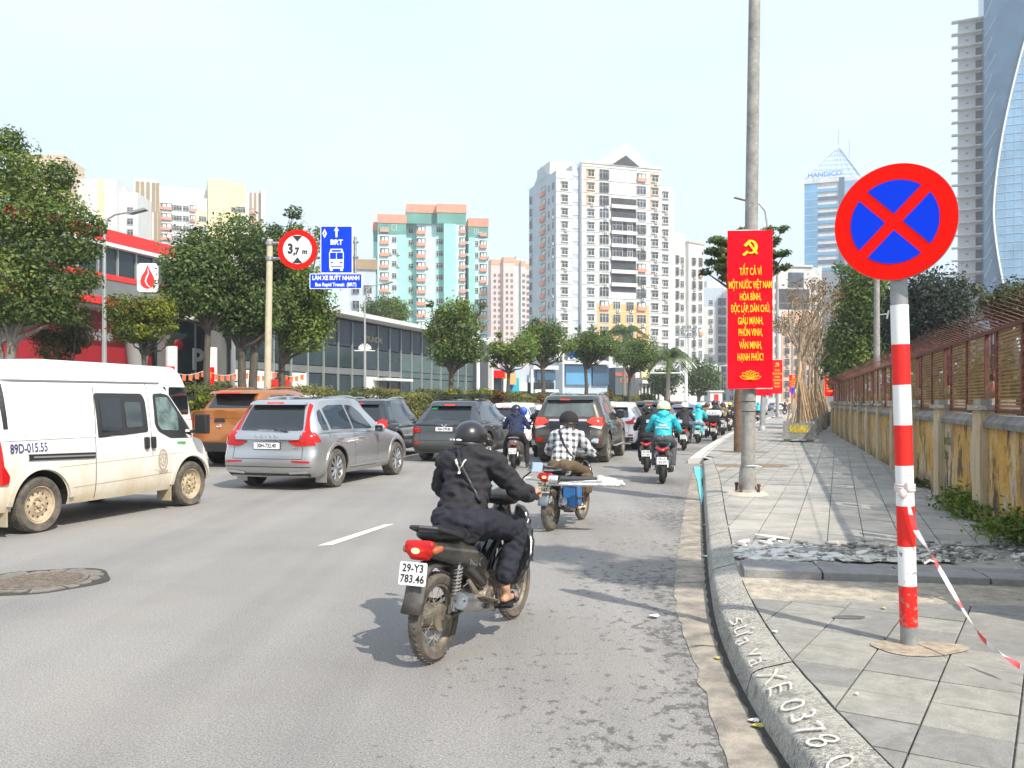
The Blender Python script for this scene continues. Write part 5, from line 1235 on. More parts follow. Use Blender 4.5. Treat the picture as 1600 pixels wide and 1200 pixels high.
# red standing signs
pc=empty('standing_sign',(PX(437,44),44,.15),0,'red standing store sign with white lettering right of the gantry post','sign')
zz0=PZ(604,44)-.15;mb=MB();mb.box((0,0,1.3),(1.0,.2,2.6));mb.build('board',REDF,pc);put('sign_lettering',text_mesh('Pico',.42,WHITE,.02,.0),pc,M4((0,-.12,1.25),(1,0,0),(0,0,1)))
mb=MB();mb.ell((-.3,-.1,1.9),(.2,.02,.2));mb.build('emblem',mat('emblem_pale',(.75,.4,.3),.5),pc)
mb=MB();mb.box((.75,.1,.95),(.35,.2,1.9));mb.box((-.8,.1,1.0),(.3,.2,2.0));mb.build('side_post',mat('magenta_red',(.7,.02,.08),.5),pc)
# flags of bunting before the store
FLG=mat('bunting_orange',(.8,.16,.04),.7,var=.2,vs=5)
bu=empty('bunting',(PX(250,42),42,0),0,'string of small orange red flags hung before the store front','bunting')
mb=MB();a,b_=At(195,576,42)-bu.location,At(480,582,50)-bu.location
pts=[a.lerp(b_,t)-Vector((0,0,.25*math.sin(PI*((t*5) % 1)))) for t in np.linspace(0,1,60)];mb.tube(pts,.012,4);mb.build('cord',WHITE,bu)
for k in range(1,58,2):
    p_=pts[k];mb=MB();mb.add([p_+Vector((-.1,0,0)),p_+Vector((.1,0,0)),p_+Vector((.08,.03*math.sin(k),-.32)),p_+Vector((-.09,-.03,-.28))],[(0,1,2,3)],0,False);mb.build('flag',FLG,bu)
# glass showroom
Q0=Vector((PX(384,55),55,0));
o=strip_bld('glass_showroom','long two storey glass showroom with a navy fascia under a thin pale roof',(-19.6,52.5),AG,'showroom')
o.location=(-8.9-.0-.373*0-.0+(-4.6),58-.15,.15)
# facade passes through (-13.3, 58); runs from 6 m nearer to 29 m farther
LA,LB_=-7.5,28.6
sbox(o,'main_wall',LA,LB_,1.2,2.2,0,7.3,GREYP);sbox(o,'rear_wall',8,LB_,2.21,18,0,7.28,GREYP)
mb=MB();mb.add([(LA-1,-1.2,7.6),(LB_+.5,-1.2,7.35),(LB_+.5,18,7.35),(LA-1,3,7.6),(LA-1,-1.2,7.95),(LB_+.5,-1.2,7.62),(LB_+.5,18,7.62),(LA-1,3,7.95)],[(3,2,1,0),(4,5,6,7),(0,1,5,4),(1,2,6,5),(3,0,4,7)],0,False);mb.build('roof',FASC,o)
n_=19;wpx=(LB_-LA)/n_
for k in range(n_):
    x=LA+k*wpx
    sbox(o,'fascia_panel',x+.02,x+wpx-.02,.3,.36,5.5,7.34,NAVY)
    sbox(o,'upper_pane',x+.04,x+wpx-.04,.3,.36,3.95,5.42,SGL if k<11 else SGLT)
    sbox(o,'spandrel_panel',x+.03,x+wpx-.03,.32,.38,3.45,3.9,GREYP if k<11 else SGLT)
    sbox(o,'lower_pane',x+.05,x+wpx-.05,.34,.4,.15,3.38,WCOL if k in (0,1,3,8) else (SGL if k<12 else SGLT))
    sbox(o,'window_mullion',x-.05,x+.03,.2,.42,.1,7.34,MULL)
sbox(o,'door_canopy',9,13.5,-.8,.3,3.1,3.3,WCOL);sbox(o,'end_wall',LB_,LB_+2.6,-.2,10,0,7.2,mat('charcoal_wall',(.06,.07,.08),.6,var=.1,vs=1));sbox(o,'end_pylon',LB_+2.7,LB_+3.1,-.6,0,0,8,WCOL)
put('fascia_lettering',text_mesh('HYUNDAI',.62,mat('gold_letter',(.35,.3,.22),.4,.5),.05,.02),o,M4((8.8,.22,6.2),(1,0,0),(0,0,1)))
sbox(o,'entrance_door',25,27,.2,.32,.1,2.2,WCOL);sbox(o,'door_pane',25.15,25.9,.15,.19,.2,2.1,SGL);sbox(o,'door_pane',26.1,26.85,.15,.19,.2,2.1,SGL)
# shops beyond
def shop(label,px0,px1,Y,ptop,m,name='shop'):
    o=empty(name,(PX(px0,Y),Y,.15),R(22),label,'shop');w=(px1-px0)*Y/F/math.cos(R(22))*.9;h=PZ(ptop,Y)-.15;block(o,'wall',0,w,.3,12,0,h,m);return o,w,h
o,w,h=shop('small shop with a red fascia just beyond the glass showroom',755,790,92,577,BGREY);block(o,'red_fascia',0,w,-.4,.28,h-.9,h-.1,RED);block(o,'shop_window',.2,w-.2,.1,.28,.2,h-1,SGL);block(o,'side_sign',w+.1,w+1.4,-.2,.1,h-1.6,h-.4,mat('tan_sign',(.6,.35,.12),.6));block(o,'white_column',w-.1,w+.25,-.3,.1,0,h-1,WCOL)
o=empty('billboard',(PX(798,94),94,.15),0,'turquoise sign board beyond the red fascia shop','billboard');mb=MB();mb.box((0,0,3.0),(1.8,.2,2.1));bb=mb.build('board',mat('sign_turquoise',(.02,.42,.55),.5),o);mb=MB();mb.ell((0,-.12,3.3),(.35,.04,.5));mb.build('pictogram',mat('pict_blue',(.02,.12,.4),.5),bb);put('board_lettering',text_mesh('MIXUE',.4,WHITE,.02),bb,M4((0,-.12,2.35),(1,0,0),(0,0,1)));mb=MB();mb.tube([(0,.1,0),(0,.1,2)],.12,6);mb.build('post',STEEL,o)
o,w,h=shop('grey shop with a white frame and dark sign boards under the dome tree',806,878,100,572,BGREY);block(o,'white_canopy',2,w,-.6,.28,h-.35,h+.1,WCOL);block(o,'sign_board',2.6,w-.2,-.2,.27,h-1.6,h-.5,BGLD);block(o,'shop_window',.3,w-.3,0,.28,.2,h-1.9,SGL);block(o,'white_post',1.7,1.95,-.6,-.3,0,h-.35,WCOL);block(o,'portal_jamb',w-3.1,w-2.8,-.9,-.4,0,2.9,WCOL);block(o,'portal_lintel',w-2.79,w-.1,-.9,-.4,2.6,2.9,WCOL);block(o,'notice_board',.4,1.4,-.1,.2,2.7,3.7,WCOL);block(o,'yellow_banner',1,3.4,-.8,-.75,1.5,2.1,mat('pale_yellow',(.55,.45,.12),.7))
o,w,h=shop('blue grey bank branch with a blue emblem under the street trees',880,962,118,562,BGREY);block(o,'pale_canopy',-.5,w,-1.2,.28,h-.6,h-.2,WCOL);block(o,'blue_window',.4,w*.6,-.1,.28,h-3.4,h-.8,BGL);block(o,'blue_window',w*.65,w,-.1,.28,h-3.4,h-.8,BGLD);block(o,'blue_emblem',.6,2.2,-.6,-.3,h+.3,h+2.2,mat('emblem_blue',(.01,.12,.6),.5));block(o,'white_portal',1.6,4.6,-.6,.25,0,2.0,WCOL);block(o,'portal_opening',2.1,4.1,-.65,-.61,0,1.5,WGL2);block(o,'purple_awning',5.6,7.6,-.8,.2,.6,1.8,mat('awning_purple',(.12,.1,.45),.7))
o,w,h=shop('dark cube shop with orange lettering behind the reddish tree',963,1000,124,574,mat('shop_dark',(.07,.1,.12),.6,var=.1,vs=1));put('shop_lettering',text_mesh('KIDS PLAZA',.62,mat('letter_orange',(.75,.15,.04),.6),.05,.02),o,M4((w*.5,.25,h-1.0),(1,0,0),(0,0,1)));put('shop_lettering',text_mesh('CAFE',.8,mat('letter_orange',(.75,.15,.04),.6),.05,.02),o,M4((w*.5,.25,h-1.9),(1,0,0),(0,0,1)));block(o,'white_board',.1,w,-.1,.28,.9,1.6,WCOL)
o,w,h=shop('cream villa with a balcony and arched gable left of the palm',1000,1040,132,590,mat('villa_cream',(.6,.54,.42),.85,var=.1,vs=.5),'villa');block(o,'gable',.1,1.9,-.3,.28,h,h+1.8,BCRM);block(o,'balcony',0,w,-.7,.28,h-.9,h-.4,BW);
for k in range(6):block(o,'pilaster',.3+k*w/6,.55+k*w/6,0,.28,0,h-1,BW)
for k in range(5):block(o,'window_opening',.7+k*w/6,.7+k*w/6+.35,.2,.29,.4,h-1.4,WGL2)
# ============================================================ poles, lamps, signs and banners
def cpole():
    m=bpy.data.materials.new('concrete_pole');m.use_nodes=True;nt=m.node_tree;b=nt.nodes['Principled BSDF'];t=nt.nodes.new('ShaderNodeTexCoord').outputs['Object']
    c=ramp(nt,tex(nt,'Noise',t,6,Detail=8,Roughness=.7).outputs[0],[(.3,(.17,.165,.145)),(.5,(.27,.26,.24)),(.7,(.36,.34,.3))])
    c=mixc(nt,ramp(nt,tex(nt,'Voronoi',t,9).outputs['Distance'],[(.12,(.8,.8,.8)),(.2,(0,0,0))]),c,(.42,.4,.36))
    nt.links.new(c,b.inputs['Base Color']);b.inputs['Roughness'].default_value=.8;return m
CP=cpole();LAMPG=mat('lamp_post_grey',(.45,.46,.45),.45,.5,var=.1,vs=3)
def lamp_arm(mb,top,dx,dz,r=.05):
    mb.tube([top+Vector((0,0,-1.2)),top+Vector((0,0,-.4)),top+Vector((dx*.12,0,dz*.45)),top+Vector((dx*.4,0,dz*.8)),top+Vector((dx,0,dz))],[r*1.2,r,r*.9,r*.8,r*.7],8)
def street_lamp(label,pxb,pyb,pxt,pyt,Y,armx,army,r=.085,z=0.,extra=None):
    b=Vector((PX(pxb,Y),Y,z));o=empty('street_lamp',b,0,label,'street lamp','street lamps');top=At(pxt,pyt,Y)-b;e=At(armx,army,Y)-b
    mb=MB();mb.tube([(0,0,0),top*.5,top+Vector((0,0,-1.1))],[r*1.25,r,r*.7],12);mb.lathe([(r*2,0),(r*2,.05),(r*1.4,.25)],n=12);mb.build('post',LAMPG,o)
    mb=MB();d=e-top;lamp_arm(mb,top,d.x,d.z,r*.6);mb.build('arm',LAMPG,o)
    mb=MB();s=1 if d.x>0 else -1;rot=Matrix.Rotation(-.25*s if d.z>0 else .1*s,3,'Y');mb.box(e+Vector((s*.28,0,.03)),(.66,.3,.09),rot=rot,taper=.8);mb.build('lamp_head',mat('lamp_head_grey',(.2,.22,.22),.5),o)
    return o
street_lamp('tall grey street lamp in front of the red showroom',163,590,163,352,33,205,331,z=.15)
street_lamp('white street lamp with ornate bracket in front of the glass showroom',570,620,570,462,50,598,443,.07,z=.15)
orn=bpy.data.objects['street_lamp.001']
mb=MB();z0=PZ(548,50)-.15
mb.tube([(-.6,0,z0),(.6,0,z0)],.03,6)
for k in range(9):a=R(-90+k*22.5);mb.tube([(0,0,z0+.05),(.32*math.sin(a),0,z0+.1+.24*math.cos(a))],[.03,.04],6);mb.ell((.34*math.sin(a),0,z0+.12+.26*math.cos(a)),(.05,.05,.05),n=6,m=4)
mb.build('ornate_bracket',WHITE,orn)
# small cart-like white board stack under it
ad=empty('standing_sign',(PX(561,47),47,.15),0,'white tiered advertising stand with red and blue lines below the ornate lamp','sign')
for k,(w,z,m) in enumerate(((1.5,1.35,WHITE),(.5,1.6,WHITE),(1.1,1.9,WHITE),(1.7,1.05,REDF),(1.0,.75,BLUE))):mb=MB();mb.box((0,0,z),(w,.1,.18));mb.build('letter_bar',m,ad)
mb=MB();mb.tube([(0,.1,0),(0,.1,2)],.05,6);mb.build('post',STEEL,ad)
street_lamp('tall lamp rising behind the big red banner with its arm over the road',1191,673,1200,345,42.6,1166,311,.11,z=.18)
bigl=bpy.data.objects['street_lamp.002']
street_lamp('slim lamp beyond the second banner pole',1216,640,1216,440,105,1203,420,.1,z=.18)
pw=empty('white_mast',(PX(747,60),60,.15),0,'plain white mast at the corner of the glass showroom','mast');mb=MB();mb.tube([(0,0,0),(0,0,PZ(512,60))],[.14,.1],8);mb.build('post',WHITE,pw)
pw=empty('white_mast',(PX(880,74),74,.15),0,'thin white mast between the dome tree and the blue emblem shop','mast');mb=MB();mb.tube([(0,0,0),(0,0,PZ(547,74))],[.1,.08],8);mb.build('post',WHITE,pw)
fm_=empty('floodlight_mast',(PX(1072,100),100,0),0,'tall white mast with a cluster of floodlights and cameras','mast');zt=PZ(516,100)
mb=MB();mb.tube([(0,0,0),(0,0,zt)],[.2,.13],10);mb.build('post',WHITE,fm_)
mb=MB();mb.box((0,0,zt),(2.2,.5,.12));mb.box((0,0,zt-.8),(1.8,.4,.1));mb.build('platform',STEEL,fm_)
for k in range(8):mb=MB();mb.box((-1+.66*(k % 4),-.2,zt+.35-.85*(k//4)),(.4,.3,.35));mb.build('floodlight',mat('lamp_head_grey',(.2,.22,.22),.5),fm_)
for s in (-1,1):mb=MB();mb.tube([(0,0,zt-4),(s*.6,0,zt-3.6),(s*1.2,0,zt-4.4)],.06,6);mb.build('side_arm',WHITE,fm_)
# the concrete pole that carries the big banner
p=G(1168,773,.18)
o=empty('utility_pole',p,0,'round concrete lamp pole with worn paint standing at the kerb behind the big banner','pole')
def L2(z):return Vector((((1179-1168)/1350*p.y)/(773/1350*p.y)*z,0,z))
mb=MB();mb.tube([L2(0),L2(3),L2(9.5)],[.105,.1,.082],24);mb.build('shaft',CP,o)
mb=MB();mb.lathe([(.24,0),(.2,.03),(.14,.09),(.128,.3),(.112,.42)],n=20);mb.build('flared_base',CP,o)
mb=MB();mb.add([(.33*math.cos(a)*(1+.1*math.sin(3*a)),.26*math.sin(a),.0) for a in np.linspace(0,2*PI,16,endpoint=False)]+[(.26*math.cos(a),.2*math.sin(a),.05) for a in np.linspace(0,2*PI,16,endpoint=False)],[(i,(i+1) % 16,16+(i+1) % 16,16+i) for i in range(16)]+[tuple(range(16,32))],0,False);mb.build('mortar_foot',mat('pole_mortar',(.5,.42,.33),.95,var=.15,vs=9),o)
for k in range(4):a=PI/4+k*PI/2;mb=MB();mb.lathe([(.022,0),(.022,.1),(.03,.1),(.03,.13),(.02,.14)],(.19*math.cos(a),.19*math.sin(a),.04),n=8);mb.build('anchor_bolt',mat('rust',(.12,.06,.035),.85,var=.3,vs=30),o)
mb=MB();mb.lathe([(.112,0),(.12,.008),(.112,.016)],(.03,0,.44),n=20);mb.tube([(.1,-.05,.45),(.17,-.07,.44),(.2,-.05,.43)],.006,5);mb.build('white_tie',WHITE,o)
for zz in (1.27,1.42):mb=MB();mb.lathe([(.104,-.0),(.111,.005),(.104,.012)],(L2(zz).x,0,zz),n=20);mb.build('wire_tie',RUBBER,o)
def banner(parent,c,w,h,tilt=0.,small=False,lean_=0.):
    mb=MB();nx,nz_=6,14;V=[]
    for j in range(nz_+1):
        for i in range(nx+1):
            x=-w/2+w*i/nx;z=h*j/nz_;V.append((c[0]+x*1.0-lean_*(z/h-.5),c[1]+.008*math.sin(z*5+x*4)+.006*math.sin(x*14),c[2]+z+tilt*x))
    n=len(V);V+=[(x,y+.012,z) for x,y,z in V]
    for j in range(nz_):
        for i in range(nx):a=j*(nx+1)+i;mb.f+=[(a,a+1,a+nx+2,a+nx+1),(n+a,n+a+nx+1,n+a+nx+2,n+a+1)];mb.mi+=[0,0];mb.sm+=[True,True]
    mb.v=V;cl=mb.build('banner_cloth',CLOTHR,parent);yy=c[1]-.022
    mb=MB();mb.tube([(c[0]-w/2,c[1]+.02,c[2]),(c[0]+w/2,c[1]+.02,c[2])],.012,6);mb.tube([(c[0]-w/2-lean_*.5,c[1]+.02,c[2]+h),(c[0]+w/2-lean_*.5,c[1]+.02,c[2]+h)],.012,6);mb.build('banner_rod',STEEL,parent)
    return cl,yy
CLOTHR=mat('banner_red',(.8,.003,.014),.7,var=.04,spec=.08);YLW=mat('banner_yellow_print',(.95,.6,.0),.6)
# second banner pole hidden behind, then the big banner
bo=empty('banner',p,0,'big vertical red party banner with yellow writing hung on the concrete lamp pole','banner')
yb=-.17;Yb=p.y+yb;cx=PX(1172,Yb)-p.x;z0=PZ(607,Yb)-.18;z1=PZ(360,Yb)-.18;w=70*Yb/F;h=z1-z0
cl,yy=banner(bo,(cx,yb,z0),w,h,.03,lean_=.0)
def bz(py):return PZ(py,Yb)-.18
lines=(('TẤT CẢ VÌ',425,34),('MỘT NƯỚC VIỆT NAM',446,67),('HÒA BÌNH,',464.5,33),('ĐỘC LẬP, DÂN CHỦ,',483,61),('GIÀU MẠNH,',502,39),('PHỒN VINH,',520,37),('VĂN MINH,',540,35),('HẠNH PHÚC!',558.5,40))
def fit_text(s,wpx,hpx,m,parent,M,sc,bold=.02,thick=.004):
    me=text_mesh(s,1.,m,thick,bold,1.)
    xs=[v.co.x for v in me.vertices];ww=max(xs)-min(xs)
    o_=put('banner_lettering',me,parent,M @ Matrix.Translation((-(max(xs)+min(xs))/2*(wpx*sc/ww),0,0)) @ Matrix.Diagonal((wpx*sc/ww,hpx*sc/.73,1,1)));return o_
s_=Yb/F
for t_,py,wp in lines:fit_text(t_,wp,11.5,YLW,cl,M4((cx,yy,bz(py)),(1,0,.03),(0,0,1)),s_,.01)
def hammer_sickle(M,sc,parent):
    mb=MB();out=[]
    for k in range(17):a=R(-105+k*205/16);out.append((.42*math.cos(a)+.02,.42*math.sin(a)))
    inn=[]
    for k in range(17):a=R(-105+k*200/16);inn.append((.29*math.cos(a)-.04,.33*math.sin(a)-.0))
    inn[-1]=(out[-1][0]-.06,out[-1][1]+.02)
    n=17;V=[(*p_,0) for p_ in out]+[(*p_,0) for p_ in inn];V=[M @ Vector((x*sc,y*sc,.0)) for x,y,_ in V]
    mb.add(V,[(i,i+1,n+i+1,n+i) for i in range(n-1)],0,False)
    mb.prism([(x*sc,y*sc) for x,y in ((-.5,-.46),(-.38,-.55),(-.1,-.33),(-.2,-.22))],M,.002)     # sickle handle
    mb.prism([(x*sc,y*sc) for x,y in ((-.18,.22),(-.08,.32),(.46,-.38),(.36,-.46))],M @ Matrix.Translation((0,0,.001)),.002)    # hammer shaft
    mb.prism([(x*sc,y*sc) for x,y in ((-.42,.1),(-.1,.4),(.04,.32),(-.2,.06),(-.3,.0))],M @ Matrix.Translation((0,0,.002)),.002)  # hammer head
    mb.build('hammer_and_sickle',YLW,parent)
hammer_sickle(M4((cx,yy,bz(386)),(1,0,0),(0,0,1)),.25,cl)
def lotus(M,sc,parent):
    mb=MB()
    for a,l,w_ in ((0,.5,.17),(28,.5,.15),(-28,.5,.15),(55,.58,.13),(-55,.58,.13),(78,.62,.1),(-78,.62,.1)):
        rt=M @ Matrix.Rotation(R(-a),4,'Z');pts=[]
        for k in range(13):
            t=k/12;pts.append((math.sin(PI*t)**.8*w_*sc*(1 if t<.5 else 1),l*t*sc))
        L_=[Vector((-x,y,0)) for x,y in pts];R__=[Vector((x,y,0)) for x,y in pts]
        mb.tube([rt @ q for q in L_],.016*sc,4);mb.tube([rt @ q for q in R__],.016*sc,4)
    mb.build('lotus_emblem',YLW,parent)
lotus(M4((cx,yy,bz(592)),(1,0,0),(0,0,1)),.26,cl)
# more banners down the pavement
def small_banner(o,Yp,px0,px1,py0,py1,yo=-.18,txt=True,name='banner',label=None):
    b=Vector(o.location);Yb=b.y+yo;cx=PX((px0+px1)/2,Yb)-b.x;z0=PZ(py1,Yb)-b.z;h=PZ(py0,Yb)-b.z-z0;w=(px1-px0)*Yb/F;s=Yb/F
    bo=empty('banner',b,0,label,'banner','red banners along the pavement');cl,yy=banner(bo,(cx,yo,z0),w,h)
    hammer_sickle(M4((cx,yy,z0+h*.86),(1,0,0),(0,0,1)),w*.42,cl)
    for k,(t_,ww) in enumerate((('TẤT CẢ VÌ',.5),('MỘT NƯỚC VIỆT NAM',.86),('HÒA BÌNH,',.5),('ĐỘC LẬP, DÂN CHỦ,',.8),('GIÀU MẠNH,',.55),('HẠNH PHÚC!',.55))):fit_text(t_,ww*w,h*.05,YLW,cl,M4((cx,yy,z0+h*(.68-.095*k)),(1,0,0),(0,0,1)),1.,.02)
small_banner(bigl,42.6,1181,1206,524,618,label='red banner mostly hidden behind the big one, its lower edge showing')
def conc_pole(label,px,py,top,r=.13,cat='pole'):
    q=G(px,py,.18);o=empty('utility_pole',q,0,label,cat,'poles along the pavement');mb=MB();mb.tube([(0,0,0),(0,0,PZ(top,q.y)-.18)],[r,r*.75],12);mb.build('shaft',CP,o)
    mb=MB();mb.box((0,0,.05),(.8,.8,.1));mb.build('plinth',CAPM,o);return o
o3=conc_pole('concrete pole carrying the narrow second red banner',1214,653,430)
small_banner(o3,76,1206,1222.5,562,615,label='narrow red banner at the right edge of the big banner')
o4=conc_pole('far concrete pole behind the planter stakes',1238,646,470);small_banner(o4,100,1233,1246,585,613,label='far small red banner seen through the planter stakes')
# blue one way sign on far pole
bs=empty('road_sign',(PX(1243,95),95,.18),0,'small far blue sign with a white arrow above a red board behind the stakes','road sign');mb=MB();mb.box((0,0,PZ(613,95)),(1.0,.05,.75));d_=mb.build('blue_board',BLUE,bs);mb=MB();mb.box((0,-.03,PZ(613,95)),(.1,.02,.45));mb.build('arrow',WHITE,d_);mb=MB();mb.box((0,0,PZ(621,95)-.05),(.95,.05,.35));mb.build('red_board',RED,bs);mb=MB();mb.tube([(0,.06,0),(0,.06,3)],.05,6);mb.build('post',STEEL,bs)
q=empty('banner_post',(PX(1296,66),66,.18),0,'red banner on a post at the far end of the wall','banner');q.name='banner_far_post';q.name='banner'
mb=MB();mb.box((0,0,PZ(603,66)-.2),(.75,.03,1.55));cc=mb.build('banner_cloth',CLOTHR,q);mb=MB();mb.tube([(.4,0,0),(.4,0,3.8)],.05,6);mb.build('post',STEEL,q)
for k in range(5):fit_text(('TẤT CẢ VÌ','HÒA BÌNH','DÂN CHỦ','GIÀU MẠNH','VINH')[k],.45,.1,YLW,cc,M4((0,-.03,PZ(603,66)+.3-.22*k),(1,0,0),(0,0,1)),1.,.02)
# utility pole behind wall with wires bracket
q=empty('utility_pole',(PX(1370,26),26,.1),0,'thin concrete pole standing among the trees behind the wall','pole','poles along the pavement');mb=MB();mb.tube([(0,0,0),(0,0,PZ(432,26))],[.11,.08],10);mb.build('shaft',CP,q)
mb=MB();zz=PZ(498,26);mb.tube([(-.1,0,zz),(.35,0,zz+.05)],.02,5);mb.tube([(.3,0,zz-.1),(.36,0,zz+.15)],.03,5);mb.build('bracket',STEEL,q)
# ---- gantry with height limit and bus lane signs
Yg=29;g=empty('sign_gantry',(PX(418,Yg),Yg,.28),0,'pale concrete post with two horizontal arms carrying traffic signs','sign gantry')
CREAMP=mat('cream_post',(.5,.44,.31),.75,var=.12,vs=4,bump=.3,bs=30);zt=PZ(374,Yg)-.28
mb=MB();mb.tube([(-.03,0,0),(.08,0,zt)],[.125,.1],16);mb.build('post',CREAMP,g)
for py in (380,404):zz=PZ(py,Yg)-.28;mb=MB();mb.tube([(0,.0,zz),(PX(560,Yg)-PX(418,Yg),0,zz+.04)],.045,8);mb.lathe([(.14,-.06),(.14,.06)],(.07,0,zz),n=12);mb.build('arm',STEEL,g)
mb=MB();xx=PX(555,Yg)-PX(418,Yg);mb.tube([(xx,0,PZ(430,Yg)-.28),(xx,0,PZ(370,Yg)-.28)],.05,8);x2=PX(501,Yg)-PX(418,Yg);mb.tube([(x2+.06,0,PZ(430,Yg)-.28),(x2+.06,0,PZ(372,Yg)-.28)],.05,8);mb.build('hanger',STEEL,g)
def fr(px,py,Y,off=0.):return M4(At(px,py,Y)+Vector((0,-off,0)),(1,.0,0),(0,0,1))
def rel(o,M):return Matrix.Translation(-Vector(o.location)) @ M
hs=empty('road_sign',At(465,390,Yg-.15),0,'round white height limit sign with red ring reading 3,7 m','road sign');M=rel(hs,fr(465,390,Yg-.15));s=(Yg-.15)/F
mb=MB();mb.prism(circ(31*s),M,.02);mb.build('red_ring',RED,hs);mb=MB();mb.prism(circ(22.5*s),M @ Matrix.Translation((0,0,.021)),.005);wf=mb.build('white_face',WHITE,hs)
for sg_,nm in ((1,1),(-1,-1)):mb=MB();mb.prism([(-8*s,sg_*21.5*s),(8*s,sg_*21.5*s),(0,sg_*12*s)][::sg_],M @ Matrix.Translation((0,0,.027)),.004);mb.build('black_wedge',INK,wf)
put('numeral',text_mesh('3',21*s,INK,.004,.035*.6,.85),wf,M @ Matrix.Translation((-11*s,.5*s,.03)));put('numeral',text_mesh(',7',14*s,INK,.004,.02,.85),wf,M @ Matrix.Translation((-2*s,-3*s,.03)));put('numeral',text_mesh('m',11*s,INK,.004,.012),wf,M @ Matrix.Translation((11.5*s,-3.5*s,.03)))
def blue_board(label,px0,px1,py0,py1):
    cx,cy=(px0+px1)/2,(py0+py1)/2;o=empty('road_sign',At(cx,cy,Yg-.18),0,label,'road sign');M=rel(o,fr(cx,cy,Yg-.18));w,h=(px1-px0)*s,(py1-py0)*s
    mb=MB();mb.prism(rrect(w,h,.03),M,.02);mb.build('white_border',WHITE,o);mb=MB();mb.prism(rrect(w-.05,h-.05,.02),M @ Matrix.Translation((0,0,.0205)),.004);f=mb.build('blue_face',BLUE,o);return o,f,M @ Matrix.Translation((0,0,.027))
o,f,M=blue_board('blue rectangular bus lane sign with arrow, BRT and a white bus pictogram',501,551,353,427)
def flat(poly,nm,m=WHITE,dz=0.):mb=MB();mb.prism([(x*s,y*s) for x,y in poly],M @ Matrix.Translation((0,0,dz)),.004);mb.build(nm,m,f)
flat([(-1.5,19),(1.5,19),(1.5,29),(4,29),(0,36),(-4,29),(-1.5,29)][::1],'arrow');flat([(-18.5,17.5),(-15,25),(-18.5,32.5),(-22,25)],'diamond');flat([(-18.5,22.5),(-17.3,25),(-18.5,27.5),(-19.7,25)],'diamond_core',BLUE,.0045)
put('sign_lettering',text_mesh('BRT',11*s,WHITE,.004,.008),f,M @ Matrix.Translation((0,11*s,0)))
flat([(-11,-30),(11,-30),(11.5,-6),(9,1),(-9,1),(-11.5,-6)],'bus_body');flat([(-10,-33.5),(-6,-33.5),(-6,-30),(-10,-30)],'bus_wheel');flat([(6,-33.5),(10,-33.5),(10,-30),(6,-30)],'bus_wheel')
for a,b_ in ((-10,-.6),(.6,10)):flat([(a,-15),(b_,-15),(b_,-5),(a,-5)],'bus_window',BLUE,.0045)
flat([(-7,-3.5),(7,-3.5),(7,-.8),(-7,-.8)],'bus_destination',BLUE,.0045);
for x in (-7.5,6.5):flat([(x-1.5,-21.5),(x+2.5,-21.5),(x+2.5,-19.5),(x-1.5,-19.5)],'bus_headlight',BLUE,.0045)
flat([(-9,-27),(9,-27),(9,-25.8),(-9,-25.8)],'bus_bumper',BLUE,.0045)
o,f,M=blue_board('wide blue bus rapid transit name board below the bus lane sign',484,566,427.5,451.5)
put('sign_lettering',text_mesh('LÀN XE BUÝT NHANH',9.2*s,WHITE,.004,.007,.79),f,M @ Matrix.Translation((0,4.8*s,0)));put('sign_lettering',text_mesh('Bus Rapid Transit  (BRT)',7.8*s,WHITE,.004,.005,.82),f,M @ Matrix.Translation((0,-5.5*s,0)))
# far gantry boards and kiosk
Yk=120;o=empty('sign_gantry',(PX(1125,Yk),Yk,0),0,'far grey gantry with blank backed sign boards left of the big banner','sign gantry');mb=MB();mb.tube([(0,0,0),(0,0,PZ(572,Yk)),(2,0,PZ(571,Yk))],.2,8);mb.build('post',LAMPG,o);mb=MB();mb.tube([(0,0,PZ(573,Yk)),(PX(1093,Yk)-PX(1125,Yk),0,PZ(573,Yk))],.12,6);mb.build('arm',LAMPG,o)
for px,py,w,h in ((1102,573,1.2,.9),(1102,581,1.2,.6),(1115,576,1.2,1.3),(1103,587,1.8,.45)):mb=MB();mb.box((PX(px,Yk)-PX(1125,Yk),-.3,PZ(py,Yk)),(w*.75,.1,h));mb.build('sign_board',mat('board_back',(.55,.56,.55),.6),o)
Yk=100;o=empty('kiosk',(PX(1117,Yk),Yk,.15),0,'small white kiosk with a red poster beyond the traffic','kiosk');mb=MB();mb.box((0,0,1.3),(1.4,1.4,2.6));mb.build('wall',BW,o);mb=MB();mb.box((0,0,2.68),(1.7,1.7,.15));mb.build('roof',WCOL,o);mb=MB();mb.box((.0,-.73,1.9),(.5,.03,.85));mb.build('poster',REDF,o)
Yt=96;o=empty('traffic_gantry',(PX(1044,Yt),Yt,0),0,'long thin horizontal mast arm crossing in front of the palm','mast');mb=MB();mb.tube([(0,0,0),(0,0,PZ(582,Yt))],.12,8);mb.build('post',LAMPG,o);mb=MB();mb.tube([(PX(1015,Yt)-PX(1044,Yt),0,PZ(583,Yt)),(PX(1068,Yt)-PX(1044,Yt),0,PZ(583,Yt))],.08,6);mb.build('arm',LAMPG,o);mb=MB();mb.box((-.1,-.2,PZ(611,Yt)),(.25,.2,.7));mb.build('signal_head',REDF,o)
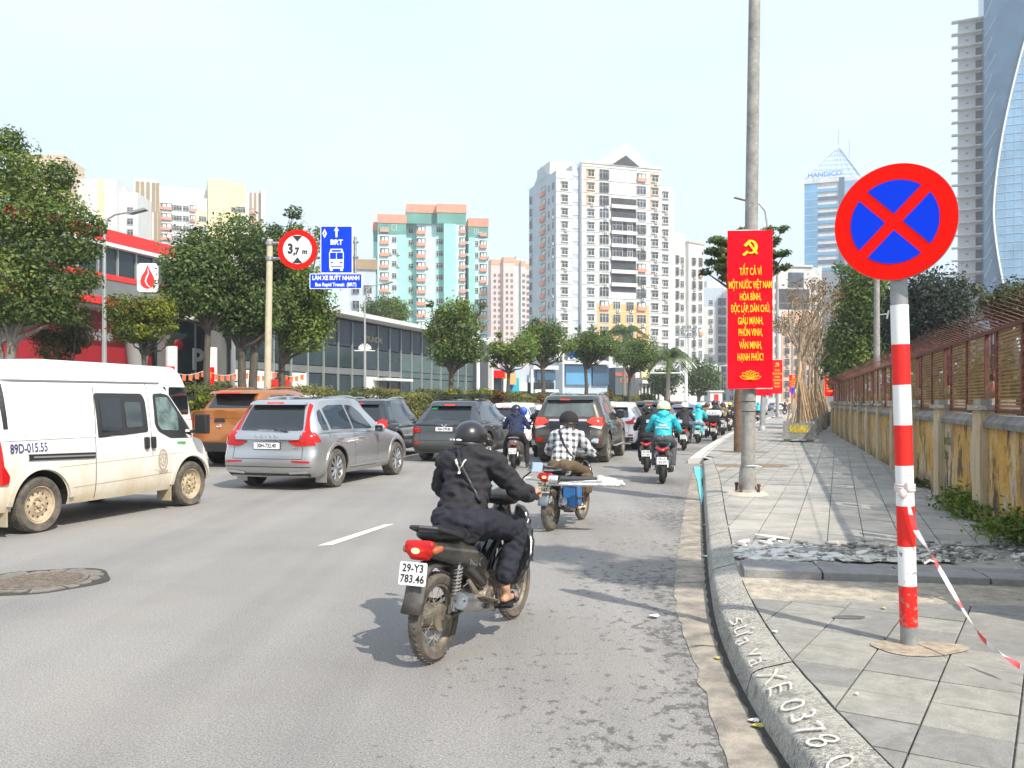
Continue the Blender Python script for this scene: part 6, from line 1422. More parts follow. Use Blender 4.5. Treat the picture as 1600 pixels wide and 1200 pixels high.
# ============================================================ vehicles
def paint(name,col,metallic=0.,rough=.28,dirt=0.,dirtcol=(.42,.33,.2),dz0=.0,dz1=1.,coat=1.):
    m=bpy.data.materials.new(name);m.use_nodes=True;nt=m.node_tree;b=nt.nodes['Principled BSDF'];t=nt.nodes.new('ShaderNodeTexCoord').outputs['Object']
    b.inputs['Metallic'].default_value=metallic;b.inputs['Coat Weight'].default_value=coat;b.inputs['Coat Roughness'].default_value=.04
    if dirt>0:
        sx=nt.nodes.new('ShaderNodeSeparateXYZ');nt.links.new(t,sx.inputs[0])
        mp=nt.nodes.new('ShaderNodeMapping');mp.inputs['Scale'].default_value=(1,1,.5);nt.links.new(t,mp.inputs[0])
        n=tex(nt,'Noise',mp.outputs[0],2.2,Detail=7,Roughness=.65).outputs[0]
        gz=mathn(nt,'DIVIDE',mathn(nt,'SUBTRACT',dz1,sx.outputs[2]),dz1-dz0,True)
        f=mathn(nt,'MULTIPLY',mathn(nt,'ADD',gz,mathn(nt,'MULTIPLY',mathn(nt,'SUBTRACT',n,.5),1.1),True),dirt,True)
        c=mixc(nt,f,col,dirtcol);nt.links.new(c,b.inputs['Base Color'])
        nt.links.new(mathn(nt,'ADD',rough,mathn(nt,'MULTIPLY',f,.5)),b.inputs['Roughness']);nt.links.new(mathn(nt,'SUBTRACT',coat,mathn(nt,'MULTIPLY',f,coat*1.1),True),b.inputs['Coat Weight'])
    else:b.inputs['Base Color'].default_value=(*col,1);b.inputs['Roughness'].default_value=rough
    return m
SEAM=mat('panel_gap',(.02,.02,.02),.8);CLAD=mat('cladding_plastic',(.045,.045,.045),.7,var=.25,vs=6);UNDER=mat('underbody',(.012,.012,.012),.9)
GREYR=mat('rim_silver',(.42,.42,.43),.32,.8,var=.15,vs=9);RIMB=mat('rim_dark',(.03,.03,.032),.35,.5)
def loop(hwr,hwf,y0,y1,rr,rf,bulge=0.,n=(7,12,7,12)):
    # plan outline, counter-clockwise from the rear left; superellipse corners
    P=[]
    def corner(cx,cy,r,a0,k,sx=1.):
        for i in range(k+1):a=R(a0+90*i/k);P.append((cx+r[0]*math.cos(a),cy+r[1]*math.sin(a)))
    rr2=(min(rr[0],hwr*.95),rr[1]);rf2=(min(rf[0],hwf*.95),rf[1])
    corner(-hwr+rr2[0],y0+rr2[1],rr2,180,n[0]);
    for i in range(1,8):t=i/8;P.append(((-hwr+rr2[0])*(1-t)+(hwr-rr2[0])*t,y0-bulge*math.sin(PI*t)))
    corner(hwr-rr2[0],y0+rr2[1],rr2,270,n[0])
    for i in range(1,12):t=i/12;P.append((hwr*(1-t)+hwf*t+.035*math.sin(PI*t)*(hwr),(y0+rr2[1])*(1-t)+(y1-rf2[1])*t))
    corner(hwf-rf2[0],y1-rf2[1],rf2,0,n[0])
    for i in range(1,8):t=i/8;P.append(((hwf-rf2[0])*(1-t)+(-hwf+rf2[0])*t,y1))
    corner(-hwf+rf2[0],y1-rf2[1],rf2,90,n[0])
    for i in range(1,12):t=i/12;P.append((-(hwf*(1-t)+hwr*t+.035*math.sin(PI*t)*(hwr)),(y1-rf2[1])*(1-t)+(y0+rr2[1])*t))
    return P
def stack(mb,loops,mi=0,cap=True):
    n=len(loops[0]);o=len(mb.v)
    for L_ in loops:mb.v+=[tuple(p) for p in L_]
    for k in range(len(loops)-1):
        for i in range(n):mb.f.append((o+k*n+i,o+k*n+(i+1) % n,o+(k+1)*n+(i+1) % n,o+(k+1)*n+i));mb.mi.append(mi);mb.sm.append(True)
    if cap:
        mb.f.append(tuple(o+i for i in range(n))[::-1]);mb.mi.append(mi);mb.sm.append(False)
        mb.f.append(tuple(o+(len(loops)-1)*n+i for i in range(n)));mb.mi.append(mi);mb.sm.append(True)
def interp(tab,t):
    for (a,va),(b,vb) in zip(tab[:-1],tab[1:]):
        if t <= b:
            u=(t-a)/(b-a) if b>a else 0;return tuple(x+(y-x)*u for x,y in zip(va,vb)) if isinstance(va,tuple) else va+(vb-va)*u
    return tab[-1][1]
def apply_mods(o):
    TMP.collection.objects.link(o)
    for m in o.modifiers:
        if m.type=='BOOLEAN':TMP.collection.objects.link(m.object)
    TVL.update();me=bpy.data.meshes.new_from_object(o.evaluated_get(TVL.depsgraph));o.modifiers.clear();o.data=me;TMP.collection.objects.unlink(o);return me
class Car:
    """y runs forward with 0 at the rear bumper, x to the right."""
    def __init__(s,root,sp,pm):
        s.o=root;s.sp=sp;W,Lc=sp['W']/2,sp['L'];bm_=MB()
        zb,zbelt=sp['zb'],sp['belt'];hood=sp['hood']
        # lower shell: t, half width factor, rear inset, front inset
        low=sp.get('low',[(0,(.9,.1,.2)),(.1,(.955,.03,.1)),(.28,(.985,.0,.02)),(.45,(.995,.01,.0)),(.62,(.985,.05,.03)),(.8,(.975,.05,.1)),(.93,(.955,.07,.2)),(1,(.925,.1,.28))])
        def ztop(y):return interp(hood,y/Lc)
        loops=[]
        for t in np.linspace(0,1,15):
            f,a,b=interp(low,t);P=loop(W*f,W*f*sp.get('wf',.97),a,Lc-b,sp.get('rr',(.22,.16)),sp.get('rf',(.45,.4)),sp.get('bulge',.04))
            loops.append([(x,y,zb+(ztop(y)-zb)*t) for x,y in P])
        for k,z in ((.97,.012),(.85,.03),(.4,.045)):
            loops.append([(x*k,y,z_+z-.0) for x,y,z_ in loops[14]])
        stack(bm_,loops);tmp=bm_.build('tmp',[pm,UNDER],None);
        cut=MB();r=sp['rw']+sp.get('arch',.055)
        for y in sp['wy']:cut.lathe([(0,-W*1.3),(r,-W*1.3),(r,W*1.3),(0,W*1.3)],(0,y,sp['rw']+.01),'X',40,0)
        co=cut.build('cut',[UNDER],None)
        bb=bmesh.new();bb.from_mesh(co.data);bmesh.ops.remove_doubles(bb,verts=bb.verts,dist=1e-4);bmesh.ops.recalc_face_normals(bb,faces=bb.faces);bb.to_mesh(co.data);bb.free()
        bb=bmesh.new();bb.from_mesh(tmp.data);bmesh.ops.recalc_face_normals(bb,faces=bb.faces);bb.to_mesh(tmp.data);bb.free()
        md=tmp.modifiers.new('b','BOOLEAN');md.object=co;md.operation='DIFFERENCE';md.solver='EXACT';md.material_mode='TRANSFER'
        me=apply_mods(tmp);bpy.data.objects.remove(co)
        # greenhouse
        g=MB();loops=[]
        for t in np.linspace(0,1,9):
            f,a,b=interp(sp['gh'],t);zt=sp['H']-.045
            P=loop(W*f,W*f*sp.get('ghf',.93),a,b,sp.get('grr',(.22,.2)),(.3,.25),.05)
            L_=[]
            for x,y in P:
                zr=interp(sp['roof'],y/Lc) if 'roof' in sp else zt;L_.append((x,y,zbelt-.02+(zr-zbelt+.02)*t))
            loops.append(L_)
        top=loops[-1];cy=sum(p[1] for p in top)/len(top)
        for k,z in ((.97,.012),(.88,.026),(.6,.04),(.25,.045)):loops.append([(x*k,cy+(y-cy)*(.5+.5*k),z_+z) for x,y,z_ in top])
        stack(g,loops)
        bb=bmesh.new();bb.from_mesh(me);n0=len(bb.faces);gm=g.mesh('g',[pm]);bb.from_mesh(gm);bb.to_mesh(me);
        s.bvh=BVHTree.FromBMesh(bb);bb.free()
        me.name='body';me.polygons.foreach_set('use_smooth',[True]*len(me.polygons));me.set_sharp_from_angle(angle=R(32));tmp.name='body';tmp.parent=root;s.body=tmp
        if sp.get('extra'):pass
    def hit(s,side,a,b):
        if side in 'RL' and 'ymap' in s.sp:a=.88*a-.26
        if side=='R':o,d=Vector((3,a,b)),Vector((-1,0,0))
        elif side=='L':o,d=Vector((-3,a,b)),Vector((1,0,0))
        elif side=='B':o,d=Vector((a,-3,b)),Vector((0,1,0))
        elif side=='F':o,d=Vector((a,9,b)),Vector((0,-1,0))
        else:o,d=Vector((a,b,5)),Vector((0,0,-1))
        h=s.bvh.ray_cast(o,d)
        if h[0] is None:h=s.bvh.find_nearest(o+d*(3-s.sp['W']/2 if side in 'RL' else 3))
        return h[0],-d
    def decal(s,side,poly,name,m,off=.004,thick=.0,parent=None,step=.07,round_=0.,mirror=False):
        if round_:poly=round_poly(poly,round_)
        bm=bmesh.new();vs=[bm.verts.new((x,y,0)) for x,y in poly];bm.faces.new(vs)
        for ax in (0,1):
            lo=min(p[ax] for p in poly);hi=max(p[ax] for p in poly);k=int((hi-lo)/step)
            for i in range(1,k+1):
                c=lo+(hi-lo)*i/(k+1);no=(1,0,0) if ax==0 else (0,1,0)
                bmesh.ops.bisect_plane(bm,geom=bm.verts[:]+bm.edges[:]+bm.faces[:],plane_co=(c,c,0),plane_no=no)
        for v in bm.verts:
            p,d=s.hit(side,v.co.x,v.co.y);v.co=p+d*off
        bmesh.ops.recalc_face_normals(bm,faces=bm.faces)
        c=Vector((0,s.sp['L']/2,.8));f0=max(bm.faces,key=lambda f:f.calc_area())
        _,d=s.hit(side,poly[0][0],poly[0][1])
        if f0.normal.dot(d)<0:bmesh.ops.reverse_faces(bm,faces=bm.faces)
        if thick>0:
            ret=bmesh.ops.extrude_face_region(bm,geom=bm.faces[:]);nv=[e for e in ret['geom'] if isinstance(e,bmesh.types.BMVert)]
            bmesh.ops.translate(bm,verts=nv,vec=d*thick)
            bmesh.ops.recalc_face_normals(bm,faces=bm.faces)
        me=bpy.data.meshes.new(name);bm.to_mesh(me);bm.free();me.materials.append(m);me.polygons.foreach_set('use_smooth',[True]*len(me.polygons));me.set_sharp_from_angle(angle=R(35))
        return link(name,me,parent or s.o)
    def line(s,side,pts,w,name,m,off=.003,parent=None,thick=0.,step=.06):
        pts=[Vector((*p,0)) for p in pts];L_,Rr=[],[]
        for i,p in enumerate(pts):
            t=(pts[min(i+1,len(pts)-1)]-pts[max(0,i-1)]).normalized();n=Vector((-t.y,t.x,0))*w/2;L_.append(p+n);Rr.append(p-n)
        V=[];F_=[]
        fine=[]
        for i in range(len(pts)-1):
            k=max(1,int((pts[i+1]-pts[i]).length/step))
            for j in range(k):u=j/k;fine.append((L_[i].lerp(L_[i+1],u),Rr[i].lerp(Rr[i+1],u)))
        fine.append((L_[-1],Rr[-1]))
        for a,b in fine:
            for q in (a,b):p,d=s.hit(side,q.x,q.y);V.append(p+d*(off+thick))
        if thick:
            n0=len(V)
            for a,b in fine:
                for q in (a,b):p,d=s.hit(side,q.x,q.y);V.append(p+d*.0)
        mb=MB();k=len(fine)
        for i in range(k-1):
            F_.append((2*i,2*i+1,2*i+3,2*i+2))
            if thick:F_+=[(2*i,2*i+2,n0+2*i+2,n0+2*i),(2*i+1,n0+2*i+1,n0+2*i+3,2*i+3)]
        mb.add(V,F_,0,False);return mb.build(name,m,parent or s.o)
    def text(s,side,txt,a,b,size,m,parent=None,xs=1.,bold=0.,off=.006,wob=0):
        p,d=s.hit(side,a,b);x={'R':(0,1,0),'B':(1,0,0),'L':(0,-1,0)}[side]
        p1,_=s.hit(side,a,b+.05);up=(p1-p).normalized() if side != 'T' else Vector((0,1,0));x=Vector(x)
        up=(up-x*up.dot(x)).normalized()
        return put('lettering',text_mesh(txt,size,m,.002,bold,xs),parent or s.o,M4(p+d*off,x,up))
def round_poly(poly,r,k=4):
    out=[];n=len(poly)
    for i in range(n):
        p0,p,p1=(Vector(poly[i-1]),Vector(poly[i]),Vector(poly[(i+1) % n]));a=(p0-p);b=(p1-p);ra=min(r,a.length*.45);rb=min(r,b.length*.45)
        A,B=p+a.normalized()*ra,p+b.normalized()*rb
        for j in range(k+1):t=j/k;out.append(tuple((A*(1-t)**2+p*2*t*(1-t)+B*t*t)[:2]))
    return out
_w={}
def wheel_mesh(r,w,style,tm):
    key=(r,w,style,tm.name)
    if key in _w:return _w[key]
    ri=r*.66;t=MB();t.lathe([(ri,-w*.42),(ri*1.08,-w*.5),(r*.93,-w*.52),(r*.985,-w*.42),(r,-w*.3),(r,w*.3),(r*.985,w*.42),(r*.93,w*.52),(ri*1.08,w*.5),(ri,w*.42),(ri*.9,w*.3),(ri*.9,-w*.3)],axis='X',n=40,close=True)
    for k in range(48):                         # tread blocks
        a=2*PI*k/48
        for sx in (-1,1):c=Vector((sx*w*.2,r*math.cos(a),r*math.sin(a)));t.box(c,(w*.3,.03,.008),rot=Matrix.Rotation(a+PI/2,3,'X'))
    rim=MB();q=w*.44
    rim.lathe([(ri*.86,q*.5),(ri*.98,q),(ri*1.03,q*1.0),(ri*1.0,q*.85)],axis='X',n=40)
    back=MB();back.lathe([(0,q*.1),(ri*.95,q*.1)],axis='X',n=32)
    if style=='steel':
        rim.lathe([(0,q*.45),(ri*.22,q*.45),(ri*.3,q*.62),(ri*.42,q*.7),(ri*.56,q*.5),(ri*.72,q*.42),(ri*.9,q*.8)],axis='X',n=40)
        hub=MB();hub.lathe([(0,q*.95),(ri*.14,q*.92),(ri*.2,q*.5)],axis='X',n=20)
        for k in range(5):a=2*PI*k/5;hub.lathe([(0,q*.85),(ri*.055,q*.85),(ri*.055,q*.5)],(0,ri*.3*math.cos(a),ri*.3*math.sin(a)),'X',6)
        for k in range(12):a=2*PI*k/12;back.lathe([(0,q*.6),(ri*.055,q*.6)],(0,ri*.66*math.cos(a),ri*.66*math.sin(a)),'X',8)
    else:
        nsp={'five':5,'ten':10}[style]
        for k in range(nsp):
            a=2*PI*k/nsp
            for da in ((-.16,.16) if style=='five' else (-.07,.09)):
                c0=Vector((q*.7,ri*.15*math.cos(a+da*2),ri*.15*math.sin(a+da*2)));c1=Vector((q*.88,ri*.95*math.cos(a+da),ri*.95*math.sin(a+da)));rim.tube([c0,c0.lerp(c1,.5)+Vector((q*.05,0,0)),c1],[.02,.014,.018],5)
        hub=MB();hub.lathe([(0,q*.85),(ri*.16,q*.82),(ri*.2,q*.6)],axis='X',n=20)
    _w[key]=(t.mesh('tyre',tm),rim.mesh('rim',GREYR),hub.mesh('hub',GREYR),back.mesh('brake_backing',RIMB));return _w[key]
def wheels(car,style='five',tm=RUBBER,rimm=None,flip=False,w=.24):
    sp=car.sp;t,rim,hub,back=wheel_mesh(sp['rw'],w,style,tm)
    if rimm:
        rim=rim.copy();rim.materials[0]=rimm;hub=hub.copy();hub.materials[0]=rimm
    for y in sp['wy']:
        for sx in (1,-1):
            o=link('wheel',t,car.o,(sx*(sp['W']/2-w*.5-.01),y,sp['rw']),(0,0,0 if sx>0 else PI));link('brake_backing',back,o);link('rim',rim,o);link('hub',hub,o)
def place(name,label,cat,px,py,heading,sp,group=None,at='RR'):
    """wheel contact point of the rear right wheel (outer edge) lies at the pixel"""
    g=G(px,py);a=R(-heading);loc=g-Matrix.Rotation(a,3,'Z') @ Vector((sp['W']/2-.02 if at=='RR' else -sp['W']/2+.02,sp['wy'][0],0));loc.z=0
    return empty(name,loc,a,label,cat,group)
def plate(car,x,z,txt,w=.47,h=.11,two=None,side='B'):
    p,d=car.hit(side,x,z);mb=MB();p=p-Vector((0,.012,0));mb.box(p,(w,.012,h));pl=mb.build('number_plate',PLATE,car.o)
    mb=MB();mb.box(p+Vector((0,.006,0)),(w+.02,.01,h+.02));mb.build('plate_frame',BLACKP,pl)
    if two:put('lettering',text_mesh(txt,h*.5,INK,.002,.0015,.9),pl,M4(p+Vector((0,-.008,h*.23)),(1,0,0),(0,0,1)));put('lettering',text_mesh(two,h*.5,INK,.002,.0015,.9),pl,M4(p+Vector((0,-.008,-h*.23)),(1,0,0),(0,0,1)))
    else:put('lettering',text_mesh(txt,h*.86,INK,.002,.002,.8,1.02),pl,M4(p+Vector((0,-.008,0)),(1,0,0),(0,0,1)))
def mirror_part(car,y,z,m,sx=1,size=(.2,.1,.15)):
    p,d=car.hit('R' if sx>0 else 'L',y,z);c=p+Vector((sx*.13,.03,.06));mb=MB();mb.ell(c,(size[0]/2*1.1,size[1]*.8,size[2]*.62),n=12,m=8);mb.tube([p,c-Vector((0,0,size[2]*.3))],[.03,.025],6);o=mb.build('wing_mirror',m,car.o)
    mb=MB();mb.box(c+Vector((0,-size[1]*.72,0)),(size[0]*.85,.01,size[2]*.8));mb.build('mirror_glass',GLASS,o)
def handle(car,y,z,m):p,d=car.hit('R',y,z);mb=MB();mb.tube([p+Vector((.0,-.1,0)),p+Vector((.035,-.06,.0)),p+Vector((.035,.06,.0)),p+Vector((0,.1,0))],.013,6);mb.build('door_handle',m,car.o)
def rails(car,y0,y1,x,m,h=.05):
    for sx in (-1,1):
        pts=[]
        for t in np.linspace(0,1,8):y=y0+(y1-y0)*t;p,_=car.hit('T',sx*x,y);pts.append(p+Vector((0,0,h*math.sin(PI*min(1,max(0,t*1.0)))**.3 if 0<t<1 else 0)))
        mb=MB();mb.tube(pts,.018,6);mb.build('roof_rail',m,car.o)
def suv_side(car,glassR,seams,arch=True,belt_trim=None,sides=('R','L')):
    sp=car.sp
    for sd in sides:
        for g in glassR:car.decal(sd,g,'side_window',GLASS,.004,round_=.045)
        for l in seams:car.line(sd,l,.009,'door_seam',SEAM,.002)
        if arch:
            for y in sp['wy']:
                r=sp['rw']+.09;zc=sp['rw']+.01
                car.line(sd,[(y+r*math.cos(a),zc+r*math.sin(a)) for a in np.linspace(R(-12),R(192),26)],.055,'arch_trim',car.trim,.004,thick=.012)
def wiper(car,x0,z0,x1,z1):car.line('B',[(x0,z0),(x1,z1)],.022,'wiper',BLACKP,.012,thick=.015)
# ---- common SUV proportions
def spec(L=4.69,W=1.9,H=1.66,rw=.36,wb=2.865,ro=.95,belt=1.02,hoodf=.82,zb=.24,rear_top=.62,ws0=1.35,ws1=2.05,gh0=.955,gh1=.7,rear0=.14,**k):
    d=dict(L=L,W=W,H=H,rw=rw,wy=(ro,ro+wb),zb=zb,belt=belt,
             hood=[(0,belt),(.6,belt-.01),(.72,belt-.03),(.88,hoodf+.07),(.97,hoodf-.02),(1,hoodf-.08)],
             gh=[(0,(gh0,rear0,L-ws0)),(.15,(gh0-.02,rear0+.05,L-ws0-.1)),(.75,(gh1+.05,rear_top-.12,L-ws1+.1)),(.93,(gh1+.015,rear_top-.02,L-ws1)),(1,(gh1,rear_top+.04,L-ws1-.1))],
             roof=[(0,H-.12),(.2,H-.075),(.45,H-.045),(.62,H-.075),(1,H-.2)])
    d.update(k);return d
# ===== silver SUV
sp=spec(rear_top=.5,ro=.93,H=1.71,belt=1.05)
r_=place('parked_suv',None,'SUV',527,761,15.3,sp);r_.name='silver_suv'
tag(r_,'silver SUV with tall red tail lights seen from behind in the middle lane','SUV')
PS=paint('silver_paint',(.46,.47,.475),.75,.3,dirt=.35,dirtcol=(.3,.27,.22),dz0=.1,dz1=.75);c=Car(r_,sp,PS);c.trim=PS
c.decal('B',[(-.64,1.08),(.64,1.08),(.54,1.54),(-.54,1.54)],'rear_window',GLASS,.005,round_=.06)
c.decal('B',[(-.57,1.55),(.57,1.55),(.54,1.61),(-.54,1.61)],'rear_spoiler',PS,.004,thick=.13,round_=.02)
p_,_=c.hit('B',0,1.58);mb=MB();mb.box(p_+Vector((0,-.14,0)),(.34,.012,.028));mb.build('high_brake_light',REDLIT,c.o)
for s in (-1,1):
    tl=[(s*.585,1.58),(s*.655,1.54),(s*.7,1.28),(s*.77,1.1),(s*.9,.98),(s*.91,.82),(s*.6,.8),(s*.43,.87),(s*.43,.9),(s*.66,.93),(s*.68,1.0),(s*.66,1.2)]
    c.decal('B',tl if s>0 else tl[::-1],'tail_light',REDL,.01,thick=.012,round_=.015,step=.05)
    c.decal('R' if s>0 else 'L',[(-.02,.84),(.3,.88),(.2,1.02),(.08,1.14),(.0,1.2)],'tail_light_side',REDL,.008,round_=.02)
    c.decal('B',[(s*.5,.52),(s*.84,.5),(s*.84,.54),(s*.5,.55)][::s],'reflector',REDL,.01)
    c.decal('B',[(s*.45,.3),(s*.8,.32),(s*.8,.37),(s*.45,.34)][::s],'exhaust_trim',CHROME,.012,thick=.01)
c.decal('B',[(-.64,.92),(.64,.92),(.66,1.0),(.62,1.04),(-.62,1.04),(-.66,1.0)],'garnish_bar',PS,.02,thick=.03,round_=.02)
put('lettering',text_mesh('VOLVO',.07,CHROME,.004,.002,1.1,2.2),c.o,M4(c.hit('B',0,.975)[0]+Vector((0,-.056,0)),(1,0,0),(0,0,1)))
plate(c,0,.81,'30H-732.40',.52,.115)
c.text('B','B6 AWD',.52,.76,.05,CHROME);c.text('B','XC60',-.6,.8,.05,CHROME)
c.line('B',[(-.7,.57),(-.68,.9)],.008,'tailgate_seam',SEAM);c.line('B',[(.7,.57),(.68,.9)],.008,'tailgate_seam',SEAM);c.line('B',[(-.7,.575),(.7,.575)],.01,'tailgate_seam',SEAM)
c.line('B',[(-.86,.43),(.86,.43)],.014,'bumper_crease',SEAM);c.decal('B',[(-.8,.23),(.8,.23),(.84,.31),(-.84,.31)],'lower_valance',CLAD,.006,round_=.02)
wiper(c,.0,1.12,.38,1.06)
suv_side(c,[[(.42,1.08),(.66,1.08),(.62,1.47),(.5,1.43),(.4,1.24)],[(.74,1.09),(1.62,1.08),(1.6,1.55),(.95,1.54),(.72,1.48)],[(1.69,1.08),(2.62,1.06),(2.3,1.38),(2.05,1.52),(1.68,1.55)]],
         [[(1.66,.3),(1.66,1.04)],[(2.72,.32),(2.74,.95),(2.68,1.02)],[(.62,1.05),(.7,.9),(1.1,.84),(1.32,.62),(1.34,.34),(2.72,.32)]])
for sd in ('R','L'):
    c.line(sd,[(1.35,.36),(3.4,.38)],.03,'sill_trim',CHROME,.006)
    c.line(sd,[(.38,1.045),(2.7,1.0)],.012,'belt_trim',CHROME,.006)
handle(c,1.05,.93,PS);handle(c,1.98,.91,PS);mirror_part(c,2.62,1.0,PS);mirror_part(c,2.62,1.0,PS,-1);c.decal('R',[(.68,.86),(.88,.86),(.88,1.0),(.68,1.0)],'fuel_flap',PS,.003,round_=.02)
mb=MB();mb.box((sp['W']/2-.13,sp['wy'][0]-.42,.27),(.22,.02,.3));mb.build('mud_flap',PS,c.o);mb=MB();mb.box((-sp['W']/2+.13,sp['wy'][0]-.42,.27),(.22,.02,.3));mb.build('mud_flap',PS,c.o)
c.decal('T',[(-.5,1.2),(.5,1.2),(.46,2.6),(-.46,2.6)],'sunroof',GLASS,.004,step=.2,round_=.05)
p_,_=c.hit('T',0,.72);mb=MB();mb.add([p_+Vector(v) for v in ((-.02,0,0),(.02,0,0),(.02,.14,0),(-.02,.14,0),(0,.02,.07),(0,.13,.01))],[(0,1,4),(0,4,5,3),(1,2,5,4),(2,3,5)],0,False);mb.build('antenna_fin',PS,c.o)
wheels(c,'ten',DUSTYR);rails(c,1.0,3.0,.58,CHROME,.03)
# ===== white van
sv=dict(ymap=1,L=4.22,W=1.95,H=2.06,rw=.34,wy=(.62,3.49),zb=.3,belt=1.16,hood=[(0,1.16),(.72,1.16),(.8,1.12),(.9,1.0),(.97,.88),(1,.78)],arch=.075,
          low=[(0,(.95,.03,.12)),(.12,(.985,0,.04)),(.3,(1.,0,0)),(.6,(.995,.01,.02)),(.85,(.985,.02,.08)),(1,(.97,.03,.14))],
          gh=[(0,(.985,.03,3.72)),(.3,(.965,.05,3.52)),(.72,(.92,.08,3.2)),(.9,(.875,.12,3.02)),(1,(.8,.2,2.9))],ghf=.96,grr=(.12,.12),rr=(.1,.1),rf=(.42,.4),bulge=.02)
r_=place('white_van',None,'van',63,832,16.8,sv);tag(r_,'white panel van with beige road dirt and number 89D-015.55 on its side','van')
PV=paint('van_paint',(.8,.8,.78),0,.35,dirt=1.,dirtcol=(.46,.36,.21),dz0=.0,dz1=1.3);c=Car(r_,sv,PV);c.trim=PV
DIRTR=mat('dirty_rim',(.5,.4,.27),.85,col2=(.33,.26,.17),vs=12)
gk=mat('window_seal_black',(.03,.03,.032),.35)
for sd in ('R',):
    a_=c.decal(sd,[(2.05,1.12),(3.17,1.17),(3.15,1.63),(3.08,1.72),(2.02,1.72)],'sliding_door_window',gk,.006,round_=.05)
    c.decal(sd,[(2.13,1.19),(2.56,1.21),(2.56,1.65),(2.11,1.65)],'pane',GLASS,.011,parent=a_,round_=.03);c.decal(sd,[(2.66,1.24),(3.04,1.25),(3.02,1.6),(2.64,1.6)],'pane',mat('pane_lighter',(.06,.075,.08),.08),.012,parent=a_,round_=.05)
    d_=c.decal(sd,[(3.34,1.28),(3.42,1.17),(3.72,1.06),(4.3,1.05),(4.36,1.1),(3.78,1.7),(3.6,1.73),(3.36,1.72)],'cab_window',gk,.006,round_=.05)
    c.decal(sd,[(3.41,1.27),(3.5,1.19),(3.95,1.17),(3.95,1.42),(3.72,1.67),(3.41,1.67)],'pane',mat('cab_pane',(.12,.17,.16),.06,var=.6,vs=5),.011,parent=d_,round_=.03)
    c.line(sd,[(1.98,.33),(2.02,1.8)],.012,'door_seam',SEAM);c.line(sd,[(3.25,.82),(3.22,1.86)],.01,'door_seam',SEAM);c.line(sd,[(3.26,.62),(3.4,.6),(3.44,.42),(3.4,.35)],.007,'door_crease',mat('crease_tan',(.4,.34,.24),.8))
    c.line(sd,[(.32,1.86),(3.6,1.88)],.02,'roof_gutter',mat('gutter_grey_rubber',(.16,.16,.155),.7),.006,thick=.01)  # mid-grey strip along the roof gutter
    c.line(sd,[(.4,1.2),(1.98,1.2)],.006,'panel_crease',mat('crease_grey',(.45,.44,.42),.6));c.line(sd,[(.55,1.2),(.53,1.82),(1.9,1.82)],.006,'panel_crease',mat('crease_grey',(.45,.44,.42),.6))
    c.line(sd,[(.78,.93),(1.97,.9)],.075,'slide_rail',BLACKP,.004,thick=.012);c.line(sd,[(.85,.93),(1.96,.9)],.02,'slide_groove',mat('rail_grey',(.2,.2,.2),.5),.02)
    c.line(sd,[(1.35,.5),(3.9,.56)],.008,'door_crease',mat('crease_tan',(.4,.34,.24),.8));c.line(sd,[(1.3,.78),(4.3,.84)],.006,'door_crease',mat('crease_tan',(.4,.34,.24),.8))
    for y in sv['wy']:
        r=.46;c.line(sd,[((y+r*math.cos(a)+.26)/.88,.35+r*math.sin(a)) for a in np.linspace(R(5),R(178),26)],.07,'wheel_arch_lip',PV,.01,thick=.02)
    for y in (3.1,3.26):c.decal(sd,[(y-.05,.93),(y+.04,.93),(y+.05,1.1),(y-.05,1.1)],'door_handle',BLACKP,.006,thick=.03,round_=.03)
    c.line(sd,[(.44,1.28),(.42,1.82)],.05,'vent_strip',BLACKP,.006,thick=.006)
    c.decal(sd,[(.3,.62),(.44,.64),(.46,.72),(.38,.84),(.35,1.3),(.3,1.35)],'tail_light',REDL,.008,thick=.02,round_=.02)
    c.text(sd,'89D-015.55',.8,1.04,.155,mat('navy_print',(.02,.03,.14),.6),xs=.74,bold=.0015)
    c.text(sd,'FOTON',4.0,.98,.05,mat('green_print',(.03,.35,.08),.6),xs=1.1,bold=.004)
    # round emblem with ring, shield and scroll
    EM=mat('emblem_grey',(.33,.29,.24),.8)
    c.line(sd,[(3.5+.105*math.cos(a),.75+.15*math.sin(a)) for a in np.linspace(0,2*PI,29)],.022,'emblem_ring',EM,.007)
    c.line(sd,[(3.5+.065*math.cos(a),.76+.09*math.sin(a)) for a in np.linspace(0,2*PI,25)],.01,'emblem_inner_ring',EM,.008)
    for k in range(9):a=R(20+k*40*.9);c.line(sd,[(3.5+.07*math.cos(a),.75+.1*math.sin(a)),(3.5+.095*math.cos(a),.75+.135*math.sin(a))],.012,'emblem_ray',mat('emblem_pale',(.6,.52,.4),.8),.009)
    c.line(sd,[(3.45,.76),(3.48,.81),(3.52,.78),(3.49,.73),(3.53,.7),(3.56,.79)],.014,'emblem_figure',EM,.008);c.line(sd,[(3.4,.585),(3.45,.57),(3.55,.57),(3.61,.59)],.035,'emblem_scroll',EM,.007)
p_,_=c.hit('R',4.3,1.14);mb=MB();mb.box(p_+Vector((.2,.02,.12)),(.2,.12,.3));mb.tube([p_,p_+Vector((.12,.02,.02))],.03,6);o_=mb.build('wing_mirror',BLACKP,c.o);md=o_.modifiers.new('b','BEVEL');md.width=.03;md.segments=3
c.decal('F',[(-.72,1.2),(.72,1.2),(.62,1.8),(-.62,1.8)],'windscreen',GLASS,.006,round_=.05)
for y in (.14,3.02):mb=MB();mb.box((sv['W']/2-.14,y,.28),(.24,.02,.3));mb.build('mud_flap',mat('mud_flap_tan',(.35,.29,.2),.9,var=.2,vs=8),c.o)
mb=MB();mb.box((0,-.06,.42),(1.8,.14,.16));mb.build('rear_bumper',BLACKP,c.o)
wheels(c,'steel',DUSTYR,DIRTR,w=.2)
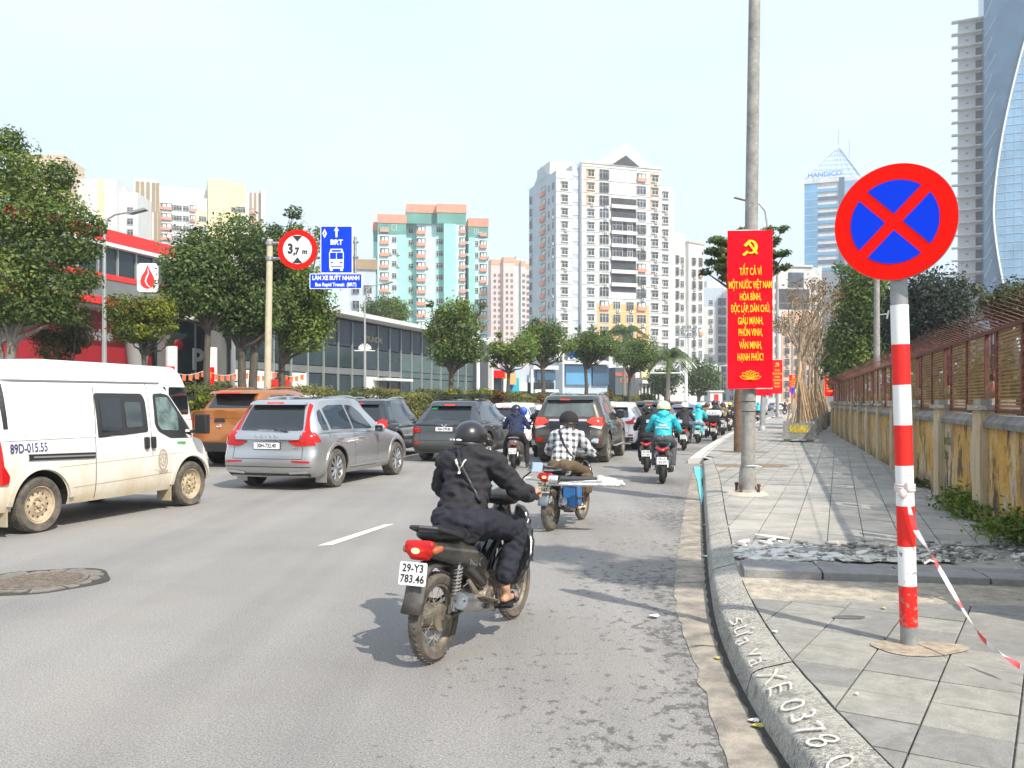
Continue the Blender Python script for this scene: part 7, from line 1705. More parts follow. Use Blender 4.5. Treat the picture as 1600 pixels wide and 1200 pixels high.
# ===== white minibus behind the van
r_=empty('minibus',(-9.9,16.4,0),R(-14),'white minibus half hidden behind the white van','minibus')
sm=dict(L=5.2,W=1.95,H=2.45,rw=.34,wy=(1.1,4.1),zb=.3,belt=1.2,hood=[(0,1.2),(.93,1.2),(1,1.1)],low=[(0,(.95,.03,.1)),(.3,(1,0,0)),(1,(.98,.02,.05))],gh=[(0,(.98,.03,5.15)),(.6,(.96,.05,4.95)),(.9,(.92,.1,4.75)),(1,(.84,.2,4.6))],ghf=.98,grr=(.15,.15),rr=(.15,.12),rf=(.25,.2),bulge=.02)
PWV=paint('minibus_paint',(.8,.8,.8),0,.3);c=Car(r_,sm,PWV);c.trim=PWV
for y0,y1 in ((.5,1.7),(1.8,3.0),(3.1,4.0),(4.08,4.85)):c.decal('R',[(y0,1.3),(y1,1.3),(y1-.03,1.95),(y0,1.95)],'side_window',GLASS,.006,round_=.06)
c.decal('F',[(-.8,1.25),(.8,1.25),(.7,2.0),(-.7,2.0)],'windscreen',GLASS,.006,round_=.05);wheels(c,'steel',RUBBER)
# ===== orange pickup
sk=spec(L=5.2,W=1.86,H=1.97,rw=.38,wb=3.15,ro=1.15,belt=1.36,zb=.42,ws0=1.55,ws1=2.2,gh0=.93,gh1=.7,rear0=.5,rear_top=.42,arch=.08,rr=(.12,.08),low=[(0,(.95,.05,.15)),(.2,(.98,0,.03)),(.5,(1,.0,0)),(.85,(.985,.03,.1)),(1,(.95,.04,.2))])
sk['gh']=[(0,(.93,.3,3.7)),(.5,(.84,.55,3.35)),(.9,(.74,.72,3.05)),(1,(.68,.8,2.95))]
r_=empty('orange_pickup',(PX(346,21.3),21.2,0),R(-15),'orange pickup truck with a hard canopy over the bed seen from behind','pickup truck')
PO=paint('orange_paint',(.42,.15,.03),.55,.3,dirt=.3,dz0=.2,dz1=.8);c=Car(r_,sk,PO);c.trim=PO
bs_=mat('canopy_dark',(.03,.02,.02),.5)
c.decal('B',[(-.62,1.45),(.62,1.45),(.55,1.8),(-.55,1.8)],'rear_window',GLASS,.006,round_=.04);c.decal('B',[(-.62,1.81),(.62,1.81),(.58,1.87),(-.58,1.87)],'canopy_spoiler',PO,.004,thick=.28)
c.decal('B',[(-.3,1.825),(.3,1.825),(.3,1.855),(-.3,1.855)],'high_brake_light',REDLIT,.3)
for s in (-1,1):c.decal('B',[(s*.78,.85),(s*.92,.85),(s*.92,1.22),(s*.78,1.24)][::s],'tail_light',REDL,.012,thick=.02,round_=.02);c.decal('R' if s>0 else 'L',[(.0,.87),(.14,.87),(.18,1.22),(.0,1.24)],'tail_light_side',REDL,.008)
c.line('B',[(-.76,.7),(-.76,1.32)],.012,'tailgate_seam',SEAM);c.line('B',[(.76,.7),(.76,1.32)],.012,'tailgate_seam',SEAM);c.line('B',[(-.76,1.2),(.76,1.2)],.008,'tailgate_crease',SEAM)
c.decal('B',[(-.15,1.1),(.15,1.1),(.13,1.19),(-.13,1.19)],'tailgate_handle',BLACKP,.008,thick=.02,round_=.02)
mb=MB();pp=c.hit('B',-.0,1.0)[0];mb.lathe([(.05,0),(.062,.01),(.05,.02)],pp-Vector((0,.02,0)),'Y',20);mb.box(pp-Vector((0,.018,0)),(.15,.012,.022));mb.build('badge',CHROME,c.o)
mb=MB();mb.box((0,-.1,.5),(1.7,.2,.22));bp_=mb.build('rear_bumper',BLACKP,c.o)
for s in (-1,1):mb=MB();mb.box((s*.62,-.14,.54),(.5,.16,.16));mb.build('chrome_step',CHROME,bp_)
plate(c,.3,.5,'30K-158.73',.4,.1);rails(c,1.2,2.9,.6,PO,.05);wheels(c,'five',RUBBER)
suv_side(c,[[(1.0,1.44),(1.8,1.44),(1.75,1.78),(1.1,1.76)],[(1.9,1.42),(2.5,1.42),(2.45,1.78),(1.9,1.8)],[(2.6,1.41),(3.45,1.4),(3.0,1.75),(2.6,1.78)]],[[(1.85,.5),(1.85,1.36)],[(2.55,.5),(2.55,1.36)]])
# ===== black SUV (rear right corner at px 612)
sx_=spec(L=4.64,W=1.82,H=1.72,belt=1.04,rear_top=.5,gh1=.72,ro=.96,wb=2.7)
r_=empty('black_suv',(-4.3,23.6,0),R(-12),'black SUV with silver roof rails just ahead of the silver SUV','SUV')
PB=paint('black_paint',(.012,.02,.022),.3,.2,dirt=.2,dz0=.1,dz1=.6);c=Car(r_,sx_,PB);c.trim=CLAD
def generic_rear(c,zt=1.5,zl=.92,lit=False,lamp=None,pl='30F-268.19',up=1.08,two=None,lens=REDL,plz=.78,lw=.26):
    W=c.sp['W']/2;H=c.sp['H']
    c.decal('B',[(-W*.7,up),(W*.7,up),(W*.58,H-.2),(-W*.58,H-.2)],'rear_window',GLASS,.006,round_=.05)
    c.decal('B',[(-W*.6,H-.19),(W*.6,H-.19),(W*.58,H-.14),(-W*.58,H-.14)],'rear_spoiler',c.body.data.materials[0],.004,thick=.12)
    p,_=c.hit('B',0,H-.165);mb=MB();mb.box(p-Vector((0,.13,0)),(.3,.012,.025));mb.build('high_brake_light',REDLIT,c.o)
    for s in (-1,1):
        pts=lamp if lamp else [(W*.62,zl-.02),(W*.95,zl-.08),(W*.97,zl+.12),(W*.7,zl+.1)]
        pts=[(s*x,z) for x,z in pts]
        c.decal('B',pts[::s],'tail_light',lens,.01,thick=.015,round_=.02,step=.05)
        c.decal('R' if s>0 else 'L',[(.0,zl-.08),(.22,zl),(.2,zl+.12),(.0,zl+.12)],'tail_light_side',lens,.008,round_=.02)
        c.decal('B',[(s*W*.7,.48),(s*W*.88,.48),(s*W*.88,.53),(s*W*.7,.53)][::s],'reflector',REDL,.01)
    if pl:plate(c,0,plz,pl,*(((.33,.2) if two else (.47,.11))),two)
    c.decal('B',[(-W*.85,.26),(W*.85,.26),(W*.9,.44),(-W*.9,.44)],'lower_bumper',CLAD,.006,round_=.03)
    c.line('B',[(-W*.72,.58),(-W*.74,.95)],.01,'tailgate_seam',SEAM);c.line('B',[(W*.72,.58),(W*.74,.95)],.01,'tailgate_seam',SEAM);c.line('B',[(-W*.72,.58),(W*.72,.58)],.01,'tailgate_seam',SEAM)
def generic_side(c,k=1.):
    L_=c.sp['L'];b=c.sp['belt'];H=c.sp['H'];y0=c.sp['gh'][0][1][1]+.3;y1=c.sp['gh'][0][1][2];ym=(y0+y1)/2-.1;ht=H-.17
    suv_side(c,[[(y0,b+.06),(y0+.26,b+.05),(y0+.28,ht-.04),(y0+.16,ht-.1)],[(y0+.34,b+.05),(ym-.04,b+.04),(ym-.06,ht),(y0+.4,ht-.03)],[(ym+.04,b+.04),(y1-.12,b+.02),(y1-.62,ht-.04),(ym+.03,ht)]],
             [[(ym,.36),(ym,b)],[(y1-.15,.36),(y1-.12,b)],[(y0+.5,.75),(y0+.8,.4),(y1-.2,.36)]])
    c.decal('R',[(c.sp['wy'][0]+.45,.24),(c.sp['wy'][1]-.45,.24),(c.sp['wy'][1]-.45,.36),(c.sp['wy'][0]+.45,.36)],'sill_cladding',c.trim,.006)
    handle(c,ym-.6,b-.1,CHROME);handle(c,ym+.3,b-.1,CHROME);mirror_part(c,y1-.28,b-.02,c.body.data.materials[0])
generic_rear(c,lamp=[(.55,.98),(.88,.88),(.9,1.08),(.7,1.14),(.55,1.04)]);generic_side(c);rails(c,1.,3.1,.6,CHROME,.05);wheels(c,'five',RUBBER)
c.decal('B',[(.5,1.0),(.62,.98),(.62,1.05),(.52,1.06)],'reverse_light',WLENS,.03)
# ===== dark grey SUV with roof bars
sf=spec(L=4.75,W=1.93,H=1.68,belt=1.04,rear_top=.7,gh1=.68,ro=.93,wb=2.95,rw=.38)
r_=place('grey_suv',None,'SUV',763,720,15,sf);tag(r_,'dark grey SUV with black roof cross bars and a green sticker in the rear window','SUV')
PG=paint('dark_grey_paint',(.055,.062,.068),.5,.28,dirt=.45,dirtcol=(.2,.19,.16),dz0=.1,dz1=1.2);c=Car(r_,sf,PG);c.trim=CLAD
generic_rear(c,lamp=[(.68,.8),(.88,.79),(.88,.9),(.68,.91)],zl=.84,lens=REDLIT if False else REDL,pl='30A-199.86',plz=.88)
c.line('B',[(-.86,1.0),(-.3,.99),(0,.93),(.3,.99),(.86,1.0)],.028,'light_bar',BLACKP,.01,thick=.012);c.line('B',[(-.07,1.01),(0,.93),(.07,1.01)],.02,'v_badge',CHROME,.03)
c.decal('B',[(-.52,1.4),(-.36,1.4),(-.36,1.46),(-.52,1.46)],'green_sticker',mat('sticker_green',(.02,.4,.12),.5),.012);wiper(c,-.15,1.15,.3,1.13)
generic_side(c);rails(c,1.1,3.2,.62,BLACKP,.09)
for y in (1.35,2.35):p0,_=c.hit('T',0,y);mb=MB();mb.tube([(-.7,y,p0.z+.09),(.7,y,p0.z+.09)],.03,8,flat=.5);mb.build('roof_cross_bar',BLACKP,c.o)
mb=MB();p0,_=c.hit('T',0,1.8);mb.box((.42,1.85,p0.z+.14),(.34,1.1,.05));mb.box((-.2,1.4,p0.z+.13),(.8,.12,.04));mb.build('roof_bar_pad',BLACKP,c.o)
wheels(c,'five',DUSTYR,mat('rim_bright',(.55,.53,.48),.4,.6))
# ===== big charcoal SUV
st=spec(L=4.89,W=1.87,H=1.84,belt=1.17,rear_top=.42,gh1=.74,ro=1.0,wb=2.85,rw=.385,zb=.42,hoodf=1.0,rear0=.1,arch=.08)
r_=place('charcoal_suv',None,'SUV',951,722,15,st);tag(r_,'big dusty charcoal SUV with a chrome strip between red tail lights','SUV')
PT=paint('charcoal_paint',(.05,.048,.04),.5,.3,dirt=.55,dirtcol=(.18,.16,.12),dz0=.2,dz1=1.6);c=Car(r_,st,PT);c.trim=PT
W=.935
c.decal('B',[(-.66,1.22),(.66,1.22),(.58,1.62),(-.58,1.62)],'rear_window',mat('dusty_glass',(.1,.12,.12),.3,var=.3,vs=1.5),.006,round_=.08)
c.decal('B',[(-.62,1.65),(.62,1.65),(.6,1.71),(-.6,1.71)],'rear_spoiler',PT,.004,thick=.13);p_,_=c.hit('B',0,1.66);mb=MB();mb.box(p_-Vector((0.1,.14,-.0)),(.26,.012,.025));mb.build('high_brake_light',REDLIT,c.o)
for s in (-1,1):
    c.decal('B',[(s*x,z) for x,z in ((.5,1.08),(.7,1.0),(.9,.98),(.92,1.2),(.62,1.2))][::s],'tail_light',REDLIT,.012,thick=.02,round_=.02,step=.05);c.decal('B',[(s*.55,.98),(s*.86,.9),(s*.9,.985),(s*.7,1.0)][::s],'reverse_light',WLENS,.012,thick=.01)
    c.decal('R' if s>0 else 'L',[(0,.95),(.25,1.02),(.22,1.18),(0,1.2)],'tail_light_side',REDL,.01);c.decal('B',[(s*.66,.56),(s*.84,.56),(s*.84,.68),(s*.66,.68)][::s],'fog_reflector',REDL,.012,thick=.01)
c.line('B',[(-.5,1.13),(.5,1.13)],.05,'chrome_strip',CHROME,.012,thick=.012);plate(c,-.02,.97,'30E',.33,.19,'958.31');c.decal('B',[(-.45,.74),(.58,.74),(.62,1.08),(-.5,1.08)],'plate_recess',BLACKP,.003)
mb=MB();pp=c.hit('B',0,1.2)[0];mb.lathe([(.055,0),(.068,.01),(.055,.02)],pp-Vector((0,.03,0)),'Y',20);mb.box(pp-Vector((0,.028,0)),(.17,.012,.024));mb.build('badge',CHROME,c.o)
c.line('B',[(-.78,.72),(.78,.72)],.012,'tailgate_seam',SEAM);c.decal('B',[(-.75,.44),(.75,.44),(.78,.56),(-.78,.56)],'lower_bumper',CLAD,.008);wiper(c,-.12,1.29,.22,1.25)
c.text('B','V',.6,.84,.05,CHROME)
suv_side(c,[[(.34,1.26),(.78,1.25),(.84,1.63),(.46,1.6)],[(.9,1.25),(1.78,1.24),(1.76,1.66),(.94,1.65)],[(1.86,1.24),(2.95,1.22),(2.5,1.6),(1.86,1.67)]],[[(1.82,.5),(1.82,1.22)],[(2.85,.5),(2.9,1.2)],[(.85,1.2),(1.3,.9),(1.5,.5),(2.85,.48)]])
REDG=mat('red_brown_mottle',(.25,.05,.03),.15,var=.4,vs=4)
c.decal('R',[(.98,1.3),(1.6,1.3),(1.4,1.58),(1.05,1.58)],'red_brown_window_patch',REDG,.008,round_=.08)  # mottled red-brown patch on the rear side window
mb=MB();mb.tube([(W-.0,1.55,.42),(W+.06,1.7,.42),(W+.06,3.3,.42),(W,3.45,.42)],.05,8,flat=.5);mb.build('side_step',ALLOY,c.o)
handle(c,1.1,1.06,PT);handle(c,2.1,1.06,PT);mirror_part(c,2.85,1.2,PT,size=(.26,.12,.22));rails(c,.8,3.2,.64,ALLOY,.05);wheels(c,'five',DUSTYR,mat('rim_dusty',(.26,.23,.19),.7,.3,var=.2,vs=9))
for s in (-1,1):mb=MB();mb.box((s*(W-.14),st['wy'][0]-.45,.36),(.24,.02,.34));mb.build('mud_flap',CLAD,c.o)
# ===== white crossover
sh=spec(L=4.38,W=1.79,H=1.62,belt=1.03,rear_top=.75,gh1=.68,ro=.85,wb=2.61,rw=.34)
r_=place('white_crossover',None,'SUV',999,702,17,sh);tag(r_,'white crossover with dark red tail lights right of the charcoal SUV','SUV')
PWC=paint('white_paint_car',(.8,.8,.8),0,.25,coat=1);c=Car(r_,sh,PWC);c.trim=CLAD;generic_rear(c,lamp=[(.5,.95),(.6,.86),(.86,.88),(.88,1.08),(.78,1.12),(.72,1.0)],pl='30G-447.02');generic_side(c);wheels(c,'five',RUBBER,RIMB)
crossover=r_
# ===== further cars, each from one builder
def traffic(name,label,px,py,col,sp_,heading=17,lamp=None,rail=False,metallic=.3,pl='29A-551.60',zl=.92,lens=REDL):
    r_=place(name,None,'car',px,py,heading,sp_,'cars queueing further up the road');tag(r_,label,'car')
    m=paint(name+'_paint',col,metallic,.28);c=Car(r_,sp_,m);c.trim=CLAD if sp_['H']>1.6 else m;generic_rear(c,lamp=lamp,pl=pl,zl=zl,lens=lens);generic_side(c);wheels(c,'five',RUBBER)
    if rail:rails(c,1,3,.6,BLACKP,.05)
    return r_
s1=spec(L=4.6,W=1.86,H=1.67,rear_top=.5);s2=spec(L=4.4,W=1.8,H=1.5,belt=.95,rear_top=1.0,rear0=.45,hoodf=.75,gh1=.66,rw=.32)
a1=traffic('black_crossover','black SUV with roof rails right in front of the teal jacket rider',1052,688,(.012,.013,.015),s1,17,rail=True,pl='30H-881.25')
a2=traffic('white_hatchback','white car beyond the navy jacket rider beside the dark grey SUV',836,699,(.8,.8,.8),spec(L=4.3,W=1.78,H=1.6,rear_top=.5,belt=1.0),16,metallic=0)
a3=traffic('red_hatchback','silver brown hatchback with glowing red brake lights beside the charcoal SUV',866,688,(.3,.26,.22),spec(L=3.9,W=1.68,H=1.55,rear_top=.4,belt=.98),16,lens=REDLIT)
a3.name='silver_hatchback'
a4=traffic('blue_grey_sedan','blue grey sedan beside the black SUV with roof rails',1094,676,(.12,.16,.24),s2,18,pl='30A-772.18')
def far(src,label,px,py,hd=19,sc=None):
    sw=src.get('_w',.9);g=G(px,py);a=R(-hd);loc=g-Matrix.Rotation(a,3,'Z') @ Vector((.9,.95,0));loc.z=0;o=dup(src,loc,a,label,sc);o['group']='cars queueing further up the road';o['category']='car';return o
far(crossover,'white SUV in the left lane above the charcoal SUV roof',994,670,17)
far(a1,'dark SUV with red brake light left of the far floodlight mast',1076,662,18)
far(a4,'dark sedan with lit red brake lights far ahead',1098,655,19)
far(a2,'white car far ahead between the dark SUV and the kiosk',1122,652,19)
far(a2,'white car far ahead at the left end of the queue',1042,655,19)
far(crossover,'white car beyond the narrow banner pole',1166,645,20)
far(a2,'white car boxed in behind the turquoise scooter',1118,668,19);far(a1,'dark SUV beyond the white top box',1128,663,19);far(crossover,'white SUV beyond the tan jacket rider',1142,659,19);far(a1,'black SUV in the middle of the far queue left of the kiosk',1040,666,18);far(a4,'blue grey sedan in the left lane under the palm',1022,662,18);far(a3,'silver hatchback far ahead just left of the big banner pole',1146,655,19)
far(a4,'dark car at the far end of the queue beyond the second pole',1216,642,21)
far(a2,'white car at the far end of the queue right of the white van',1228,644,21)
# two white cars beyond the median, roofs above the pickup
for k,(px,Y) in enumerate(((398,31),(470,32))):
    o=dup(crossover,(PX(px,Y)-.9,Y,.28),R(-20),('white car with chrome roof rails beyond the pickup, left of the gantry post','white car with roof rails beyond the pickup, right of the gantry post')[k]);o['category']='car'
# far white van (rear doors)
o=dup([x for x in bpy.data.objects if x.name=='minibus'][0],(PX(1192,104)-.7,104,0),R(-20),'far white van with dark rear windows seen between the banner poles');o['category']='van'
# ============================================================ motorbikes and riders
_bc={}
def blob(name,prims,vox,m,parent,smooth=4,fold=0.,seed=0,flat=1.):
    key=(name,str(prims),vox,smooth,fold,seed if fold else 0)
    if key in _bc:
        me=_bc[key].copy();me.materials.clear();me.materials.append(m);return link(name,me,parent)
    """prims: (p0, r0, p1, r1[, ry]) tapered limbs fused into one continuous surface"""
    mb=MB()
    for q in prims:
        p0,r0,p1,r1=Vector(q[0]),q[1],Vector(q[2]),q[3];k=q[4] if len(q)>4 else 1.
        d=p1-p0;L_=max(d.length,1e-4);n=14;pts=[];ra=[]
        for t in (-1.,-.85,-.5,0):pts.append(p0+d/L_*r0*t*.95);ra.append(max(.001,r0*math.sqrt(max(0,1-t*t))))
        for t in (0.,.5,.85,1.):pts.append(p1+d/L_*r1*t*.95);ra.append(max(.001,r1*math.sqrt(max(0,1-t*t))))
        x=Vector((1,0,0));x=(x-d.normalized()*x.dot(d.normalized()))
        x=x.normalized() if x.length>.1 else Vector((0,1,0));y=d.normalized().cross(x);vs=[]
        for p,r in zip(pts,ra):
            for j in range(n):a=2*PI*j/n;vs.append(p+x*math.cos(a)*r+y*math.sin(a)*r*k)
        o=len(mb.v);mb.add(vs,[(i*n+j,i*n+(j+1) % n,(i+1)*n+(j+1) % n,(i+1)*n+j) for i in range(7) for j in range(n)]+[tuple(range(n))[::-1],tuple(range(7*n,8*n))])
    o=mb.build(name,m);rm=o.modifiers.new('r','REMESH');rm.mode='VOXEL';rm.voxel_size=vox;rm.use_smooth_shade=True
    if smooth:s_=o.modifiers.new('s','SMOOTH');s_.factor=.5;s_.iterations=smooth
    me=apply_mods(o);me.name=name
    if fold:
        n_=len(me.vertices);co=np.empty(n_*3,np.float32);no=np.empty(n_*3,np.float32);me.vertices.foreach_get('co',co);me.vertices.foreach_get('normal',no);co=co.reshape(-1,3);no=no.reshape(-1,3)
        f=np.array([noise.noise(Vector((c[0]*7+seed,c[1]*9,c[2]*13+c[1]*10)))+.5*noise.noise(Vector((c[0]*16,c[1]*16+seed,c[2]*26))) for c in co]);f=1-np.abs(f)*2.2
        co+=no*(f*fold)[:,None];me.vertices.foreach_set('co',co.ravel());me.update()
    _bc[key]=me;o.parent=parent;return o
def wheel_bike(o,y,r,w,spoked,tm,rimm=ALLOY,hubr=.06):
    t=MB();t.lathe([(r-w*.95,-w*.42),(r-w*.4,-w*.55),(r-w*.08,-w*.3),(r,0),(r-w*.08,w*.3),(r-w*.4,w*.55),(r-w*.95,w*.42)],(0,y,r),'X',36);wh=t.build('wheel',tm,o)
    if spoked==1:
        tr=MB()
        for k in range(90):a=2*PI*k/90;tr.box((w*.2*(1 if k % 2 else -1),y+(r-.0045)*math.cos(a),r+(r-.0045)*math.sin(a)),(w*.36,.008,.007),rot=Matrix.Rotation(a+PI/2,3,'X') @ Matrix.Rotation(.5 if k % 2 else -.5,3,'Z'))
        tr.build('tread',tm,wh)
    m=MB();m.lathe([(r-w*.8,-w*.36),(r-w*1.2,-w*.3),(r-w*1.32,0),(r-w*1.2,w*.3),(r-w*.8,w*.36)],(0,y,r),'X',36)
    m.lathe([(.0,-.05),(hubr,-.05),(hubr,.05),(0,.05)],(0,y,r),'X',18);m.build('rim',rimm,wh)
    s=MB()
    if spoked:
        for k in range(32):
            a=2*PI*k/32;b=a+(.5 if k % 4<2 else -.5);sx=.035 if k % 2 else -.035;s.tube([(sx,y+hubr*.9*math.cos(b),r+hubr*.9*math.sin(b)),(0,y+(r-w*1.2)*math.cos(a),r+(r-w*1.2)*math.sin(a))],.0022,4,cap=False)
        s.build('spokes',rimm,wh)
    else:
        for k in range(5):a=2*PI*k/5;s.tube([(0,y,r),(0,y+(r-w*1.1)*math.cos(a),r+(r-w*1.1)*math.sin(a))],[.035,.018],6)
        s.build('spokes',RIMB,wh)
BGLS=mat('bike_gloss_dusty',(.016,.016,.017),.28,col2=(.06,.055,.045),vs=5,coat=.5)
BBLK=mat('bike_black',(.014,.014,.016),.22,coat=.8);BDUST=mat('bike_dusty_black',(.03,.028,.026),.55,col2=(.09,.08,.065),vs=9);SEATM=mat('seat_vinyl',(.014,.014,.016),.45,bump=.2,bs=60)
DIRTM=mat('dirty_metal',(.3,.26,.2),.6,.5,col2=(.16,.13,.1),vs=18,bump=.3,bs=50)
def bplate(o,y,z,l1,l2,m=PLATE,tilt=.2,w=.19,h=.14):
    M=Matrix.Translation((0,y,z)) @ Matrix.Rotation(-tilt,4,'X');mb=MB();mb.prism(rrect(w,h,.012),M @ Matrix.Rotation(PI/2,4,'X'),.003);pl=mb.build('number_plate',m,o)
    F_=M @ Matrix.Translation((0,-.005,0)) @ Matrix.Rotation(PI/2,4,'X')
    for s_,dz in ((l1,h*.23),(l2,-h*.23)):put('lettering',text_mesh(s_,h*.47,INK,.001,.0015,.9,1.05),pl,F_ @ Matrix.Translation((0,dz,0)))
def mirrors(o,gx,gy,gz,m=BLACKP,ms=None):
    for s in (-1,1):
        mb=MB();c=Vector((s*(gx+.04),gy+.03,gz+.2));mb.tube([(s*(gx-.12),gy,gz),(s*(gx-.06),gy+.02,gz+.12),c],.006,6);mb.ell(c,(.062,.014,.04),n=12);a=mb.build('mirror',m,o)
        mb=MB();mb.prism(rrect(.11,.07,.018),M4(c+Vector((0,-.02,0)),(1,0,0),(0,.3,1)),.003);mb.build('mirror_glass',mat('mirror_bright',(.75,.78,.8),.05,1.),a)
def underbone(o,body,dirty=True,decal=None,pl=('29-Y3','783.46'),plm=PLATE,rack=False,rim=DIRTM,hifi=True,fend=None):
    r=.285;ty=-.61;fy=.61
    wheel_bike(o,ty,r,.075,1,DUSTYR if dirty else RUBBER,rim,.085);wheel_bike(o,fy,r*.98,.062,1,DUSTYR if dirty else RUBBER,rim)
    # tail body, side covers, seat
    def B(nm,pr,m,vox=.013,sm=3):return blob(nm,pr,vox,m,o,sm)
    B('tail_cowl',[((0,-.76,.75),.055,(0,-.3,.68),.11,.8),((-.05,-.74,.73),.055,(-.09,-.3,.62),.08,1),((.05,-.74,.73),.055,(.09,-.3,.62),.08,1),((0,-.4,.62),.1,(0,-.05,.52),.1,1),((-.085,-.35,.57),.05,(-.075,-.1,.42),.05,1),((.085,-.35,.57),.05,(.075,-.1,.42),.05,1)],body)
    B('seat',[((0,-.66,.815),.095,(0,-.35,.785),.125,.5),((0,-.35,.76),.115,(0,-.02,.735),.09,.45),((0,-.02,.73),.08,(0,.08,.69),.05,.6)],SEATM)
    mb=MB();mb.tube([(-.115,-.45,.78),(-.12,-.62,.83),(-.09,-.74,.865),(0,-.79,.875),(.09,-.74,.865),(.12,-.62,.83),(.115,-.45,.78)],.015,8);mb.build('grab_rail',BLACKP,o)
    # tail lamp
    B('tail_light',[((-.08,-.79,.765),.026,(.08,-.79,.765),.026,1.3),((-.07,-.79,.735),.03,(.07,-.79,.735),.03,1.3),((-.05,-.79,.705),.028,(.05,-.79,.705),.028,1.2)],REDL,.008)
    for s in (-1,1):B('turn_signal',[((s*.1,-.785,.735),.026,(s*.118,-.74,.745),.022,1)],mat('amber_lens',(.35,.1,.04),.25,spec=.4),.01)
    mb=MB();mb.ell((.0,-.846,.74),(.03,.006,.018));mb.build('lit_bulb',mat('bulb',(1,.3,.1),.3,emit=(1,.35,.12),es=4.),o)
    bplate(o,-.875,.605,*pl,m=plm)
    fm=fend or BDUST
    mb=MB();pts=[(-.5,.62),(-.72,.65),(-.8,.62),(-.83,.52),(-.86,.44),(-.9,.37)]
    V=[]
    for y_,z_ in pts:
        for k in range(7):a=PI*k/6;V.append((.065*math.cos(a)*(1+.2*(z_<.5)),y_+.0,z_+.04*math.sin(a)-.03)) if z_>.55 else V.append((.075*math.cos(a),y_-.03*math.sin(a),z_))
    mb.add(V,[(i*7+k,i*7+k+1,(i+1)*7+k+1,(i+1)*7+k) for i in range(5) for k in range(6)]);q=mb.build('rear_fender',fm,o);q.modifiers.new('s','SOLIDIFY').thickness=.006
    mb=MB();V=[]
    for i in range(12):
        a=R(20+i*13);
        for k in range(5):b=PI*k/4;V.append((.045*math.cos(b),fy+(r+.02+.015*math.sin(b))*math.cos(a),r+(r+.02+.015*math.sin(b))*math.sin(a)))
    mb.add(V,[(i*5+k,i*5+k+1,(i+1)*5+k+1,(i+1)*5+k) for i in range(11) for k in range(4)]);q=mb.build('front_fender',body,o);q.modifiers.new('s','SOLIDIFY').thickness=.005
    for s in (-1,1):   # shocks with springs, swingarm, fork
        mb=MB();a,b=Vector((s*.115,-.57,.32)),Vector((s*.105,-.47,.6));mb.tube([a,b],.011,8);mb.tube([a,a.lerp(b,.28)],.024,10);mb.build('shock',STEEL,o)
        mb=MB();sp_=[a.lerp(b,.25+.68*i/80)+Vector((.024*math.cos(i*.72),.024*math.sin(i*.72),0)) for i in range(81)];mb.tube(sp_,.0055,5);mb.build('spring',mat('spring_grey',(.35,.33,.3),.45,.6),o)
        mb=MB();mb.tube([(s*.09,-.62,.285),(s*.085,-.1,.31)],.018,8);mb.build('swingarm',BDUST,o)
        mb=MB();mb.tube([(s*.07,fy,r),(s*.07,fy-.1,.58),(s*.045,fy-.17,.78)],[.022,.02,.018],8);mb.build('fork',BDUST,o)
    mb=MB();mb.lathe([(.0,-.02),(.1,-.02),(.1,.0),(0,.0)],(-.07,ty,r),'X',20);mb.build('sprocket',DIRTM,o)
    # engine
    mb=MB();mb.ell((0,-.02,.3),(.11,.16,.1));mb.tube([(0,.05,.32),(0,.25,.36)],[.065,.06],12)
    for k in range(6):mb.lathe([(.045,-.004),(.078,-.004),(.078,.004),(.045,.004)],(0,.12+k*.022,.34+k*.004),'Y',12)
    mb.lathe([(0,.1),(.075,.1),(.09,.07),(.09,.0)],(0,-.02,.29),'X',18);mb.lathe([(0,.115),(.035,.11),(.04,.09)],(0,.04,.33),'X',12);mb.build('engine',DIRTM,o)
    mb=MB();mb.tube([(.03,.25,.33),(.06,.2,.2),(.1,.05,.2),(.13,-.1,.25),(.14,-.2,.29)],[.016,.017,.018,.022,.03],10);ex=mb.build('exhaust_pipe',DIRTM,o)
    mb=MB();e0,e1=Vector((.15,-.16,.28)),Vector((.18,-.6,.4));d=(e1-e0).normalized();mb.tube([e0-d*.03,e0,e1-d*.04,e1,e1+d*.005,e1-d*.02],[.035,.052,.058,.052,.026,.02],16);mb.build('muffler',STEEL if hifi else DIRTM,ex)
    mb=MB();mb.tube([(.19,-.1,.3),(.225,-.28,.35),(.22,-.42,.4)],[.03,.05,.03],8,flat=.3);mb.tube([(.16,-.45,.5),(.2,-.36,.36),(.19,-.2,.3)],[.015,.022,.015],6);mb.build('heat_shield',DIRTM,ex)
    for s in (-1,1):mb=MB();mb.tube([(s*.08,.02,.22),(s*.25,.02,.24)],.014,8);mb.tube([(s*.12,.02,.235),(s*.26,.02,.245)],.022,8,flat=.6);mb.build('footpeg',RUBBER,o);mb=MB();mb.tube([(s*.09,-.25,.36),(s*.17,-.3,.3)],.01,6);mb.box((s*.2,-.31,.31),(.07,.04,.025));mb.build('pillion_peg',RUBBER,o)
    # leg shield, head cowl, handlebar
    B('leg_shield',[*[((s*x,.34+.3*(z0-.34),z0),.028,(s*x*.92,.36+.35*(z1-.34),z1),.03,1) for s in (-1,1) for x,z0,z1 in ((.08,.33,.86),(.115,.33,.85),(.15,.35,.82),(.18,.39,.77),(.21,.45,.7),(.23,.52,.63))],((-.15,.42,.72),.05,(.15,.42,.72),.05,.8),((-.1,.4,.5),.04,(-.1,.42,.7),.05,1),((.1,.4,.5),.04,(.1,.42,.7),.05,1),((0,.05,.5),.045,(0,.4,.74),.06,1),((0,.42,.7),.09,(0,.4,.88),.07,.8)],BBLK if dirty else body,.015)
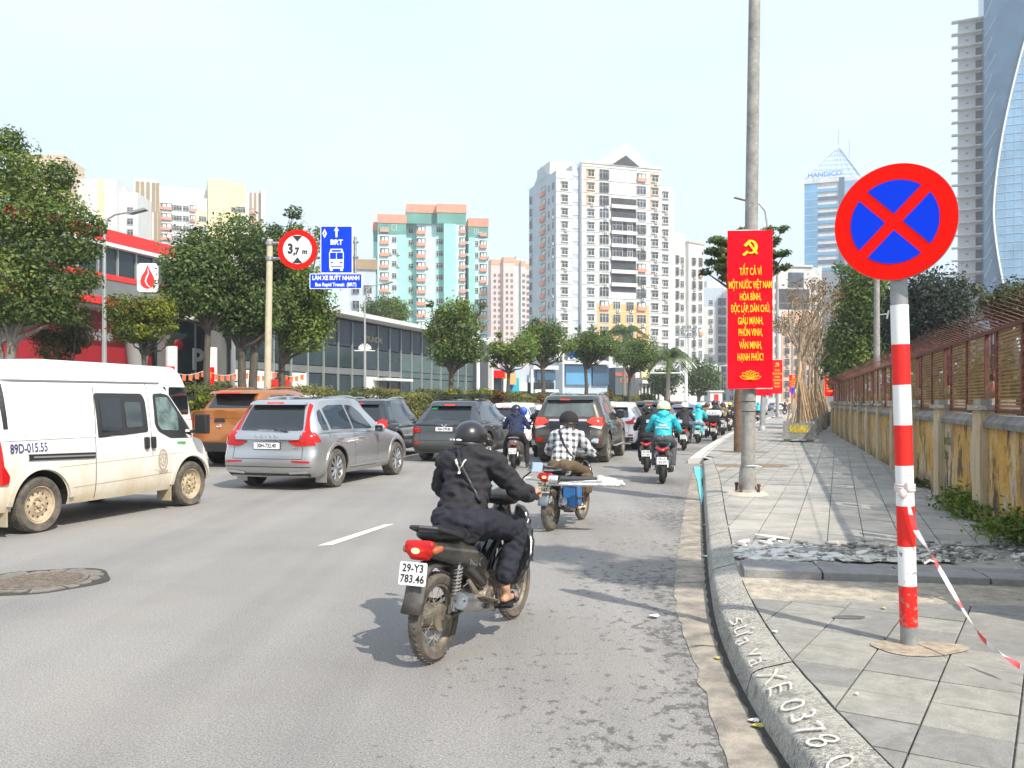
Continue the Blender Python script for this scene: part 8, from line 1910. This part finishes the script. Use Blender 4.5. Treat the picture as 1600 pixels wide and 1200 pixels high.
    B('head_cowl',[((-.1,.37,.95),.06,(.1,.37,.95),.06,.9),((0,.44,.93),.075,(0,.4,.95),.08,1)],body,.013)
    mb=MB();
    for s in (-1,1):mb.tube([(0,.36,.95),(s*.14,.35,.965),(s*.24,.3,.98),(s*.35,.24,.97)],.013,8)
    hb=mb.build('handlebar',STEEL,o)
    for s in (-1,1):mb=MB();mb.tube([(s*.24,.3,.98),(s*.36,.235,.97)],.018,10);mb.build('grip',RUBBER,hb);mb=MB();mb.tube([(s*.2,.34,.975),(s*.25,.37,.965),(s*.34,.33,.955)],.006,6);mb.build('brake_lever',ALLOY,hb)
    mirrors(o,.26,.33,.98)
    mb=MB();mb.tube([(-.1,-.02,.25),(-.14,-.12,.14),(-.18,-.14,.12)],.008,6);mb.build('side_stand',STEEL,o)
    mb=MB();mb.box((.0,.1,.2),(.12,.14,.05));mb.build('frame',BDUST,o)
def scooter(o,body,pl=('29-E1','508.24'),style=0,hi=True,light=REDL,rear=None):
    r=.235;wheel_bike(o,-.58,r,.105,0,RUBBER,RIMB);wheel_bike(o,.62,r,.09,0,RUBBER,RIMB);vx=.016 if hi else .024
    def B(nm,pr,m,vox=None,sm=3):return blob(nm,pr,vox or vx,m,o,sm)
    fat=1.25 if style==1 else 1.
    B('tail_cowl',[((-.03,-.72,.66),.075*fat,(-.07,-.2,.55),.12*fat,1),((.03,-.72,.66),.075*fat,(.07,-.2,.55),.12*fat,1),((0,-.6,.55),.09*fat,(0,-.1,.42),.13,1),((-.06*fat,-.55,.52),.07*fat,(-.08*fat,-.2,.4),.08*fat,1),((.06*fat,-.55,.52),.07*fat,(.08*fat,-.2,.4),.08*fat,1)],rear or body)
    B('seat',[((0,-.68,.77),.09,(0,-.3,.77),.13,.45),((0,-.3,.77),.13,(0,.05,.73),.09,.5)],SEATM)
    mb=MB();mb.tube([(-.12,-.5,.77),(-.11,-.7,.79),(0,-.8,.8),(.11,-.7,.79),(.12,-.5,.77)],.016,8);mb.build('grab_rail',BLACKP if style != 1 else ALLOY,o)
    if style==1:B('tail_light',[((-.035,-.83,.63),.04,(.035,-.83,.63),.04,.5)],light,.01)
    else:B('tail_light',[((-.11,-.74,.71),.028,(0,-.82,.66),.035,1),((.11,-.74,.71),.028,(0,-.82,.66),.035,1)],light,.01)
    mb=MB();mb.tube([(0,-.7,.6),(0,-.84,.52),(0,-.87,.36)],[.05,.06,.045],8,flat=.3);mb.build('rear_fender',BLACKP,o)
    bplate(o,-.89,.47,*pl,tilt=.15)
    mb=MB();mb.box((-.06,-.4,.28),(.1,.5,.16));mb.lathe([(0,-.13),(.1,-.13),(.12,-.05)],(0,-.45,.28),'X',14);mb.build('engine',BDUST,o)
    mb=MB();mb.tube([(.1,-.1,.2),(.14,-.3,.24),(.16,-.35,.26),(.175,-.72,.33),(.175,-.74,.33)],[.02,.03,.055,.06,.03],12);mb.build('muffler',BDUST,o)
    mb=MB();mb.tube([(.1,-.6,.27),(.09,-.5,.56)],.02,8);mb.tube([(-.1,-.6,.27),(-.09,-.5,.56)],.02,8);mb.build('shock',STEEL,o)
    B('floorboard',[((-.12,-.1,.3),.05,(-.12,.3,.28),.05,1),((.12,-.1,.3),.05,(.12,.3,.28),.05,1),((0,-.1,.3),.06,(0,.3,.28),.06,1)],body)
    B('leg_shield',[((-.17,.36,.34),.04,(-.17,.45,.78),.05,.8),((.17,.36,.34),.04,(.17,.45,.78),.05,.8),((0,.38,.34),.08,(0,.45,.8),.1,.8),((-.1,.42,.5),.08,(.1,.42,.5),.08,.6),((-.1,.45,.72),.08,(.1,.45,.72),.08,.6)],body)
    B('front_fender',[((0,.55,.47),.06,(0,.72,.42),.05,.8)],body)
    mb=MB();mb.tube([(0,.62,r),(0,.5,.8),(0,.42,.95)],.03,8);mb.build('fork',BLACKP,o)
    B('head_cowl',[((-.1,.4,.98),.06,(.1,.4,.98),.06,.9),((0,.46,.96),.08,(0,.42,.98),.08,1)],body)
    mb=MB()
    for s in (-1,1):mb.tube([(0,.38,.98),(s*.2,.33,1.0),(s*.36,.25,.98)],.014,8)
    hb=mb.build('handlebar',BLACKP,o);mirrors(o,.27,.34,1.0)
CAP={}
def person(o,jacket,trousers,helmet,vox=.02,hand=(.33,.245,.985),foot=(.18,.08,.26),lean=0.,head=(0,.06,1.45),sleeve=None,shoe=None,shoe_m=None,hood=None,glove=None,back=0.,drop=0.,fold=.0,hs=1.,seed=0,footdown=False,cap=None,bare=False,look=0.):
    hx,hy,hz=head;P=Vector((0,-.2,.87));C=Vector((0,-.1+lean*.5,1.1));S=Vector((0,-.03+lean,1.3));Nk=Vector((0,.01+lean,1.36));H_=Vector(head);bk=Vector((0,-back,-drop));P+=Vector((0,-back,0));C+=bk*.9;S+=bk;Nk+=bk;H_+=bk
    sk=[];jk=[];tr=[]
    sk+=[(P,.1,C,.1,.8),(C,.11,S,.1,.8),(S,.05,Nk,.05),(Nk,.05,H_-Vector((0,0,.06)),.052),(H_,.09,H_+Vector((0,.01,.03)),.092,1.15),(H_+Vector((0,.05,-.06)),.055,H_+Vector((0,.045,-.03)),.06),(H_+Vector((0,.1,-.01)),.012,H_+Vector((0,.115,-.025)),.016)]
    for s in (-1,1):sk.append((H_+Vector((s*.095,.0,-.01)),.018,H_+Vector((s*.095,.0,-.04)),.012))
    jk+=[(P+Vector((0,-.02,-.05)),.165,C,.165,.74),(C,.17,S+Vector((0,-.02,-.06)),.17,.68),(S+Vector((-.12,-.01,-.03)),.085,S+Vector((.12,-.01,-.03)),.085),(S,.1,Nk,.072)]
    ey={}
    for s in (-1,1):
        sh=S+Vector((s*.175,0,-.03));hd=Vector((s*hand[0],hand[1],hand[2]));el=sh.lerp(hd,.5)+Vector((s*.05,-.05,-.07));ey[s]=(sh,el,hd)
        sk+=[(sh,.05,el,.038),(el,.036,hd+(el-hd).normalized()*.05,.024)]
        jk+=[(sh,.076,el,.056),(el,.056,hd+(el-hd).normalized()*.075,.046)]
        fw=Vector((0,1,0))
        w=hd+(el-hd).normalized()*.045
        sk.append((w,.026,hd+Vector((0,.015,.03)),.034,.6))
        for k in range(4):
            q=hd+Vector((s*(-.03+.02*k),.035,.03));r_=.0095-.0008*(k==3)
            sk+=[(q-Vector((0,.02,0)),r_,q+Vector((0,.018,-.004)),r_),(q+Vector((0,.018,-.004)),r_,q+Vector((0,.02,-.032)),r_*.95),(q+Vector((0,.02,-.032)),r_,q+Vector((0,0,-.052)),r_*.85)]
        q=hd+Vector((-s*.035,.0,.02));sk+=[(q,.012,q+Vector((-s*.012,.015,-.025)),.01),(q+Vector((-s*.012,.015,-.025)),.01,q+Vector((-s*.0,.02,-.045)),.009)]
        hp=P+Vector((s*.09,.0,-.02));ft=Vector((s*foot[0],foot[1],foot[2]))
        if footdown:ft=Vector((s*.3,-.12,.07));kn=Vector((s*.26,.12,.62))
        else:kn=Vector((s*.19,.27,.74))
        an=ft+Vector((0,-.03,.07));sk+=[(hp,.08,kn,.05),(kn,.05,an,.032),(an,.034,ft,.03),(ft+Vector((0,-.05,-.015)),.03,ft+Vector((0,.1,-.02)),.028,.8),(ft+Vector((0,.1,-.02)),.026,ft+Vector((0,.15,-.03)),.018,.7)]
        tr+=[(P+Vector((s*.05,-.03,-.02)),.13,hp,.12,.85),(hp,.105,kn,.074),(kn,.074,an+Vector((0,0,.07 if bare else .01)),.058)]
        if shoe is not False:
            sm=shoe_m or INK;blob('shoe',[(ft+Vector((0,-.06,-.01)),.042,ft+Vector((0,.1,-.015)),.043,.85),(ft+Vector((0,.1,-.02)),.042,ft+Vector((0,.15,-.028)),.03,.8),(ft+Vector((0,-.04,.0)),.045,ft+Vector((0,-.035,.06)),.047)],max(.01,vox*.8),sm,o,2)
        else:
            mb=MB();mb.ell(ft+Vector((0,.04,-.05)),(.05,.14,.012),n=16);mb.tube([ft+Vector((-.045,.05,-.04)),ft+Vector((0,.1,.012)),ft+Vector((.045,.05,-.04))],.008,5);mb.build('flip_flop',SEATM,o)
    body=blob('body',sk,min(vox,.011 if vox<.015 else .018),glove and SKIN or SKIN,o,2)
    blob('jacket',jk,vox,jacket,o,3,fold,seed);blob('trousers',tr,vox,trousers,o,3,fold*.8,seed+3)
    if glove:
        for s in (-1,1):sh,el,hd=ey[s];blob('glove',[(hd+(el-hd).normalized()*.09,.045,hd+Vector((0,.02,.02)),.048,.8),(hd+Vector((-.03,.04,.015)),.024,hd+Vector((.03,.04,.015)),.024)],.015,glove,o,2)
    # helmet: shell, rim band, visor peak
    R_=.142*hs;mb=MB();pr=[]
    for k in range(11):a=PI*(k/10)*.62;pr.append((R_*math.sin(a),R_*1.0*math.cos(a)))
    pr+=[(R_*math.sin(PI*.62)*.95,R_*math.cos(PI*.62)-.006),(R_*.8,R_*math.cos(PI*.62)+.01)]
    mb.lathe(pr[::-1],(0,0,0),n=28);c_=H_+Vector((0,-.005,.035));he=mb.build('helmet',helmet,o);he.location=c_;he.rotation_euler=(-.1,0,look);he.scale=(.98,1.12,1)
    mb=MB();mb.lathe([(R_*.955,-.062),(R_*.985,-.058),(R_*.985,-.045),(R_*.96,-.04)],n=28);mb.build('helmet_rim',BLACKP,he)
    mb=MB();mb.tube([(-.1,.1,-.035),(-.06,.165,-.03),(0,.18,-.028),(.06,.165,-.03),(.1,.1,-.035)],.012,6,flat=2.2);mb.build('helmet_peak',cap or helmet,he)
    if hood:blob('hood',[(Nk+Vector((-.06,-.09,.0)),.06,Nk+Vector((.06,-.09,.0)),.06),(Nk+Vector((0,-.1,-.05)),.08,Nk+Vector((0,-.06,.03)),.07)],max(vox,.015),hood,o,2,fold)
    return ey,S,he
def ride(px,py,hd,sc,bl,pl_,builder,pk,bname='scooter',bgroup='motorbikes queueing along the kerb',z=0,bcat='motorbike'):
    g=G(px,py);a=R(-hd);off=Matrix.Rotation(a,3,'Z') @ Vector((0,.6*sc,0));loc=(g.x+off.x,g.y+off.y,0)
    b=empty(bname,loc,a,bl,bcat,bgroup,sc);builder(b);p=empty('person',loc,a,pl_,'person',None,sc);r_=person(p,**pk);return b,p,r_
def fabric(name,col,var=.15,rough=.85,vs=9):return mat(name,col,rough,var=var,vs=vs,bump=.25,bs=120)
JB=fabric('black_jacket_cloth',(.016,.015,.019));TB=fabric('navy_trouser_cloth',(.011,.012,.022));HBK=mat('helmet_black',(.012,.012,.013),.3,coat=.4)
# --- foreground rider
b0,p0,(ey,S,he)=ride(680,1033,24.3,.97,'black dusty motorbike with white plate 29-Y3 783.46 in the foreground','rider in black jacket and navy trousers with bare foot in flip-flops on the foreground motorbike',lambda o:underbone(o,BGLS),
    dict(jacket=JB,trousers=TB,helmet=HBK,vox=.0125,lean=-.01,back=.06,drop=.04,head=(-.03,.02,1.41),fold=.02,shoe=False,bare=True,foot=(.2,.06,.3),hs=.81,look=-.3),'motorbike',None)
mb=MB();mb.tube([(.11,-.52,.64),(.14,-.33,.66),(.135,-.2,.6)],.012,5,flat=.4);mb.tube([(.118,-.5,.615),(.142,-.33,.625),(.138,-.22,.57)],.008,5,flat=.4);mb.build('side_stripe',ALLOY,b0)
put('lettering',text_mesh('RSX',.07,ALLOY,.002,.003,1.3),b0,M4((.152,-.33,.6),(0,1,-.25),(0,.25,1)))
# white V on the back, strap of a cross-body bag, helmet stickers
WPR=mat('white_print',(.7,.68,.6),.7);bh=None
def on_back(o,pts,w,nm,m,off=.008,side=-1):
    bm=bmesh.new()
    for c_ in o.children:
        if c_.name.split('.')[0]=='jacket':bm.from_mesh(c_.data)
    bv=BVHTree.FromBMesh(bm);bm.free();P_=[]
    for x,z in pts:
        h=bv.ray_cast(Vector((x,-1,z)),Vector((0,1,0)))[0];P_.append((h or Vector((x,-.2,z)))+Vector((0,-off,0)))
    mb=MB();V=[]
    for i,q in enumerate(P_):
        t=(P_[min(i+1,len(P_)-1)]-P_[max(0,i-1)]).normalized();n=t.cross(Vector((0,-1,0))).normalized()*w/2;V+=[q+n,q-n]
    mb.add(V,[(2*i,2*i+1,2*i+3,2*i+2) for i in range(len(P_)-1)]);q=mb.build(nm,m,o);q.modifiers.new('s','SOLIDIFY').thickness=.003;return q
def seg(a,b,n=8):return [(a[0]+(b[0]-a[0])*i/n,a[1]+(b[1]-a[1])*i/n) for i in range(n+1)]
on_back(p0,seg((-.045,1.26),(-.01,1.2)),.018,'white_v_print',WPR);on_back(p0,seg((.03,1.26),(-.012,1.17)),.01,'white_v_print',WPR);on_back(p0,seg((-.005,1.2),(-.005,1.165)),.02,'white_v_print',WPR)
on_back(p0,seg((-.07,1.33),(.16,.98),16),.03,'bag_strap',SEATM,.006)
for k,(a,e,w) in enumerate(((-1.9,-.03,.014),(-1.62,-.03,.012),(-1.3,-.03,.024))):mb=MB();mb.ell((.1435*math.cos(a)*.97,.1435*math.sin(a)*.98,e),(w,.004,.008) ,rot=Matrix.Rotation(a+PI/2,3,'Z'));mb.build('helmet_sticker',WPR,he)
# --- plaid rider with pipes
def plaid():
    m=bpy.data.materials.new('plaid_flannel');m.use_nodes=True;nt=m.node_tree;b=nt.nodes['Principled BSDF'];t=nt.nodes.new('ShaderNodeTexCoord').outputs['Object'];sx=nt.nodes.new('ShaderNodeSeparateXYZ');nt.links.new(t,sx.inputs[0])
    def bands(s,f,ph,th):return mathn(nt,'GREATER_THAN',mathn(nt,'SINE',mathn(nt,'ADD',mathn(nt,'MULTIPLY',s,f),ph)),th)
    a=bands(mathn(nt,'ADD',sx.outputs[0],mathn(nt,'MULTIPLY',sx.outputs[1],.4)),66,1.5,.1);c=bands(mathn(nt,'ADD',sx.outputs[2],mathn(nt,'MULTIPLY',sx.outputs[1],.3)),66,0,.1)
    th=mathn(nt,'MAXIMUM',bands(sx.outputs[0],132,.4,.93),bands(sx.outputs[2],132,.4,.93))
    f=mathn(nt,'ADD',mathn(nt,'MULTIPLY',mathn(nt,'ADD',a,c),.45),mathn(nt,'MULTIPLY',th,.3),True)
    nt.links.new(mixc(nt,f,(.7,.7,.72),(.012,.012,.018)),b.inputs['Base Color']);b.inputs['Roughness'].default_value=.9;return m
OLIVE=fabric('brown_trouser_cloth',(.11,.075,.04));BGLV=fabric('dark_glove_cloth',(.02,.02,.024))
YPL=mat('old_plate',(.42,.38,.27),.7,var=.2,vs=30)
b1,p1,(ey,S,he)=ride(861,829,24.6,.92,'loaded old motorbike with foil wrapped pipes and a blue can tied at its side','rider in black and white plaid shirt and black cap helmet on the loaded motorbike',lambda o:underbone(o,BDUST,pl=('30-K6','1147'),plm=YPL,fend=mat('fender_bluegrey',(.12,.16,.18),.5,var=.2,vs=8)),
    dict(jacket=plaid(),trousers=OLIVE,helmet=mat('cap_cloth',(.015,.015,.016),.9),vox=.016,lean=.05,head=(0,.08,1.44),fold=.01,shoe_m=mat('pale_shoe',(.6,.5,.32),.8),glove=BGLV,hand=(.36,.24,.97),look=.3),'motorbike',None)
for m_ in ('front',):
    mb=MB();mb.tube([(-.16,-.62,.83),(.16,-.62,.83),(.16,-.95,.84),(-.2,-.95,.84),(-.16,-.62,.83)],.01,6);mb.tube([(0,-.6,.83),(0,-.96,.84)],.008,6);mb.tube([(.08,-.6,.83),(.08,-.96,.84)],.008,6);mb.build('luggage_rack',STEEL,b1)
FOIL=mat('foil',(.7,.7,.7),.25,.9,bump=.8,bs=40);PLASW=mat('plastic_wrap',(.65,.65,.63),.4,bump=1.,bs=30)
pp_=empty('pipe_bundle',b1.location,b1.rotation_euler.z,'bundle of grey and foil wrapped pipes tied sideways behind the plaid rider','pipes',None,.92)
for k,(z,y,r_,m_,x0,x1) in enumerate(((.725,-.86,.035,mat('pipe_grey',(.04,.04,.04),.6),.08,.78),(.66,-.88,.028,FOIL,.05,.98),(.7,-.82,.025,FOIL,.15,1.0))):mb=MB();mb.tube([(x0,y,z),(x1,y+.25,z-.005)],r_,12);mb.build('pipe',m_,pp_)
mb=MB();mb.lathe([(0,-.01),(.06,.0),(.06,.1),(.05,.13)],(.1,-.9,.72),'X',14);mb.build('end_cap',FOIL,pp_)
blob('plastic_wrap',[((.72,-.65,.71),.07,(.85,-.6,.68),.05,1),((.85,-.6,.7),.04,(1.0,-.56,.66),.03,1)],.014,PLASW,pp_,2,.012)
cn=empty('plastic_can',b1.location,b1.rotation_euler.z,'blue plastic can strapped in a frame on the side of the loaded motorbike','can',None,.92)
mb=MB();mb.box((.24,-.42,.47),(.2,.26,.3));q=mb.build('can_body',mat('blue_plastic',(.03,.16,.42),.45,var=.2,vs=6),cn);md=q.modifiers.new('b','BEVEL');md.width=.03;md.segments=3
mb=MB();RUS=mat('rust',(.12,.06,.035),.85)
for y in (-.55,-.29):mb.tube([(.13,y,.62),(.35,y,.6),(.36,y,.32),(.13,y,.3)],.008,5)
mb.tube([(.36,-.55,.45),(.36,-.29,.45)],.008,5);mb.build('can_frame',RUS,cn)
on_back(p1,seg((-.1,1.34),(.17,.95),16),.035,'bag_strap',SEATM,.006)
bag=MB();bag.box((.3,-.02,.6),(.12,.2,.28));q=bag.build('cloth_bag',OLIVE,p1);md=q.modifiers.new('b','BEVEL');md.width=.03;md.segments=2
ah=empty('person',(0,0,0));bpy.data.objects.remove(ah)
# --- the queue
NAVY_=fabric('navy_puffer',(.015,.022,.06));TEAL=fabric('teal_rain_jacket',(.015,.42,.5),.06,.5);GRY=fabric('grey_cloth',(.07,.07,.08));DGR=fabric('dark_grey_cloth',(.025,.023,.026));TAN=fabric('tan_jacket',(.22,.15,.07));BLKC=fabric('plain_black_cloth',(.01,.01,.011))
HY=mat('helmet_cream',(.75,.68,.4),.3,coat=.5);HW=mat('helmet_white',(.78,.77,.74),.3,coat=.5);HYL=mat('helmet_yellow',(.85,.6,.02),.35,coat=.5);HTL=mat('helmet_teal',(.02,.4,.48),.35);HNV=mat('helmet_navy',(.01,.012,.03),.3,coat=.5);HBR=mat('helmet_brown',(.12,.05,.03),.35)
SBR=mat('scooter_brown_grey',(.1,.085,.07),.35,coat=.6,var=.1);SBK=mat('scooter_black',(.014,.013,.015),.3,coat=.7);STL=mat('scooter_turquoise',(.05,.5,.52),.3,coat=.7);SWH=mat('scooter_white',(.7,.7,.7),.3,coat=.6);SRD=mat('scooter_red_lens',(.45,.01,.015),.15,coat=.6)
ride(802.5,733,6,.95,'grey brown scooter with a round red tail light between the dark grey and charcoal SUVs','rider in navy hooded puffer jacket with feet down on the grey brown scooter',lambda o:scooter(o,SBR,('29-D2','061.35'),1),dict(jacket=NAVY_,trousers=BLKC,helmet=HNV,vox=.018,footdown=True,hood=NAVY_,fold=.012,seed=5))
cp=empty('person',G(815,729),0,'small child in a blue helmet seated in front of the navy jacket rider','person');blob('body',[((-.02,.15,.8),.09,(-.02,.12,1.1),.1,.8),((0,.12,1.15),.05,(.02,.1,1.24),.05),((.02,.1,1.3),.09,(.02,.1,1.33),.09)],.02,fabric('child_blue',(.03,.09,.45)),cp);blob('helmet',[((.04,.1,1.36),.115,(.04,.1,1.38),.115)],.02,mat('helmet_blue',(.03,.1,.5),.3,coat=.5),cp)
ride(837.5,714,10,.93,'black scooter with white plate left of the charcoal SUV','rider in black hooded jacket and white helmet beside the charcoal SUV',lambda o:scooter(o,SBK,('29-H7','441.08'),0),dict(jacket=BLKC,trousers=BLKC,helmet=HW,vox=.02,hood=BLKC,fold=.012,seed=6))
ride(1010,738,12,.95,'black scooter with white plate just left of the teal jacket rider','rider in black jacket and black helmet left of the nearest teal jacket rider',lambda o:scooter(o,SBK,('30-H4','917.60'),0,light=SRD),dict(jacket=BLKC,trousers=BLKC,helmet=HBK,vox=.02,fold=.012,seed=7))
b2,p2,_=ride(1035,756,12,1.0,'black scooter ridden by the nearest teal jacket rider','rider in teal delivery jacket and cream helmet, nearest of the teal jackets',lambda o:scooter(o,SBK,('29-L5','183.07'),0,light=SRD),dict(jacket=TEAL,trousers=GRY,helmet=HY,vox=.017,fold=.012,hood=TEAL,seed=8,shoe_m=mat('white_shoe',(.7,.68,.66),.7)))
on_back(p2,[(x,1.24-.06*(1-abs(x)/.14)) for x in np.linspace(-.14,.14,13)],.02,'pale_chevron',mat('pale_teal_print',(.3,.6,.62),.6))
for k,(s_,z) in enumerate((('XanhSM',1.14),('Di chuyển xanh',1.09))):put('back_lettering',text_mesh(s_,.045,WPR,.002,.002),p2,M4((0,-.265+.0*k,z),(1,0,0),(0,0,1)))
ride(1068,704,14,.98,'brown scooter ahead of the nearest teal jacket rider','rider in dark grey hooded jacket with pale helmet',lambda o:scooter(o,SBR,('29-K3','552.91'),0,False),dict(jacket=DGR,trousers=BLKC,helmet=HW,vox=.024,hood=DGR,seed=9))
ride(1090,693,16,.95,'turquoise scooter with a white plate','rider in turquoise hooded jacket on the turquoise scooter',lambda o:scooter(o,STL,('29-M8','326.44'),1,False),dict(jacket=TEAL,trousers=mat('pale_jeans',(.35,.42,.48),.8),helmet=HTL,vox=.024,hood=TEAL,seed=10))
b3,p3,_=ride(1115,689,17,1.0,'black scooter carrying a white rounded top box','rider in black with black helmet in front of the white top box',lambda o:scooter(o,SBK,('29-B1','704.12'),0,False,REDLIT),dict(jacket=BLKC,trousers=BLKC,helmet=HBK,vox=.026,seed=11,head=(0,.1,1.5)))
tb=empty('top_box',b3.location,b3.rotation_euler.z,'white domed delivery box strapped behind the black helmet rider','box');blob('lid',[((-.2,-.55,1.12),.14,(.2,-.55,1.12),.14,1.1),((-.2,-.7,1.12),.14,(.2,-.7,1.12),.14,1)],.025,HW,tb);mb=MB();mb.box((0,-.62,.93),(.5,.4,.24));mb.build('base',BLACKP,tb)
for x in (-.13,-.02,.1):mb=MB();mb.box((x,-.84,1.17),(.015,.01,.07),rz=.2);mb.build('mark',INK,tb)
for px,py,jk,hm,bd,lj,lb,sd in ((1103,684,TAN,HBR,SBK,'rider in cream jacket half hidden left of the white top box','scooter half hidden left of the white top box',12),(1128,680,TAN,HBR,SWH,'rider in tan jacket and brown helmet by the kerb','white scooter of the tan jacket rider',13),(1139,674,DGR,HYL,SWH,'rider in dark jacket with yellow helmet next to the tan jacket','white scooter of the first yellow helmet rider',14),(1150,668,BLKC,HYL,SRD,'second yellow helmet rider, just left of the reddish tree trunk','dark red scooter beside the reddish tree trunk',15),(1184,659,TEAL,HTL,SBK,'rider in light blue jacket seen between the banner poles','black scooter seen between the banner poles',16),(1172,664,BLKC,HBK,SBK,'rider in black between trunk and concrete pole','black scooter glimpsed beyond the concrete pole',17),(1226,650,BLKC,HBK,SBK,'far rider in black beyond the third pole','far black scooter beyond the third pole',18),(1234,648,GRY,HW,SWH,'far rider in grey with white helmet beyond the third pole','far pale scooter beyond the third pole',19)):
    ride(px,py,18,.98,lb,lj,lambda o:scooter(o,bd,('29-%s%d' % ('CDEFGHKL'[sd-12],sd-10),'%03d.%02d' % (sd*47,sd*3)),sd % 2,False),dict(jacket=jk,trousers=BLKC,helmet=hm,vox=.03,seed=sd))
# motorbikes parked in front of the glass showroom
proto_=[o_ for o_ in bpy.data.objects if o_.name.startswith('scooter') and 'half hidden left of the white top box' in o_.get('label','')][0]
for k in range(12):
    px=640+k*8.2;Y=50+k*1.6;o=dup(proto_,(PX(px,Y),Y,.9),R(-70+9*math.sin(k*2.3)),'parked motorbike in the row before the glass showroom');o['group']='motorbikes parked before the glass showroom'
mb=MB();a,b_=(PX(636,50)-1,49,.5),(PX(733,68)+1,69,.5);d=(Vector(b_)-Vector(a));o=empty('parking_deck',(0,0,0),kind='structure');q=(Vector(a)+Vector(b_))/2;mb.box((q.x,q.y,.52),(d.length,2.6,.76),rz=math.atan2(d.y,d.x));mb.build('slab',FORE,o)
# ============================================================ winter haze
hz=MB();hz.box2((-600,-50,-1.1),(600,900,150));o=hz.build('haze',bpy.data.materials.new('haze_air'));o['kind']='stuff'
hm_=o.data.materials[0];hm_.use_nodes=True;nt=hm_.node_tree;nt.nodes.clear();out=nt.nodes.new('ShaderNodeOutputMaterial');pv=nt.nodes.new('ShaderNodeVolumePrincipled')
pv.inputs['Color'].default_value=(.93,.96,1,1);pv.inputs['Density'].default_value=.0007;pv.inputs['Anisotropy'].default_value=.2;nt.links.new(pv.outputs[0],out.inputs['Volume'])
bpy.data.scenes.remove(TMP)
